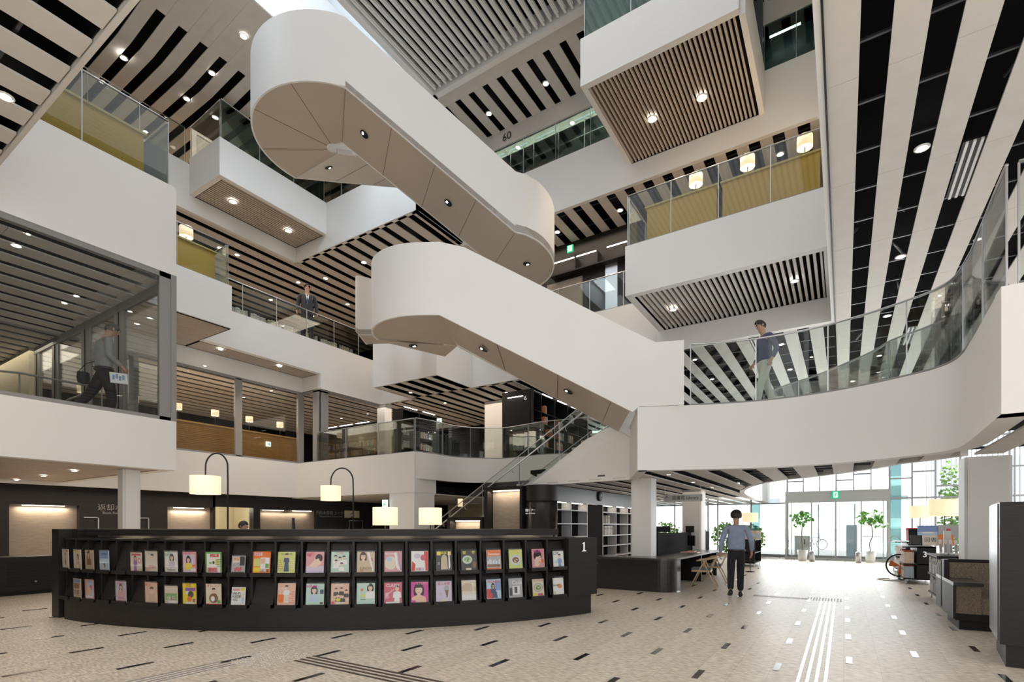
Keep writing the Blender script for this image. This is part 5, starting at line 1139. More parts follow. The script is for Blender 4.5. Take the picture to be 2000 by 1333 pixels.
b = MB(); b.box(.04, .05, -.1, .1, 1.92, 2.12); b.build('card', 'black', t); b = MB(); b.text('N', .17, (.056, 0, 2.02), (0, 1, 0), (0, 0, 1)); b.build('letter', 'text_white', t)
t = thing('metal_stand', 'thin pale metal frame standing before the dark pick-up corner', 'stand', (-19.6, 16.5, 0))
b = MB()
for a, c in (((0, 0, 0), (0, 0, 1.75)), ((0, .8, 0), (0, .8, 1.75)), ((0, 0, 1.75), (0, .8, 1.75)), ((0, 0, 1.2), (0, .8, 1.2))): b.tube([a, c], .018, 6)
b.build('frame', 'steel', t)
# low louvred cabinet in front, far left
t = thing('louvred_cabinet', 'low black louvred cabinet on the floor at the far left edge', 'cabinet', (-15.3, 2.4, 0))
b = MB(); b.box(-.4, .28, -3.5, 2.55, .08, .80); b.build('body', 'laminate', t)
b = MB(); b.box(-.42, .30, -3.5, 2.57, .80, .83); b.build('top', 'laminate', t)
b = MB(); b.box(-.35, .24, -3.4, 2.5, 0, .08); b.build('plinth', 'black', t)
for i, (a, c) in enumerate(((-1.2, 1.05), (1.15, 2.4))):
    b = MB()
    for k in range(9): b.box(.28, .292, a, c, .2 + .06 * k, .225 + .06 * k)
    b.build('louvre_panel', 'black', t)
b = MB(); b.lathe([(0, 0), (.02, 0), (.02, .02), (0, .025)], n=12); kn = b.build('knob', 'steel', t); kn.rotation_euler = (0, PI / 2, 0); kn.location = (.285, 1.62, .28)
exit_sign('small white exit arrow sign on the corner of the white core wall', (-14.2, 13.60, 2.30), .24, .32, kind='left')
S('wall_under_stair', 'cream', None, (-19, -8.5, 23.0, 23.1, 0, 2.7)); 
stripes('ceiling', 2.68, -20.4, -12.9, 13.96, 23, [(-13.0 - .661 * k - .2, -13.0 - .661 * k) for k in range(12)], rails=False, plen=.3)
t = thing('dark_cabinet', 'dark grey cabinet glimpsed beneath the glass staircase', 'cabinet', (-11.9, 21.8, 0)); b = MB(); b.box(-1, 1.3, 0, .5, 0, 1.75); b.build('body', 'bluegrey_panel', t); b = MB(); b.box(-.3, .2, -.02, 0, .4, 1.6); b.build('door', 'black', t)
# ---------------- black framed display panels and the rounded drum
def framed(label, x0, x1, y, z1):
    t = thing('exhibition_board', label, 'board', ((x0 + x1) / 2, y, 0)); w = (x1 - x0) / 2
    b = MB(); b.box(-w, w, 0, .35, z1 - .1, z1); b.box(-w, -w + .12, 0, .35, 0, z1 - .1); b.box(w - .08, w, 0, .35, 0, z1 - .1); b.build('frame', 'laminate', t)
    b = MB(); b.box(-w + .12, w - .08, .28, .35, 0, z1 - .1); b.build('fabric_panel', 'beige_wall', t)
    b = MB(); b.box(-w + .2, w - .1, .16, .2, z1 - .125, z1 - .105); b.build('strip_light', 'strip', t)
    area('panel_light', ((x0 + x1) / 2, y + .15, z1 - .13), (x1 - x0 - .3, .05), 7, WARM)
framed('tall black framed display panel with a lit beige back, before the stair', -8.63, -7.36, 12.05, 2.6)
framed('low black framed display panel with a lit beige back, left of the tall one', -9.95, -8.66, 12.0, 1.76)
t = thing('rounded_pillar', 'glossy black rounded corner pillar with small white lettering beside the bookcase', 'pillar', (-6.95, 12.3, 0))
b = MB(); b.lathe([(.0, 2.6), (.43, 2.6), (.43, 0)], (0, .1, 0), 40); b.build('drum', 'black_gloss', t) if 'black_gloss' in MATS else (mat('black_gloss', (.025, .022, .022), .22, noise=(5, .2), stretch=(1, 1, 10)), b.build('drum', 'black_gloss', t))
b = MB(); b.lathe([(.445, 2.6), (.445, 2.18)], (0, .1, 0), 40); b.build('header_band', 'laminate', t)
b = MB(); a0 = math.radians(-128)
for k, ch in enumerate('情報交流コーナー'):
    a = a0 + (k - 3.5) * .155 + .16; o = Vector((math.cos(a), math.sin(a), 0)); tt = Vector((-math.sin(a), math.cos(a), 0)); b.text(ch, .085, o * .436 + Vector((0, .1, 1.92)), tt, (0, 0, 1))
for k, ch in enumerate('Information Exchange'):
    a = a0 + (k - 9.5) * .062 + .16; o = Vector((math.cos(a), math.sin(a), 0)); tt = Vector((-math.sin(a), math.cos(a), 0)); b.text(ch, .05, o * .436 + Vector((0, .1, 1.84)), tt, (0, 0, 1))
b.build('lettering', 'text_white', t)
# ---------------- long empty bookcase along x=-6.95
XB = -6.95
t = thing('wall_bookcase', 'long black bookcase with white metal shelves, mostly empty, right of the rounded pillar', 'bookcase', (XB, 13.0, 0)); bk = t
b = MB(); b.box(-.36, -.33, 0, 7.9, 0, 2.64); b.build('back_panel', 'matte_black', t)
b = MB(); b.box(-.36, .02, 0, 7.9, 2.27, 2.64); b.build('header', 'bluegrey_panel', t)
b = MB(); b.box(-.36, .03, 0, 7.9, 2.21, 2.27); b.build('light_shelf', 'bluegrey_panel', t)
for i, y in enumerate((.09, 1.24, 2.41, 3.69, 4.92, 6.14, 7.3)): b = MB(); b.box(-.33, 0, y - .014, y + .014, 0, 2.21); b.build('upright', 'shelf_white', t) if 'shelf_white' in MATS else (mat('shelf_white', (.62, .62, .64), .4), b.build('upright', 'shelf_white', t))
for y0, y1 in ((.09, 1.24), (1.24, 2.41), (3.69, 4.92), (4.92, 6.14), (6.14, 7.3)):
    for z in (.46, .82, 1.18, 1.58, 1.99): b = MB(); b.box(-.33, 0, y0 + .015, y1 - .015, z - .03, z); b.build('shelf', 'shelf_white', t)
    b = MB(); b.box(-.2, -.12, y0 + .1, y1 - .1, 2.195, 2.21); b.build('strip_light', 'strip', t)
b = MB(); b.box(-.34, -.02, 2.42, 3.67, 0, 2.2); b.build('blank_panel', 'matte_black', t)
b = MB(); b.box(-.2, -.12, 2.6, 3.5, 2.195, 2.21); b.build('strip_light', 'strip', t)
for x0, L, z, l in ((0, .04, 1.58, 'a'),): pass
for i, y in enumerate((17.05, 17.22, 17.34)):
    o = bpy.data.objects.new('book', BK[8][0]); COL.objects.link(o); o.scale = (1.3,) * 3; o.rotation_euler = (0, 0, PI / 2); o.location = (XB - .03, y, 1.582); tag(o, 'pale book standing on the middle white shelf of the wall bookcase', 'book', 'pale books in the wall bookcase')
for i in range(6):
    o = bpy.data.objects.new('book', BK[20][0]); COL.objects.link(o); o.scale = (1.2,) * 3; o.rotation_euler = (0, .0, PI / 2); o.location = (XB - .03, 16.95 + .12 * i, 1.182); tag(o, 'pale patterned book on the white shelf below the two pale books', 'book', 'patterned books in the wall bookcase')
t = thing('wall_clock', 'round black wall clock on the grey header above the bookcase', 'clock', (XB + .05, 16.31, 2.50)); t.rotation_euler = (0, PI / 2, 0)
b = MB(); b.lathe([(0, .03), (.15, .03), (.17, .02), (.17, -.01), (0, -.01)], n=28); b.build('case', 'black', t)
b = MB(); b.bar((0, 0, .035), (-.09, .02, .035), .012, .003); b.bar((0, 0, .035), (-.03, .1, .035), .01, .003); b.build('hands', 'text_white', t)
# ---------------- long black desk with rounded end
t = thing('study_desk', 'long black desk with a rounded corner running back past the white column', 'desk', (-4.5, 11.68, 0))
poly = [(-1.95, 0), (.95, 0)] + [(.95 + .35 * math.sin(a), .35 - .35 * math.cos(a)) for a in [PI / 2 * k / 8 for k in range(1, 9)]] + [(1.30, .62), (-1.95, .62)]
b = MB(); b.prism(poly, .0, .72); o = b.build('front_unit', 'black_gloss', t)
poly2 = [(x + (.02 if x > 0 else 0), y - (.02 if y < .3 else 0)) for x, y in poly[:-2]] + [(1.32, 5.1), (.62, 5.1), (.62, .62), (-1.95, .62)]
b = MB(); b.prism(poly2, .72, .765); b.build('top', 'desk_top', t) if 'desk_top' in MATS else (mat('desk_top', (.05, .048, .047), .25), b.build('top', 'desk_top', t))
for y in (1.0, 2.95, 4.95): b = MB(); b.box(.7, 1.25 if y > 2 else 1.0, y, y + .05, 0, .72); b.build('leg_panel', 'laminate', t)
b = MB(); b.box(.63, .67, .62, 5.1, 0, .72); b.build('modesty_panel', 'laminate', t)
t = thing('desk_partition', 'black partition standing behind the desk, under the windows', 'partition', (-4.12, 13.8, 0))
b = MB(); b.box(-.10, -.04, -.1, 6.2, .0, 1.30); b.build('panel', 'matte_black', t)
t = thing('desk_partition', 'black storage back projecting left of the partition, with a monitor on top', 'partition', (-4.3, 14.9, 0))
b = MB(); b.box(-.9, 0, 0, .5, .85, 1.30); b.box(-.9, -.86, 0, .5, 0, .85); b.build('panel', 'matte_black', t)
def monitor(label, loc, rz, w=.5, h=.3, lift=.12):
    t = thing('monitor', label, 'monitor', loc, rz)
    b = MB(); b.box(-w / 2, w / 2, -.015, .015, lift, lift + h); b.build('screen', 'black', t)
    b = MB(); b.box(-.1, .1, -.07, .09, 0, .012); b.box(-.02, .02, .0, .03, .01, lift + .1); b.build('stand', 'black', t); return t
monitor('dark monitor on top of the black storage back, left of the second white column', (-4.6, 15.1, 1.30), .5, .75, .17, .02)
monitor('monitor with keyboard on the far end of the long black desk', (-3.75, 15.6, .766), -.9, .45, .3, .16)
b = MB(); b.box(-3.8, -3.35, 14.6, 14.95, .766, .785); b.box(-3.7, -3.5, 14.9, 15.2, .785, .80); tag(b.build('paper_pile', 'm_peach'), 'loose pile of papers and folders on the long black desk', 'papers')
t = thing('tablet_holder', 'small black tablet with a white leaflet on top of the partition', 'tablet', (-4.15, 17.2, 1.30)); b = MB(); b.box(-.16, .1, -.01, .01, 0, .2); b.build('tablet', 'black', t); b = MB(); b.box(.12, .3, .0, .01, 0, .24); b.build('leaflet', 'm_white', t)
for nm, lb, x0, x1, y, z1 in (('orange_chair', 'orange upholstered chair back beside the white column', -6.1, -5.6, 19.8, .86), ('orange_chair', 'tilted orange chair back in front of the black partition', -4.95, -4.65, 16.2, .88)):
    t = thing(nm, lb, 'chair', ((x0 + x1) / 2, y, 0)); w = (x1 - x0) / 2
    b = MB(); b.box(-w, w, 0, .06, .40, z1); b.build('backrest', 'm_orange', t); b = MB(); b.box(-w, w, .06, .5, .40, .47); b.build('seat', 'm_orange', t)
    for sx in (-1, 1):
        for sy in (.05, .45): b = MB(); b.tube([(sx * (w - .03), sy, 0), (sx * (w - .03), sy, .42)], .014, 6); b.build('leg', 'black', t)
t = thing('waste_bin', 'black cylindrical bin between the two orange chairs', 'bin', (-5.2, 17.6, 0)); b = MB(); b.lathe([(0, 0), (.2, 0), (.24, .66), (.22, .66), (.2, .02)], n=20); b.build('body', 'black', t)
# ---------------- wooden chairs
mat('oak', (.62, .44, .27), .45, noise=(6, .12), stretch=(1, 1, 8)); mat('seat_grey', (.12, .14, .16), .7)
def wood_chair(label, loc, rz):
    t = thing('wooden_chair', label, 'chair', loc, rz, 'light wooden chairs at the long desk')     # front is +y
    b = MB(); b.box(-.23, .23, -.2, .24, .43, .475); b.build('seat', 'seat_grey', t)
    b = MB(); b.box(-.24, .24, .2, .235, .385, .43); b.box(-.24, .24, -.2, -.165, .385, .43); b.box(-.24, -.205, -.2, .235, .385, .43); b.box(.205, .24, -.2, .235, .385, .43); b.build('seat_frame', 'oak', t)
    for sx in (-1, 1):
        b = MB(); b.tube([(sx * .27, .27, 0), (sx * .22, -.06, .66)], .017, 8, rs=(.012, .018)); b.build('leg', 'oak', t)
        b = MB(); b.tube([(sx * .27, -.33, 0), (sx * .23, -.02, .66)], .017, 8, rs=(.012, .018)); b.build('leg', 'oak', t)
    pts = [(-.25, .12, .655), (-.26, -.05, .68), (-.24, -.2, .71), (-.14, -.31, .74), (0, -.34, .75), (.14, -.31, .74), (.24, -.2, .71), (.26, -.05, .68), (.25, .12, .655)]
    b = MB(); b.tube(smooth_path(pts, 3), .019, 8); b.build('backrest', 'oak', t)
    for sx in (-1, 1): b = MB(); b.tube([(sx * .12, -.19, .45), (sx * .13, -.31, .73)], .011, 6); b.build('back_spindle', 'oak', t)
    return t
wood_chair('nearer light wooden chair with a grey seat, tucked at the long desk', (-2.92, 13.3, 0), PI / 2 + .1)
wood_chair('further light wooden chair with a grey seat, tucked at the long desk', (-2.95, 14.75, 0), PI / 2 + .1)
# ---------------- wheeled book carts
def cart(label, x, y, num, L=1.5, W=.62, h=.92, z0=.12):
    """end panel faces the camera (-y); books visible on the -x side"""
    t = thing('book_cart', label, 'cart', (x, y, 0))
    b = MB(); b.box(.30, W, 0, .03, z0, h); b.build('end_panel', 'black', t)
    b = MB(); b.box(.30, W, L - .03, L, z0, h); b.build('end_panel', 'black', t)
    b = MB(); b.box(.28, .30, 0, L, z0, h); b.build('spine_panel', 'black', t)
    for zz in (z0, .50, h - .03): b = MB(); b.box(0 if zz < h - .1 else -.02, W, 0, L, zz, zz + .03); b.build('shelf', 'black', t)
    if num:
        b = MB(); b.text(num, .20, (.44, -.004, h - .2), (1, 0, 0), (0, 0, 1), .004, bold=.01); b.build('number', 'text_white', t)
    for cx in (.05, W - .05):
        for cy in (.06, L - .06):
            b = MB(); b.tube([(cx - .012, cy, .04), (cx + .012, cy, .04)], .04, 12); b.bar((cx, cy, .05), (cx, cy, z0), .02); b.build('caster', 'steel', t)
    return t
cart('black wheeled book cart marked three', 1.30, 16.8, '3', 1.6, .66, .97)
cart('black wheeled book cart marked four, beyond cart three', 1.40, 20.6, '4', 1.6, .62, 1.0)
cart('black low bookcase cart marked two behind the sofa', 1.50, 12.6, '2', 1.4, 1.0, .93)
for x, y, g in ((1.30, 16.85, 'three'), (1.40, 20.65, 'four'), (1.50, 12.65, 'two')):
    for zz in (.152, .532):
        s = 0
        for k in range(22 if g != 'four' else 14):
            me, w, h = random.choice([BK[i] for i in range(24) if (i % 12) in ((0, 3, 6, 10, 4) if g == 'three' else (0, 8, 2, 7))]); sc = 1.25
            o = bpy.data.objects.new('book', me); COL.objects.link(o); o.scale = (sc,) * 3; o.rotation_euler = (0, 0, -PI / 2); o.location = (x + .02, y + s + w * sc, zz)
            tag(o, 'book packed on the %s shelf of cart %s' % ('lower' if zz < .3 else 'upper', g), 'book', 'books on cart %s, %s shelf' % (g, 'lower' if zz < .3 else 'upper')); s += w * sc + .002
            if s > 1.3: break
# slanted display tops and face-out books
def display(label, x0, x1, y, z0, z1, m='black'):
    t = thing('display_board', label, 'display', ((x0 + x1) / 2, y, z0)); w = (x1 - x0) / 2
    b = MB(); b.add([(-w, 0, 0), (w, 0, 0), (w, .28, z1 - z0), (-w, .28, z1 - z0), (-w, .03, 0), (w, .03, 0), (w, .31, z1 - z0), (-w, .31, z1 - z0)], [(0, 1, 2, 3), (7, 6, 5, 4), (0, 4, 5, 1), (3, 2, 6, 7), (0, 3, 7, 4), (1, 5, 6, 2)]); b.build('slanted_board', m, t)
    b = MB(); b.box(-w, w, .3, .6, -.03, .0); b.build('foot', m, t); return t
def faceout(label, x, y, z, w, h, base, art, titles=(), rz=0, lean=.28, group='face-out books on the display carts'):
    t = thing('display_book', label, 'book', (x, y, z), rz, group)
    u2 = Vector((0, math.sin(lean), math.cos(lean))); n = Vector((0, -math.cos(lean), math.sin(lean))); r_ = Vector((1, 0, 0))
    b = MB(); b.use(base); b.obox(u2 * h / 2, r_, u2, n, w / 2, h / 2, .007); e = .0075
    for m, P in art: e += .0002; b.use(m); b.face([r_ * ((px - .5) * w) + u2 * (py / 1.3 * h) + n * e for px, py in P])
    for (tx, px, py, sz, m) in titles: e += .0003; b.use(m); b.text(tx, sz * w, r_ * ((px - .5) * w) + u2 * (py / 1.3 * h) + n * e, r_, u2, 0)
    b.build('cover', None, t, weld=False); return t
display('black slanted display board on cart two beside the broad column', 1.86, 2.48, 12.68, .965, 1.38)
mix = lambda c: [(c, R_(0, .5, 1, 1.3)), ('m_white', R_(0, 0, 1, .5)), ('m_white', ell(.62, 1.15, .14, .07)), (c, ell(.62, 1.15, .09, .03))] + [(('m_dark', 'm_red', 'm_green', 'm_grey')[i % 4], ell(.08 + .115 * i, .2 + .12 * (i % 3), .035, .05, 8)) for i in range(8)]
faceout('purple and white book on the black display board', 1.99, 12.54, .965, .25, .27, 'm_purple', mix('m_purple'))
faceout('teal and white book on the black display board', 2.25, 12.54, .965, .25, .27, 'm_teal', mix('m_teal'))
faceout('magenta and white book on the black display board', 2.51, 12.54, .965, .25, .27, 'm_magenta', mix('m_magenta'))
for i in range(4): faceout('tilted white leaflet book in a row of four at the left end of cart two', 1.60 + .06 * i, 13.05 - .12 * i, .95, .05, .3, 'm_white', [('m_grey', R_(.2, .2, .8, .9))], rz=.0, lean=.35, group='white leaflets on cart two')
b = MB(); b.box(1.72, 1.84, 13.72, 13.75, .94, 1.40); tag(b.build('white_board', 'm_white'), 'blank white board standing beside the black display board', 'board')
display('dark slanted display behind cart three, holding face-out books', 1.50, 2.45, 17.75, 1.0, 1.42)
for i, (x, y, z, w, h, c, l, tt) in enumerate(((1.68, 17.62, 1.0, .34, .26, 'm_dark', 'dark low book leaning on the display behind cart three', ''), (1.94, 17.58, .98, .34, .28, 'm_cream', 'cream book with black characters on the display behind cart three', '図書'), (2.26, 17.54, .98, .30, .30, 'm_orange', 'amber book on the display behind cart three', ''), (2.33, 17.72, 1.18, .42, .36, 'm_grey', 'grey book with a red flower on the display behind cart three', ''), (1.90, 17.74, 1.20, .44, .32, 'm_sky', 'blue landscape book at the top of the display behind cart three', ''))):
    faceout(l, x, y, z, w, h, c, [('m_red', ell(.5, .8, .12, .12))] if 'flower' in l else ([('m_blue', R_(0, .6, 1, 1.3)), ('m_white', ell(.5, .5, .3, .1))] if 'blue' in l else []), [(tt, .5, .7, .4, 'm_dark')] if tt else ())
faceout('pink standing booklet on cart four', 1.86, 20.9, 1.03, .34, .42, 'm_pink', [('m_brown', ell(.5, .6, .25, .25)), ('m_red', R_(0, 1.1, 1, 1.3))])
b = MB(); b.tube([(1.3, 20.62, 1.03), (1.25, 20.5, 1.12), (1.4, 20.6, 1.2), (1.55, 20.62, 1.03)], .012, 6); tag(b.build('wire_clip', 'steel'), 'bent wire lamp clip on top of cart four', 'clip')
# ---- orange toy / machine on the floor before cart three
t = thing('floor_fan', 'black-ringed floor fan with an orange centre beside cart three', 'fan', (1.28, 17.75, 0)); t.rotation_euler = (0, 0, .1)
b = MB(); b.lathe([(.30, -.03), (.32, 0), (.30, .03), (.28, 0), (.30, -.03)], n=30); g = b.build('guard_ring', 'black', t); g.rotation_euler = (PI / 2, 0, 0); g.location = (0, -.05, .42)
for k in range(3):
    b = MB(); a = k * 2 * PI / 3 + .4; b.add([(0, 0, 0), (.24 * math.cos(a), .24 * math.sin(a), .01), (.25 * math.cos(a + .7), .25 * math.sin(a + .7), -.01), (.1 * math.cos(a + 1.1), .1 * math.sin(a + 1.1), 0)], [(0, 1, 2, 3)]); g = b.build('blade', 'm_orange', t); g.rotation_euler = (PI / 2, 0, 0); g.location = (0, -.05, .42)
b = MB(); b.tube([(0, 0, .42), (0, .05, .2), (0, .02, .03)], .03, 8); b.lathe([(0, 0), (.2, 0), (.2, .03), (0, .05)], n=18); b.build('stand', 'steel', t)
b = MB(); b.tube(smooth_path([(1.2, 17.5, .01), (.9, 17.6, .01), (.8, 17.9, .01), (1.1, 18.1, .01), (1.4, 17.2, .012), (1.25, 16.9, .01)], 4), .012, 6); tag(b.build('power_cable', 'm_cream'), 'pale power cable curled on the floor beside the fan', 'cable')
# ---- left cart behind the man
cart('black wheeled cart with yellow item behind the walking man', -3.35, 20.7, None, 1.7, .62, 1.0)
for i, (x, c) in enumerate(((-3.05, 'm_peach'), (-2.85, 'm_beige'), (-2.7, 'm_cream'))): faceout('%s upright booklet on the cart behind the walking man' % ('left', 'middle', 'right')[i], x, 21.0 + .1 * i, 1.0, .22, .34, c, [('m_sky', R_(.2, .3, .8, .9))])
# ---------------- sofa end
mat('tweed', (.20, .155, .115), .9, noise=(90, .45), bump=.3)
t = thing('bench_sofa', 'brown tweed bench sofa in a black frame with a flat armrest, right edge', 'sofa', (1.36, 9.75, 0))
b = MB(); b.box(-.03, 0, .0, 1.65, .16, .64); b.build('side_panel', 'laminate', t)
b = MB(); b.box(-.03, .30, -.02, 1.65, .64, .69); b.build('armrest', 'desk_top', t)
b = MB(); b.box(0, .28, .03, 1.5, .24, .64); b.build('arm_cushion', 'tweed', t)
b = MB(); b.box(.28, 2.2, .05, .85, .24, .46); o = b.build('seat_cushion', 'tweed', t)
b = MB(); b.box(.04, 2.2, .85, 1.05, .46, .92); b.build('back_cushion', 'tweed', t)
b = MB(); b.box(-.03, 2.2, 1.05, 1.12, .2, .97); b.box(-.03, 0.03, .82, 1.12, .69, .97); b.build('back_frame', 'laminate', t)
b = MB(); b.box(0, 2.2, .04, 1.1, .14, .24); b.build('base_rail', 'black', t)
b = MB(); b.box(.05, 2.2, .1, 1.1, 0, .14); b.build('plinth', 'black', t)
# ---------------- tall black cabinet at the right edge
t = thing('tall_cabinet', 'tall plain black cabinet standing at the right edge of the picture', 'cabinet', (1.40, 7.46, 0), -.11)
b = MB(); b.box(0, 1.6, 0, 1.1, .24, 1.755); b.build('body', 'laminate', t)
b = MB(); b.box(.05, 1.6, .05, 1.05, 0, .24); b.build('plinth', 'laminate', t)
b = MB(); b.box(-.012, 0, .12, 1.08, .26, 1.74); b.build('side_board', 'grey_lam', t) if 'grey_lam' in MATS else (mat('grey_lam', (.16, .16, .165), .3), b.build('side_board', 'grey_lam', t))
# ---------------- tactile paving
mat('tactile', (.72, .72, .73), .22, .75); mat('tactile_dark', (.12, .10, .09), .35, .6)
def tact(label, strips, m, seg, z=.005):
    t = thing('tactile_paving', label, 'paving')
    for (a, c) in strips:
        a, c = Vector(a), Vector(c); L = (c - a).length; d = (c - a) / L; s = 0; b = MB()
        while s < L - .02:
            e = min(s + seg, L); b.bar(a + d * (s + .004) + Vector((0, 0, z / 2)), a + d * (e - .004) + Vector((0, 0, z / 2)), .030, z); s = e
        b.build('guide_bar', m, t)
    return t
tact('four parallel bright metal tactile guide bars running towards the entrance', [((x, 2.0, 0), (x, 12.05, 0)) for x in (-.375, -.30, -.225, -.15)], 'tactile', .30)
tact('four parallel dark tactile bars at the bottom, running right from the dotted patch', [((-5.16 + .0, y, 0), (-1.0, y + .05, 0)) for y in (3.58, 3.66, 3.74, 3.82)], 'tactile_dark', .30)
tact('four parallel grey tactile bars at the bottom left of the dotted patch', [((x, 1.0, 0), (x, 3.14, 0)) for x in (-5.79, -5.71, -5.63, -5.55)], 'tactile', .30)
tact('short run of dark tactile bars crossing the floor behind the walking man', [((-1.65, y, 0), (-.62, y, 0)) for y in (12.2, 12.28, 12.36)], 'tactile_dark', .3)
for nm, (x0, x1, y0, y1), lb in (('p', (-5.85, -5.2, 3.2, 3.85), 'patch of small raised tactile studs in the foreground floor'), ('q', (-.62, -.05, 12.1, 12.6), 'patch of small raised tactile studs at the far end of the bright bars')):
    b = MB(); nx = 12
    for i in range(nx):
        for j in range(nx): b.lathe([(.012, 0), (.009, .005), (0, .006)], (x0 + (x1 - x0) * i / (nx - 1), y0 + (y1 - y0) * j / (nx - 1), 0), 8)
    tag(b.build('tactile_studs', 'tactile'), lb, 'studs', kind='stuff')
# ---------------- hanging sign in lobby
t = thing('hanging_sign', 'white hanging sign with an up arrow between the two white columns', 'sign', (-3.9, 15.2, 2.2))
b = MB(); b.box(-.55, .55, 0, .03, 0, .2); b.build('board', 'm_white', t)
b = MB(); b.text('↑', .16, (-.45, -.003, .1), (1, 0, 0), (0, 0, 1)); b.text('図書館 Library', .12, (.08, -.003, .1), (1, 0, 0), (0, 0, 1)); b.build('lettering', 'text_black', t)
for x in (-.5, .5): b = MB(); b.bar((x, .015, .2), (x, .015, .46), .008); b.build('hanger', 'steel', t)
# ---------------- small counter items: monitor behind the counter
monitor('dark tablet screen tilted behind the curved counter', (-8.1, 5.6, 1.30), -.5, .2, .2, .14)
# ================================================================ ENTRANCE AND OUTSIDE
YF = 28.3
t = tag(thing('window_3', 'tall glazed entrance facade with grey mullions', 'window'), kind='structure')
mat('mullion', (.42, .43, .46), .4); glassmat('teal_glass', (.55, .75, .75), .7, .35, (.35, .6, .62))
V_ = [(-13, .05), (-9.4, .04), (-7.66, .04), (-5.95, .05), (-5.47, .05), (-3.9, .06), (-2.30, .06), (-1.62, .04), (-.95, .04), (-.3, .05), (.37, .04), (1.03, .04), (1.70, .07), (2.49, .06), (3.28, .06), (4.08, .05), (5.6, .05), (5.75, .04), (7.4, .05), (9, .05)]
for x, w in V_:
    low = 3.02 if -2.2 < x < 1.6 else 0
    b = MB(); b.box(x - w / 2, x + w / 2, YF - .06, YF + .06, low, 7.25); b.build('mullion', 'mullion', t)
def trans(x0, x1, z, w=.06): b = MB(); b.box(x0, x1, YF - .05, YF + .05, z - w / 2, z + w / 2); b.build('transom', 'mullion', t)
trans(-13, -2.3, 2.6); trans(1.7, 9, 2.72, .07); trans(-13, 9, .06, .12)
for x0, x1, z in ((-2.3, -1.62, 3.63), (-.3, .37, 3.6), (.37, 1.03, 3.85), (1.7, 2.49, 3.58), (2.49, 3.28, 3.85), (3.28, 4.08, 3.2), (5.6, 9, 3.9), (4.6, 5.6, 3.3), (-9.4, -7.66, 2.95), (-5.47, -3.9, 3.0), (-13, 9, 5.2)): trans(x0, x1, z)
b = MB(); b.box(-13, 1.7, YF - .01, YF + .01, .1, 7.2); b.box(2.12, 9, YF - .01, YF + .01, .1, 7.2); b.build('glass_pane', 'glass_clear', t)
b = MB(); b.box(1.7, 2.12, YF - .01, YF + .01, 0, 7.2); b.build('tinted_pane', 'teal_glass', t)
b = MB(); b.box(-3.9, -3.5, YF - .01, YF + .03, 0, 2.6); b.build('tinted_pane', 'teal_glass', t)
# vestibule
X0, X1, Y0 = -2.26, 1.63, 26.83
t = tag(thing('door_2', 'projecting glass entrance vestibule with sliding doors', 'door'), kind='structure')
b = MB(); b.box(X0, X1, Y0 - .02, YF - .1, 2.66, 2.98); b.build('header', 'frame_light', t) if 'frame_light' in MATS else (mat('frame_light', (.46, .47, .48), .45), b.build('header', 'frame_light', t))
b = MB(); b.box(X0, X1, Y0 - .05, Y0 + .02, 2.98, 3.05); b.build('header_cap', 'frame_light', t)
for x, w in ((X0 + .04, .09), (-1.22, .05), (-.3, .07), (.63, .05), (X1 - .04, .09), (-2.0, .03), (1.4, .03)):
    b = MB(); b.box(x - w / 2, x + w / 2, Y0 - .04, Y0 + .04, 0, 2.66); b.build('door_post', 'frame_light', t)
b = MB(); b.box(X0, X1, Y0 - .03, Y0 + .03, 0, .09); b.box(X0, X1, Y0 - .03, Y0 + .03, 2.55, 2.66); b.build('rail', 'frame_light', t)
for x0, x1 in ((X0, -1.24), (-1.2, -.33), (-.27, .6), (.66, X1)): b = MB(); b.box(x0 + .06, x1 - .03, Y0 - .006, Y0 + .006, .09, 2.55); b.build('glass_leaf', 'glass_clear', t)
for x in (X0 + .04, X1 - .04):
    b = MB(); b.box(x - .006, x + .006, Y0, YF, .09, 2.66); b.build('side_glass', 'glass_green', t)
    b = MB(); b.bar((x, Y0 + .7, 0), (x, Y0 + .7, 2.66), .05); b.build('side_post', 'frame_light', t)
for x0, x1 in ((-1.9, -1.26), (.68, 1.3)): b = MB(); b.tube([(x0, Y0 - .06, 1.05), (x1, Y0 - .06, 1.05)], .014, 6); b.build('push_bar', 'steel', t)
for x in (-1.0, .42): b = MB(); b.box(x - .02, x + .02, YF - .06, YF, 0, 2.5); b.build('outer_post', 'frame_light', t)
exit_sign('green running-man exit sign over the entrance doors', (-.3, Y0 - .08, 2.86), .28, .32)
for x, l in ((-1.12, 'left'), (.5, 'right')):
    t = thing('sensor_bollard', 'short grey metal bollard before the entrance doors, %s one' % l, 'bollard', (x, 25.3, 0), 0, 'bollards at the entrance')
    b = MB(); b.lathe([(0, 0), (.1, 0), (.1, .42), (.08, .45), (0, .45)], n=20); b.build('body', 'steel', t); b = MB(); b.lathe([(.085, .36), (.102, .36), (.102, .39), (.085, .39)], n=20); b.build('band', 'frame', t)
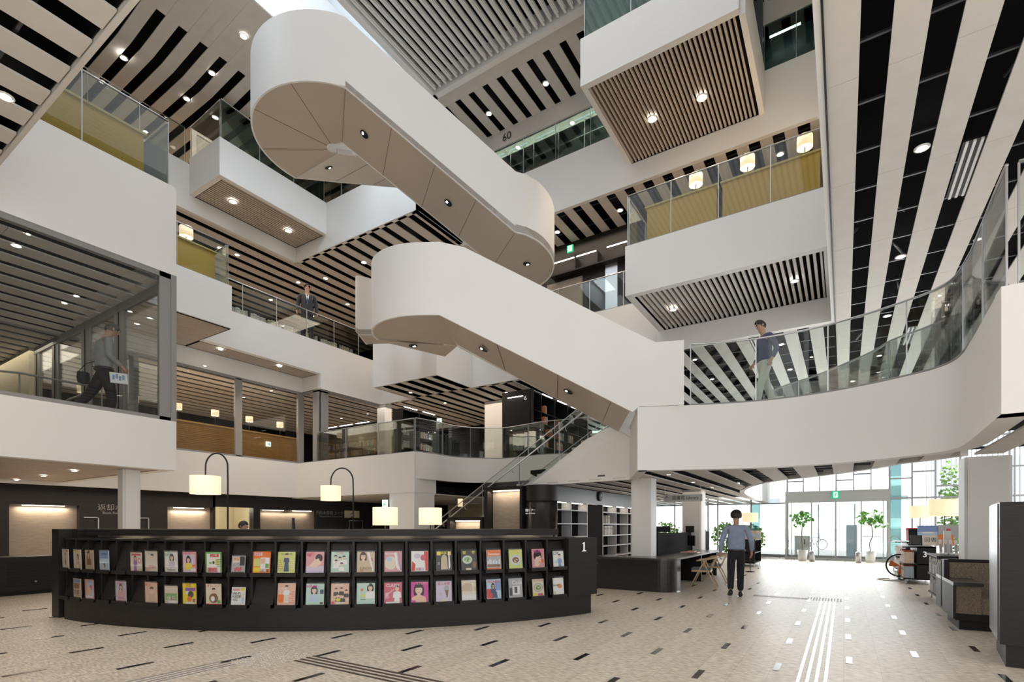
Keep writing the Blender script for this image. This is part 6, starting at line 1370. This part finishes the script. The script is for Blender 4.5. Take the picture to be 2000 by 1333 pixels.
# potted fig trees
mat('leaf', (.10, .30, .03), .5, noise=(8, .3)); mat('leaf_out', (.22, .42, .06), .6, noise=(3, .35)); mat('bark', (.16, .11, .08), .8); mat('pot', (.72, .72, .70), .4)
def leafblob(mb, c, R, n, s, seed):
    rnd = random.Random(seed)
    for k in range(n):
        a, ph, rr = rnd.uniform(0, 2 * PI), math.acos(rnd.uniform(-1, 1)), rnd.uniform(.45, 1) ** .6
        p = Vector((c[0] + R[0] * rr * math.sin(ph) * math.cos(a), c[1] + R[1] * rr * math.sin(ph) * math.sin(a), c[2] + R[2] * rr * math.cos(ph)))
        d = Vector((rnd.uniform(-1, 1), rnd.uniform(-1, 1), rnd.uniform(-.8, .4))).normalized(); w = d.cross(Vector((rnd.uniform(-1, 1), rnd.uniform(-1, 1), rnd.uniform(-1, 1)))).normalized(); q = s * rnd.uniform(.7, 1.2)
        nn = d.cross(w) * q * .12
        mb.add([p, p + d * q * .35 + w * q * .38 + nn, p + d * q * .8 + w * q * .3 + nn, p + d * q, p + d * q * .8 - w * q * .3 + nn, p + d * q * .35 - w * q * .38 + nn], [(0, 1, 2, 3), (0, 3, 4, 5)])
def fig(label, loc, seed, lean):
    t = thing('potted_tree', label, 'plant', loc, 0, 'potted trees at the entrance')
    b = MB(); b.lathe([(0, 0), (.15, 0), (.21, .46), (.19, .46), (.185, .42), (0, .42)], n=24); b.build('pot', 'pot', t)
    b = MB(); b.disc((0, 0, .43), .185, 16, True); b.build('soil', 'bark', t)
    b = MB(); b.tube(smooth_path([(0, 0, .42), (-.02, 0, .8), (lean * .3, 0, 1.1), (lean * .2, .03, 1.45), (0, 0, 1.7)], 4), .018, 8)
    for a in range(6): an = a * 1.1 + seed; b.tube([(0, 0, 1.5), (.2 * math.cos(an), .2 * math.sin(an), 1.68), (.42 * math.cos(an), .42 * math.sin(an), 1.8 + .05 * (a % 3))], .008, 5)
    b.build('trunk', 'bark', t)
    b = MB(); leafblob(b, (0, 0, 1.86), (.42, .42, .28), 90, .17, seed); leafblob(b, (lean * 1.6, 0, 1.55), (.3, .3, .12), 14, .15, seed + 3); b.build('foliage', 'leaf', t)
fig('potted green tree in a white pot, left of the entrance doors', (-1.5, 25.65, 0), 3, -.1)
fig('potted green tree in a white pot, right of the entrance doors', (.92, 25.9, 0), 9, .25)
# umbrella/brochure boxes inside
t = thing('notice_stand', 'pale upright information stand beyond the right entrance door', 'stand', (.32, 30.0, 0)); b = MB(); b.box(-.22, .22, -.08, .08, 0, 1.55); b.build('body', 'm_sky', t); b = MB(); b.text('Library', .1, (0, -.084, .95), (1, 0, 0), (0, 0, 1)); b.text('OPEN', .1, (0, -.084, .8), (1, 0, 0), (0, 0, 1)); b.build('lettering', 'm_white', t)
t = thing('vending_box', 'pale grey box standing outside behind the left potted tree', 'box', (-1.75, 29.4, 0)); b = MB(); b.box(-.3, .35, -.2, .2, 0, 1.0); b.build('body', 'm_white', t); b = MB(); b.box(.1, .15, -.21, -.2, .6, .85); b.build('slot', 'black', t)
# outside ground, buildings, planting
S('ground', 'pave', None, (-60, 60, 29.3, 90, -.3, -.02)); bpy.data.objects['ground']['label'] = 'sunlit pale paving outside the entrance'
mat('ext_white', (.85, .85, .85), .7, noise=(1, .03)); mat('ext_glass', (.45, .50, .54), .4)
t = thing('office_building', 'pale building with rows of windows across the street beyond the entrance', 'building', (-2, 52, 0))
b = MB(); b.box(-22, 8, 0, 10, 0, 16); b.build('wall', 'ext_white', t)
for r_ in range(4):
    for k in range(9):
        x = -20 + 3.1 * k; b = MB(); b.box(x, x + 1.7, -.05, .02, 2.2 + 3.4 * r_, 3.9 + 3.4 * r_); b.build('window', 'ext_glass', t)
    b = MB(); b.box(-22, 8, -.9, 0, 1.3 + 3.4 * r_, 1.45 + 3.4 * r_); b.build('balcony', 'ext_white', t)
t = thing('finned_building', 'white building with thin vertical fins beyond the right windows', 'building', (9, 40, 0))
b = MB(); b.box(-5, 16, .3, 8, 0, 18); b.build('wall', 'ext_white', t)
b = MB()
for k in range(90): b.box(-5 + .23 * k, -4.95 + .23 * k, 0, .3, .5, 18)
b.build('fins', 'mullion', t)
for k in range(7): b = MB(); b.box(-4.5 + 3 * k, -2.8 + 3 * k, .24, .32, 2.5, 5.5); b.build('window', 'ext_glass', t)
def shrub(label, loc, R, n, s, seed, stem=True):
    t = thing('shrub', label, 'shrub', loc, 0); b = MB(); leafblob(b, (0, 0, R[2] + .1), R, n, s, seed); b.build('foliage', 'leaf_out', t)
    b = MB(); b.tube([(0, 0, 0), (.05, 0, R[2])], .04, 6); b.build('stem', 'bark', t)
for i, (x, y, R, l) in enumerate(((-8.9, 31.2, (.76, .6, .85), 'leafy green shrub outside, left of the nearer white column'), (-7.3, 31.0, (.76, .6, .8), 'leafy green shrub outside, between the two white columns'), (-5.6, 31.3, (.76, .6, .85), 'leafy green shrub outside, just right of the second white column'), (-4.2, 31.0, (.62, .6, .75), 'leafy green shrub outside, left of the walking man'), (4.6, 31.0, (.65, .6, 1.2), 'bushy yellow-green shrub outside behind the large drum lamp'), (4.3, 32.2, (.45, .45, 2.3), 'tall slender yellow-green tree outside beside the broad column'))):
    shrub(l, (x, y, 0), R, 420, .17, 20 + i)
# bicycle parked outside
t = thing('bicycle', 'bicycle parked outside, seen through the entrance doors', 'bicycle', (-1.6, 38, 0), .5)
for x in (-.5, .5):
    b = MB(); b.tube([(x + .32 * math.cos(a * PI / 10), 0, .33 + .32 * math.sin(a * PI / 10)) for a in range(21)], .02, 6); b.build('wheel', 'black', t)
b = MB()
for a, c in (((-.5, 0, .33), (-.15, 0, .75)), ((-.15, 0, .75), (.35, 0, .78)), ((.35, 0, .78), (.5, 0, .33)), ((-.5, 0, .33), (0, 0, .3)), ((0, 0, .3), (-.15, 0, .85)), ((0, 0, .3), (.35, 0, .7)), ((.35, 0, .78), (.33, 0, .98)), ((.25, -.25, 1.0), (.25, .25, 1.0))): b.tube([a, c], .018, 6)
b.build('frame', 'm_blue', t)
sn = bpy.data.lights.new('sun', 'SUN'); sn.energy = 9.0; sn.angle = .02; sno = bpy.data.objects.new('sun', sn); COL.objects.link(sno)
sno.rotation_euler = (math.radians(38), 0, math.radians(-8))
S('skylight_panel', 'frosted', None, (-15, -12.5, -4, 14.5, 19.5, 19.53)) if 'frosted' in MATS else (glassmat('frosted', (.5, .55, .6), .1, .85, (.9, .95, 1)), S('skylight_panel', 'frosted', None, (-15, -12.5, -4, 14.5, 19.5, 19.53)))
# ================================================================ PEOPLE
mat('shirt_blue', (.26, .33, .45), .8, noise=(14, .08)); mat('shirt_grey', (.27, .275, .28), .8, noise=(14, .08)); mat('shirt_navy', (.075, .08, .15), .8); mat('trouser_black', (.012, .012, .015), .85); mat('trouser_pale', (.55, .55, .50), .8); mat('suit', (.035, .037, .045), .8); mat('shoe', (.01, .01, .01), .4); mat('hair_grey', (.10, .095, .09), .7); mat('hair_dark', (.018, .014, .013), .55); mat('eye_white', (.8, .8, .8), .4)
mat('skin_tone', (.46, .27, .19), .55)
def skinmesh(name, V, E, m, parent, sub=2, root=0):
    me = bpy.data.meshes.new(name); me.from_pydata([v[0] for v in V], E, []); o = bpy.data.objects.new(name, me); COL.objects.link(o)
    md = o.modifiers.new('s', 'SKIN'); md.use_smooth_shade = True; md.branch_smoothing = .3
    for i, v in enumerate(V):
        r = v[1]; me.skin_vertices[0].data[i].radius = (r, r) if not isinstance(r, tuple) else r
        me.skin_vertices[0].data[i].use_root = (i == root)
    s = o.modifiers.new('d', 'SUBSURF'); s.levels = sub; s.render_levels = sub
    dg = bpy.context.evaluated_depsgraph_get(); nm = bpy.data.meshes.new_from_object(o.evaluated_get(dg)); bpy.data.objects.remove(o)
    nm.materials.clear(); nm.materials.append(MATS[m]); nm.polygons.foreach_set('use_smooth', [True] * len(nm.polygons))
    o = bpy.data.objects.new(name, nm); COL.objects.link(o); o.parent = parent; return o
def person(label, loc, rz, H, J, shirt, trouser, hair='hair_dark', hairlen=0, jacket=False, glasses=False, grip=0.0, belt=True):
    """J: joints in metres for a 1.72 m figure, x right, y forward, z up"""
    t = thing('person', label, 'person', loc, rz); s = H / 1.72; t.scale = (s, s, s)
    j = {k: Vector(v) for k, v in J.items()}; V = []; E = []
    def add(p, r, par=None):
        V.append((tuple(p), r));
        if par is not None: E.append((par, len(V) - 1))
        return len(V) - 1
    up = (j['head'] - j['neck']).normalized(); fwd = j['look'].normalized(); side = fwd.cross(Vector((0, 0, 1))).normalized()
    pel = add(j['pelvis'], (.13, .10)); ch = add(j['chest'], (.145, .10), add(j['waist'], (.12, .09), pel)); nk0 = add(j['neck'] - up * .05, .06, ch); nk = add(j['neck'], .052, nk0)
    jaw = add(j['neck'] + up * .09 + fwd * .015, (.062, .068), nk); mid = add(j['neck'] + up * .16 + fwd * .005, (.073, .088), jaw); top = add(j['neck'] + up * .215 - fwd * .005, (.062, .072), mid)
    for sd, n in ((-1, 'l'), (1, 'r')):
        sh = add(j['sh_' + n], .05, ch); el = add(j['el_' + n], .038, sh); wr = add(j['wr_' + n], .027, el)
        d = (j['wr_' + n] - j['el_' + n]).normalized(); ax = (j['palm_' + n]).normalized(); cr = d.cross(ax).normalized()    # ax = palm normal, cr = across knuckles
        pm = add(j['wr_' + n] + d * .05, (.030, .02), wr)
        for q, (off, L) in enumerate(((-.030, .068), (-.010, .078), (.010, .074), (.028, .060))):
            b0 = j['wr_' + n] + d * .085 + cr * off; c1 = (d + ax * (.35 + grip)).normalized(); c2 = (d * (.8 - grip) + ax * (.8 + grip)).normalized()
            k = add(b0, .0095, pm); k = add(b0 + c1 * L * .5, .0085, k); add(b0 + c1 * L * .5 + c2 * L * .5, .007, k)
        th = j['wr_' + n] + d * .03 + cr * -.03 * 1; k = add(th, .011, pm); k = add(th + (d * .7 - cr * .7 + ax * .3).normalized() * .035, .010, k); add(th + (d * .9 - cr * .4 + ax * .6).normalized() * .065, .008, k)
        hp = add(j['pelvis'] + Vector((sd * .085, 0, -.06)), .085, pel); kn = add(j['kn_' + n], .052, hp); an = add(j['an_' + n], .035, kn)
    body = skinmesh('body', V, E, 'skin_tone', t, 2)
    hc = j['neck'] + up * .155 + fwd * .01
    b = MB()                                                                # facial features
    b.tube([hc + fwd * .085 + up * .03, hc + fwd * .108 - up * .012, hc + fwd * .088 - up * .022], .011, 8, rs=(.007, .014, .008)); b.build('nose', 'skin_tone', t)
    for sd in (-1, 1):
        b = MB(); b.ball(hc + fwd * .080 + side * sd * .031 + up * .03, .012, 10, (1, 1, .8)); b.build('eye', 'eye_white', t)
        b = MB(); b.ball(hc + fwd * .088 + side * sd * .031 + up * .03, .006, 8); b.build('pupil', 'hair_dark', t)
        b = MB(); b.bar(hc + fwd * .087 + side * sd * .015 + up * .052, hc + fwd * .080 + side * sd * .05 + up * .05, .008, .006); b.build('eyebrow', hair, t)
        b = MB(); b.ball(hc + side * sd * .078 + up * .01 - fwd * .005, .028, 10, (.4, .7, 1.1)); b.build('ear', 'skin_tone', t)
    b = MB(); b.bar(hc + fwd * .083 - side * .02 - up * .052, hc + fwd * .083 + side * .02 - up * .052, .01, .008); b.build('mouth', 'm_rose', t)
    # hair cap following the skull
    b = MB(); q = Matrix((side, fwd, up)).transposed(); n = 18; P = []; F = []
    for i in range(9):
        th = PI * .62 * i / 8
        for k in range(n):
            a = 2 * PI * k / n; front = max(0, math.sin(a)); th2 = th * (1 - .38 * front + .12 * (1 - front)); rr = 1 + .03 * math.sin(5 * a + i)
            P.append(hc + up * .028 + q @ Vector((.088 * rr * (1 + hairlen) * math.sin(th2) * math.cos(a), .102 * rr * (1 + hairlen * .6) * math.sin(th2) * math.sin(a) - .006, .100 * (1 + hairlen * .6) * math.cos(th2))))
    for i in range(8):
        for k in range(n): F.append((i * n + k, (i + 1) * n + k, (i + 1) * n + (k + 1) % n, i * n + (k + 1) % n))
    b.add(P, F, True); b.build('hair', hair, t)
    # shirt
    V.clear(); E.clear()
    hem = j['pelvis'] + Vector((0, 0, -.05 if not jacket else -.16)); r0 = add(hem, (.185, .135)); w = add(j['waist'], (.178, .135), r0); c_ = add(j['chest'], (.195, .14), w); c2 = add(j['chest'] + (j['neck'] - j['chest']) * .55, (.12, .095), c_); add(j['neck'] - up * .03, .062, c2)
    for n in 'lr':
        a = add(j['sh_' + n], .068, c_ if False else c2); e = add(j['el_' + n], .056, a); add(j['wr_' + n] - (j['wr_' + n] - j['el_' + n]).normalized() * .01, .040, e)
    skinmesh('jacket' if jacket else 'shirt', V, E, shirt, t, 2)
    V.clear(); E.clear(); r0 = add(j['pelvis'] + Vector((0, 0, .07)), (.165, .125)); p0 = add(j['pelvis'] + Vector((0, 0, -.03)), (.178, .135), r0)
    for sd, n in ((-1, 'l'), (1, 'r')):
        h = add(j['pelvis'] + Vector((sd * .088, 0, -.10)), .105, p0); k = add(j['kn_' + n], .075, h); add(j['an_' + n] + (j['kn_' + n] - j['an_' + n]).normalized() * .02, .065, k)
    skinmesh('trousers', V, E, trouser, t, 2)
    if belt: b = MB(); b.lathe([(1, 0), (1.02, .0), (1.02, .035), (1, .035)], n=24); bo = b.build('belt', 'shoe', t); bo.scale = (.168, .127, 1); bo.location = j['pelvis'] + Vector((0, 0, .0))
    for n in 'lr':
        a = j['an_' + n]; d = j['toe_' + n].normalized(); b = MB(); sd_ = d.cross(Vector((0, 0, 1))).normalized(); u_ = sd_.cross(d)
        P = []; F = []; prof = ((-.07, .032, .03), (-.05, .040, .06), (0, .042, .065), (.06, .046, .05), (.12, .048, .035), (.17, .042, .025), (.19, .025, .015))
        for y, w_, h_ in prof:
            for k in range(10): an = 2 * PI * k / 10; P.append(a + d * y + sd_ * (w_ * math.cos(an)) + u_ * (max(-.8, math.sin(an)) * h_ - .045 + h_ * .3 - .0))
        for i in range(len(prof) - 1):
            for k in range(10): F.append((i * 10 + k, i * 10 + (k + 1) % 10, (i + 1) * 10 + (k + 1) % 10, (i + 1) * 10 + k))
        F += [tuple(range(10))[::-1], tuple(range((len(prof) - 1) * 10, len(prof) * 10))]; b.add(P, F, True); b.build('shoe', 'shoe', t)
    if glasses:
        b = MB()
        for sd in (-1, 1):
            c0 = hc + fwd * .098 + side * sd * .032 + up * .028; b.tube([c0 + side * .024 * math.cos(k * PI / 6) + up * .018 * math.sin(k * PI / 6) for k in range(13)], .0025, 5); b.bar(c0 + side * sd * .024, hc + side * sd * .08 + up * .03, .004)
        b.build('glasses', 'shoe', t)
    return t, j, hc, fwd, side, up
base = dict(pelvis=(0, 0, .93), waist=(0, 0, 1.08), chest=(0, .0, 1.30), neck=(0, -.005, 1.475), head=(0, .005, 1.60), look=(0, 1, 0),
            sh_l=(-.185, 0, 1.405), sh_r=(.185, 0, 1.405), el_l=(-.25, -.03, 1.14), el_r=(.25, -.03, 1.14), wr_l=(-.27, .06, .90), wr_r=(.27, .06, .90), palm_l=(1, 0, 0), palm_r=(-1, 0, 0),
            kn_l=(-.10, .03, .50), kn_r=(.10, .03, .50), an_l=(-.10, -.03, .085), an_r=(.10, -.03, .085), toe_l=(-.1, 1, 0), toe_r=(.1, 1, 0))
def P_(**k): d = dict(base); d.update(k); return d
# 1 walking away from the camera
p = atZ(1438, 1166, 0)
person('person in a light blue shirt and black trousers walking away across the lobby', (p.x, p.y, 0), .18, 1.80,
       P_(el_l=(-.27, -.02, 1.13), wr_l=(-.30, .05, .88), el_r=(.28, .0, 1.13), wr_r=(.29, .14, .91), kn_l=(-.10, -.02, .50), an_l=(-.11, -.22, .13), toe_l=(-.1, 1, -.35), kn_r=(.08, .10, .50), an_r=(.08, .07, .075), pelvis=(0, 0, .925)), 'shirt_blue', 'trouser_black', hairlen=.25)
# 2 older person in the glazed corner room, facing right (+y)
p = atX(203, 797, -13.45); zh = atX(200, 628, -13.45).z
t, j, hc, fwd, side, up = person('grey-haired person in a grey shirt and dark trousers walking right behind the corner glass', (-13.45, p.y, 3.62), 0, zh - 3.62,
       P_(neck=(0, .03, 1.475), head=(0, .09, 1.60), look=(0, 1, -.25), chest=(0, .01, 1.30), el_r=(.24, -.02, 1.13), wr_r=(.20, .17, 1.0), el_l=(-.24, -.05, 1.13), wr_l=(-.2, .12, .98), kn_r=(.09, .08, .5), an_r=(.09, .02, .08), kn_l=(-.09, -.16, .52), an_l=(-.09, -.42, .2), toe_l=(0, 1, -.6)), 'shirt_grey', 'trouser_black', hair='hair_grey', glasses=True, grip=.3)
b = MB(); b.use('m_white'); b.obox((-13.45 + .30, p.y + .16, 3.62 + 1.06), (0, 1, .1), (0, -.1, 1), (1, 0, 0), .16, .11, .012); b.use('m_blue'); [b.obox((-13.45 + .314, p.y + .06 + .06 * k, 3.62 + 1.06 + .03 * (k % 2)), (0, 1, 0), (0, 0, 1), (1, 0, 0), .02, .05, .003) for k in range(4)]
tag(b.build('booklet', None), 'white booklet with blue patches held by the grey-haired person', 'booklet')
t = thing('shoulder_bag', 'dark shoulder bag at the back hip of the grey-haired person', 'bag', (-13.45, p.y - .36, 3.62 + .86))
b = MB(); b.lathe([(0, 0), (.5, .02), (.6, .2), (.52, .42), (0, .44)], n=4); o = b.build('pouch', 'trouser_black', t); o.scale = (.12, .2, .6); b = MB(); b.tube([(0, -.08, .24), (.05, .02, .42), (.1, .16, .5)], .008, 5); b.build('strap', 'trouser_black', t)
# 3 suited person on the third-floor gallery, looking up to the left
p = atX(600, 657, -19.15); zh = atX(592, 554, -19.15).z; z3 = 9.13
t, j, hc, fwd, side, up = person('person in a dark suit and tie looking up while walking on the third-floor gallery', (-19.15, p.y, z3), -1.25 + PI * .0 - .9, zh - z3,
       P_(look=(0, 1, .55), head=(0, -.02, 1.6), el_l=(-.25, -.04, 1.15), wr_l=(-.26, .04, .91), el_r=(.25, -.02, 1.14), wr_r=(.27, .08, .92), kn_l=(-.1, .06, .5), an_l=(-.1, .06, .09), kn_r=(.1, -.03, .5), an_r=(.1, -.14, .10)), 'suit', 'suit', jacket=True, belt=False)
b = MB(); b.add([(-.045, .118, 1.40), (.045, .118, 1.40), (.03, .150, 1.30), (0, .150, 1.12), (-.03, .150, 1.30)], [(0, 1, 2, 3, 4)]); b.build('shirt_front', 'm_white', t)
b = MB(); b.add([(-.014, .125, 1.40), (.014, .125, 1.40), (.022, .158, 1.2), (0, .158, 1.14), (-.022, .158, 1.2)], [(0, 1, 2, 3, 4)]); b.build('tie', 'm_navy', t)
# 4 person crossing the bridge, facing left
pp = atD(1493, 790, 10.9); zh = atD(1490, 628, 10.9).z
person('dark-haired person in a navy top and pale trousers crossing the bridge, facing left', (pp.x, pp.y, 3.93), PI / 2 + .62, zh - 3.93,
       P_(neck=(0, .02, 1.475), head=(0, .06, 1.6), el_l=(-.23, -.12, 1.15), wr_l=(-.24, -.02, .93), el_r=(.23, -.08, 1.15), wr_r=(.22, .1, .95), kn_l=(-.09, .12, .5), an_l=(-.09, .2, .08), kn_r=(.09, -.1, .5), an_r=(.09, -.25, .13)), 'shirt_navy', 'trouser_pale', belt=False)
# 5 staff member behind the counter: only the head shows
q = rd((474 - 1000) / FPX * 10.0, 10.0)
person('dark-haired staff member behind the curved counter, only the top of the head showing', (q[0], q[1], 0), -1.2, 1.57, P_(), 'trouser_black', 'trouser_black', belt=False)
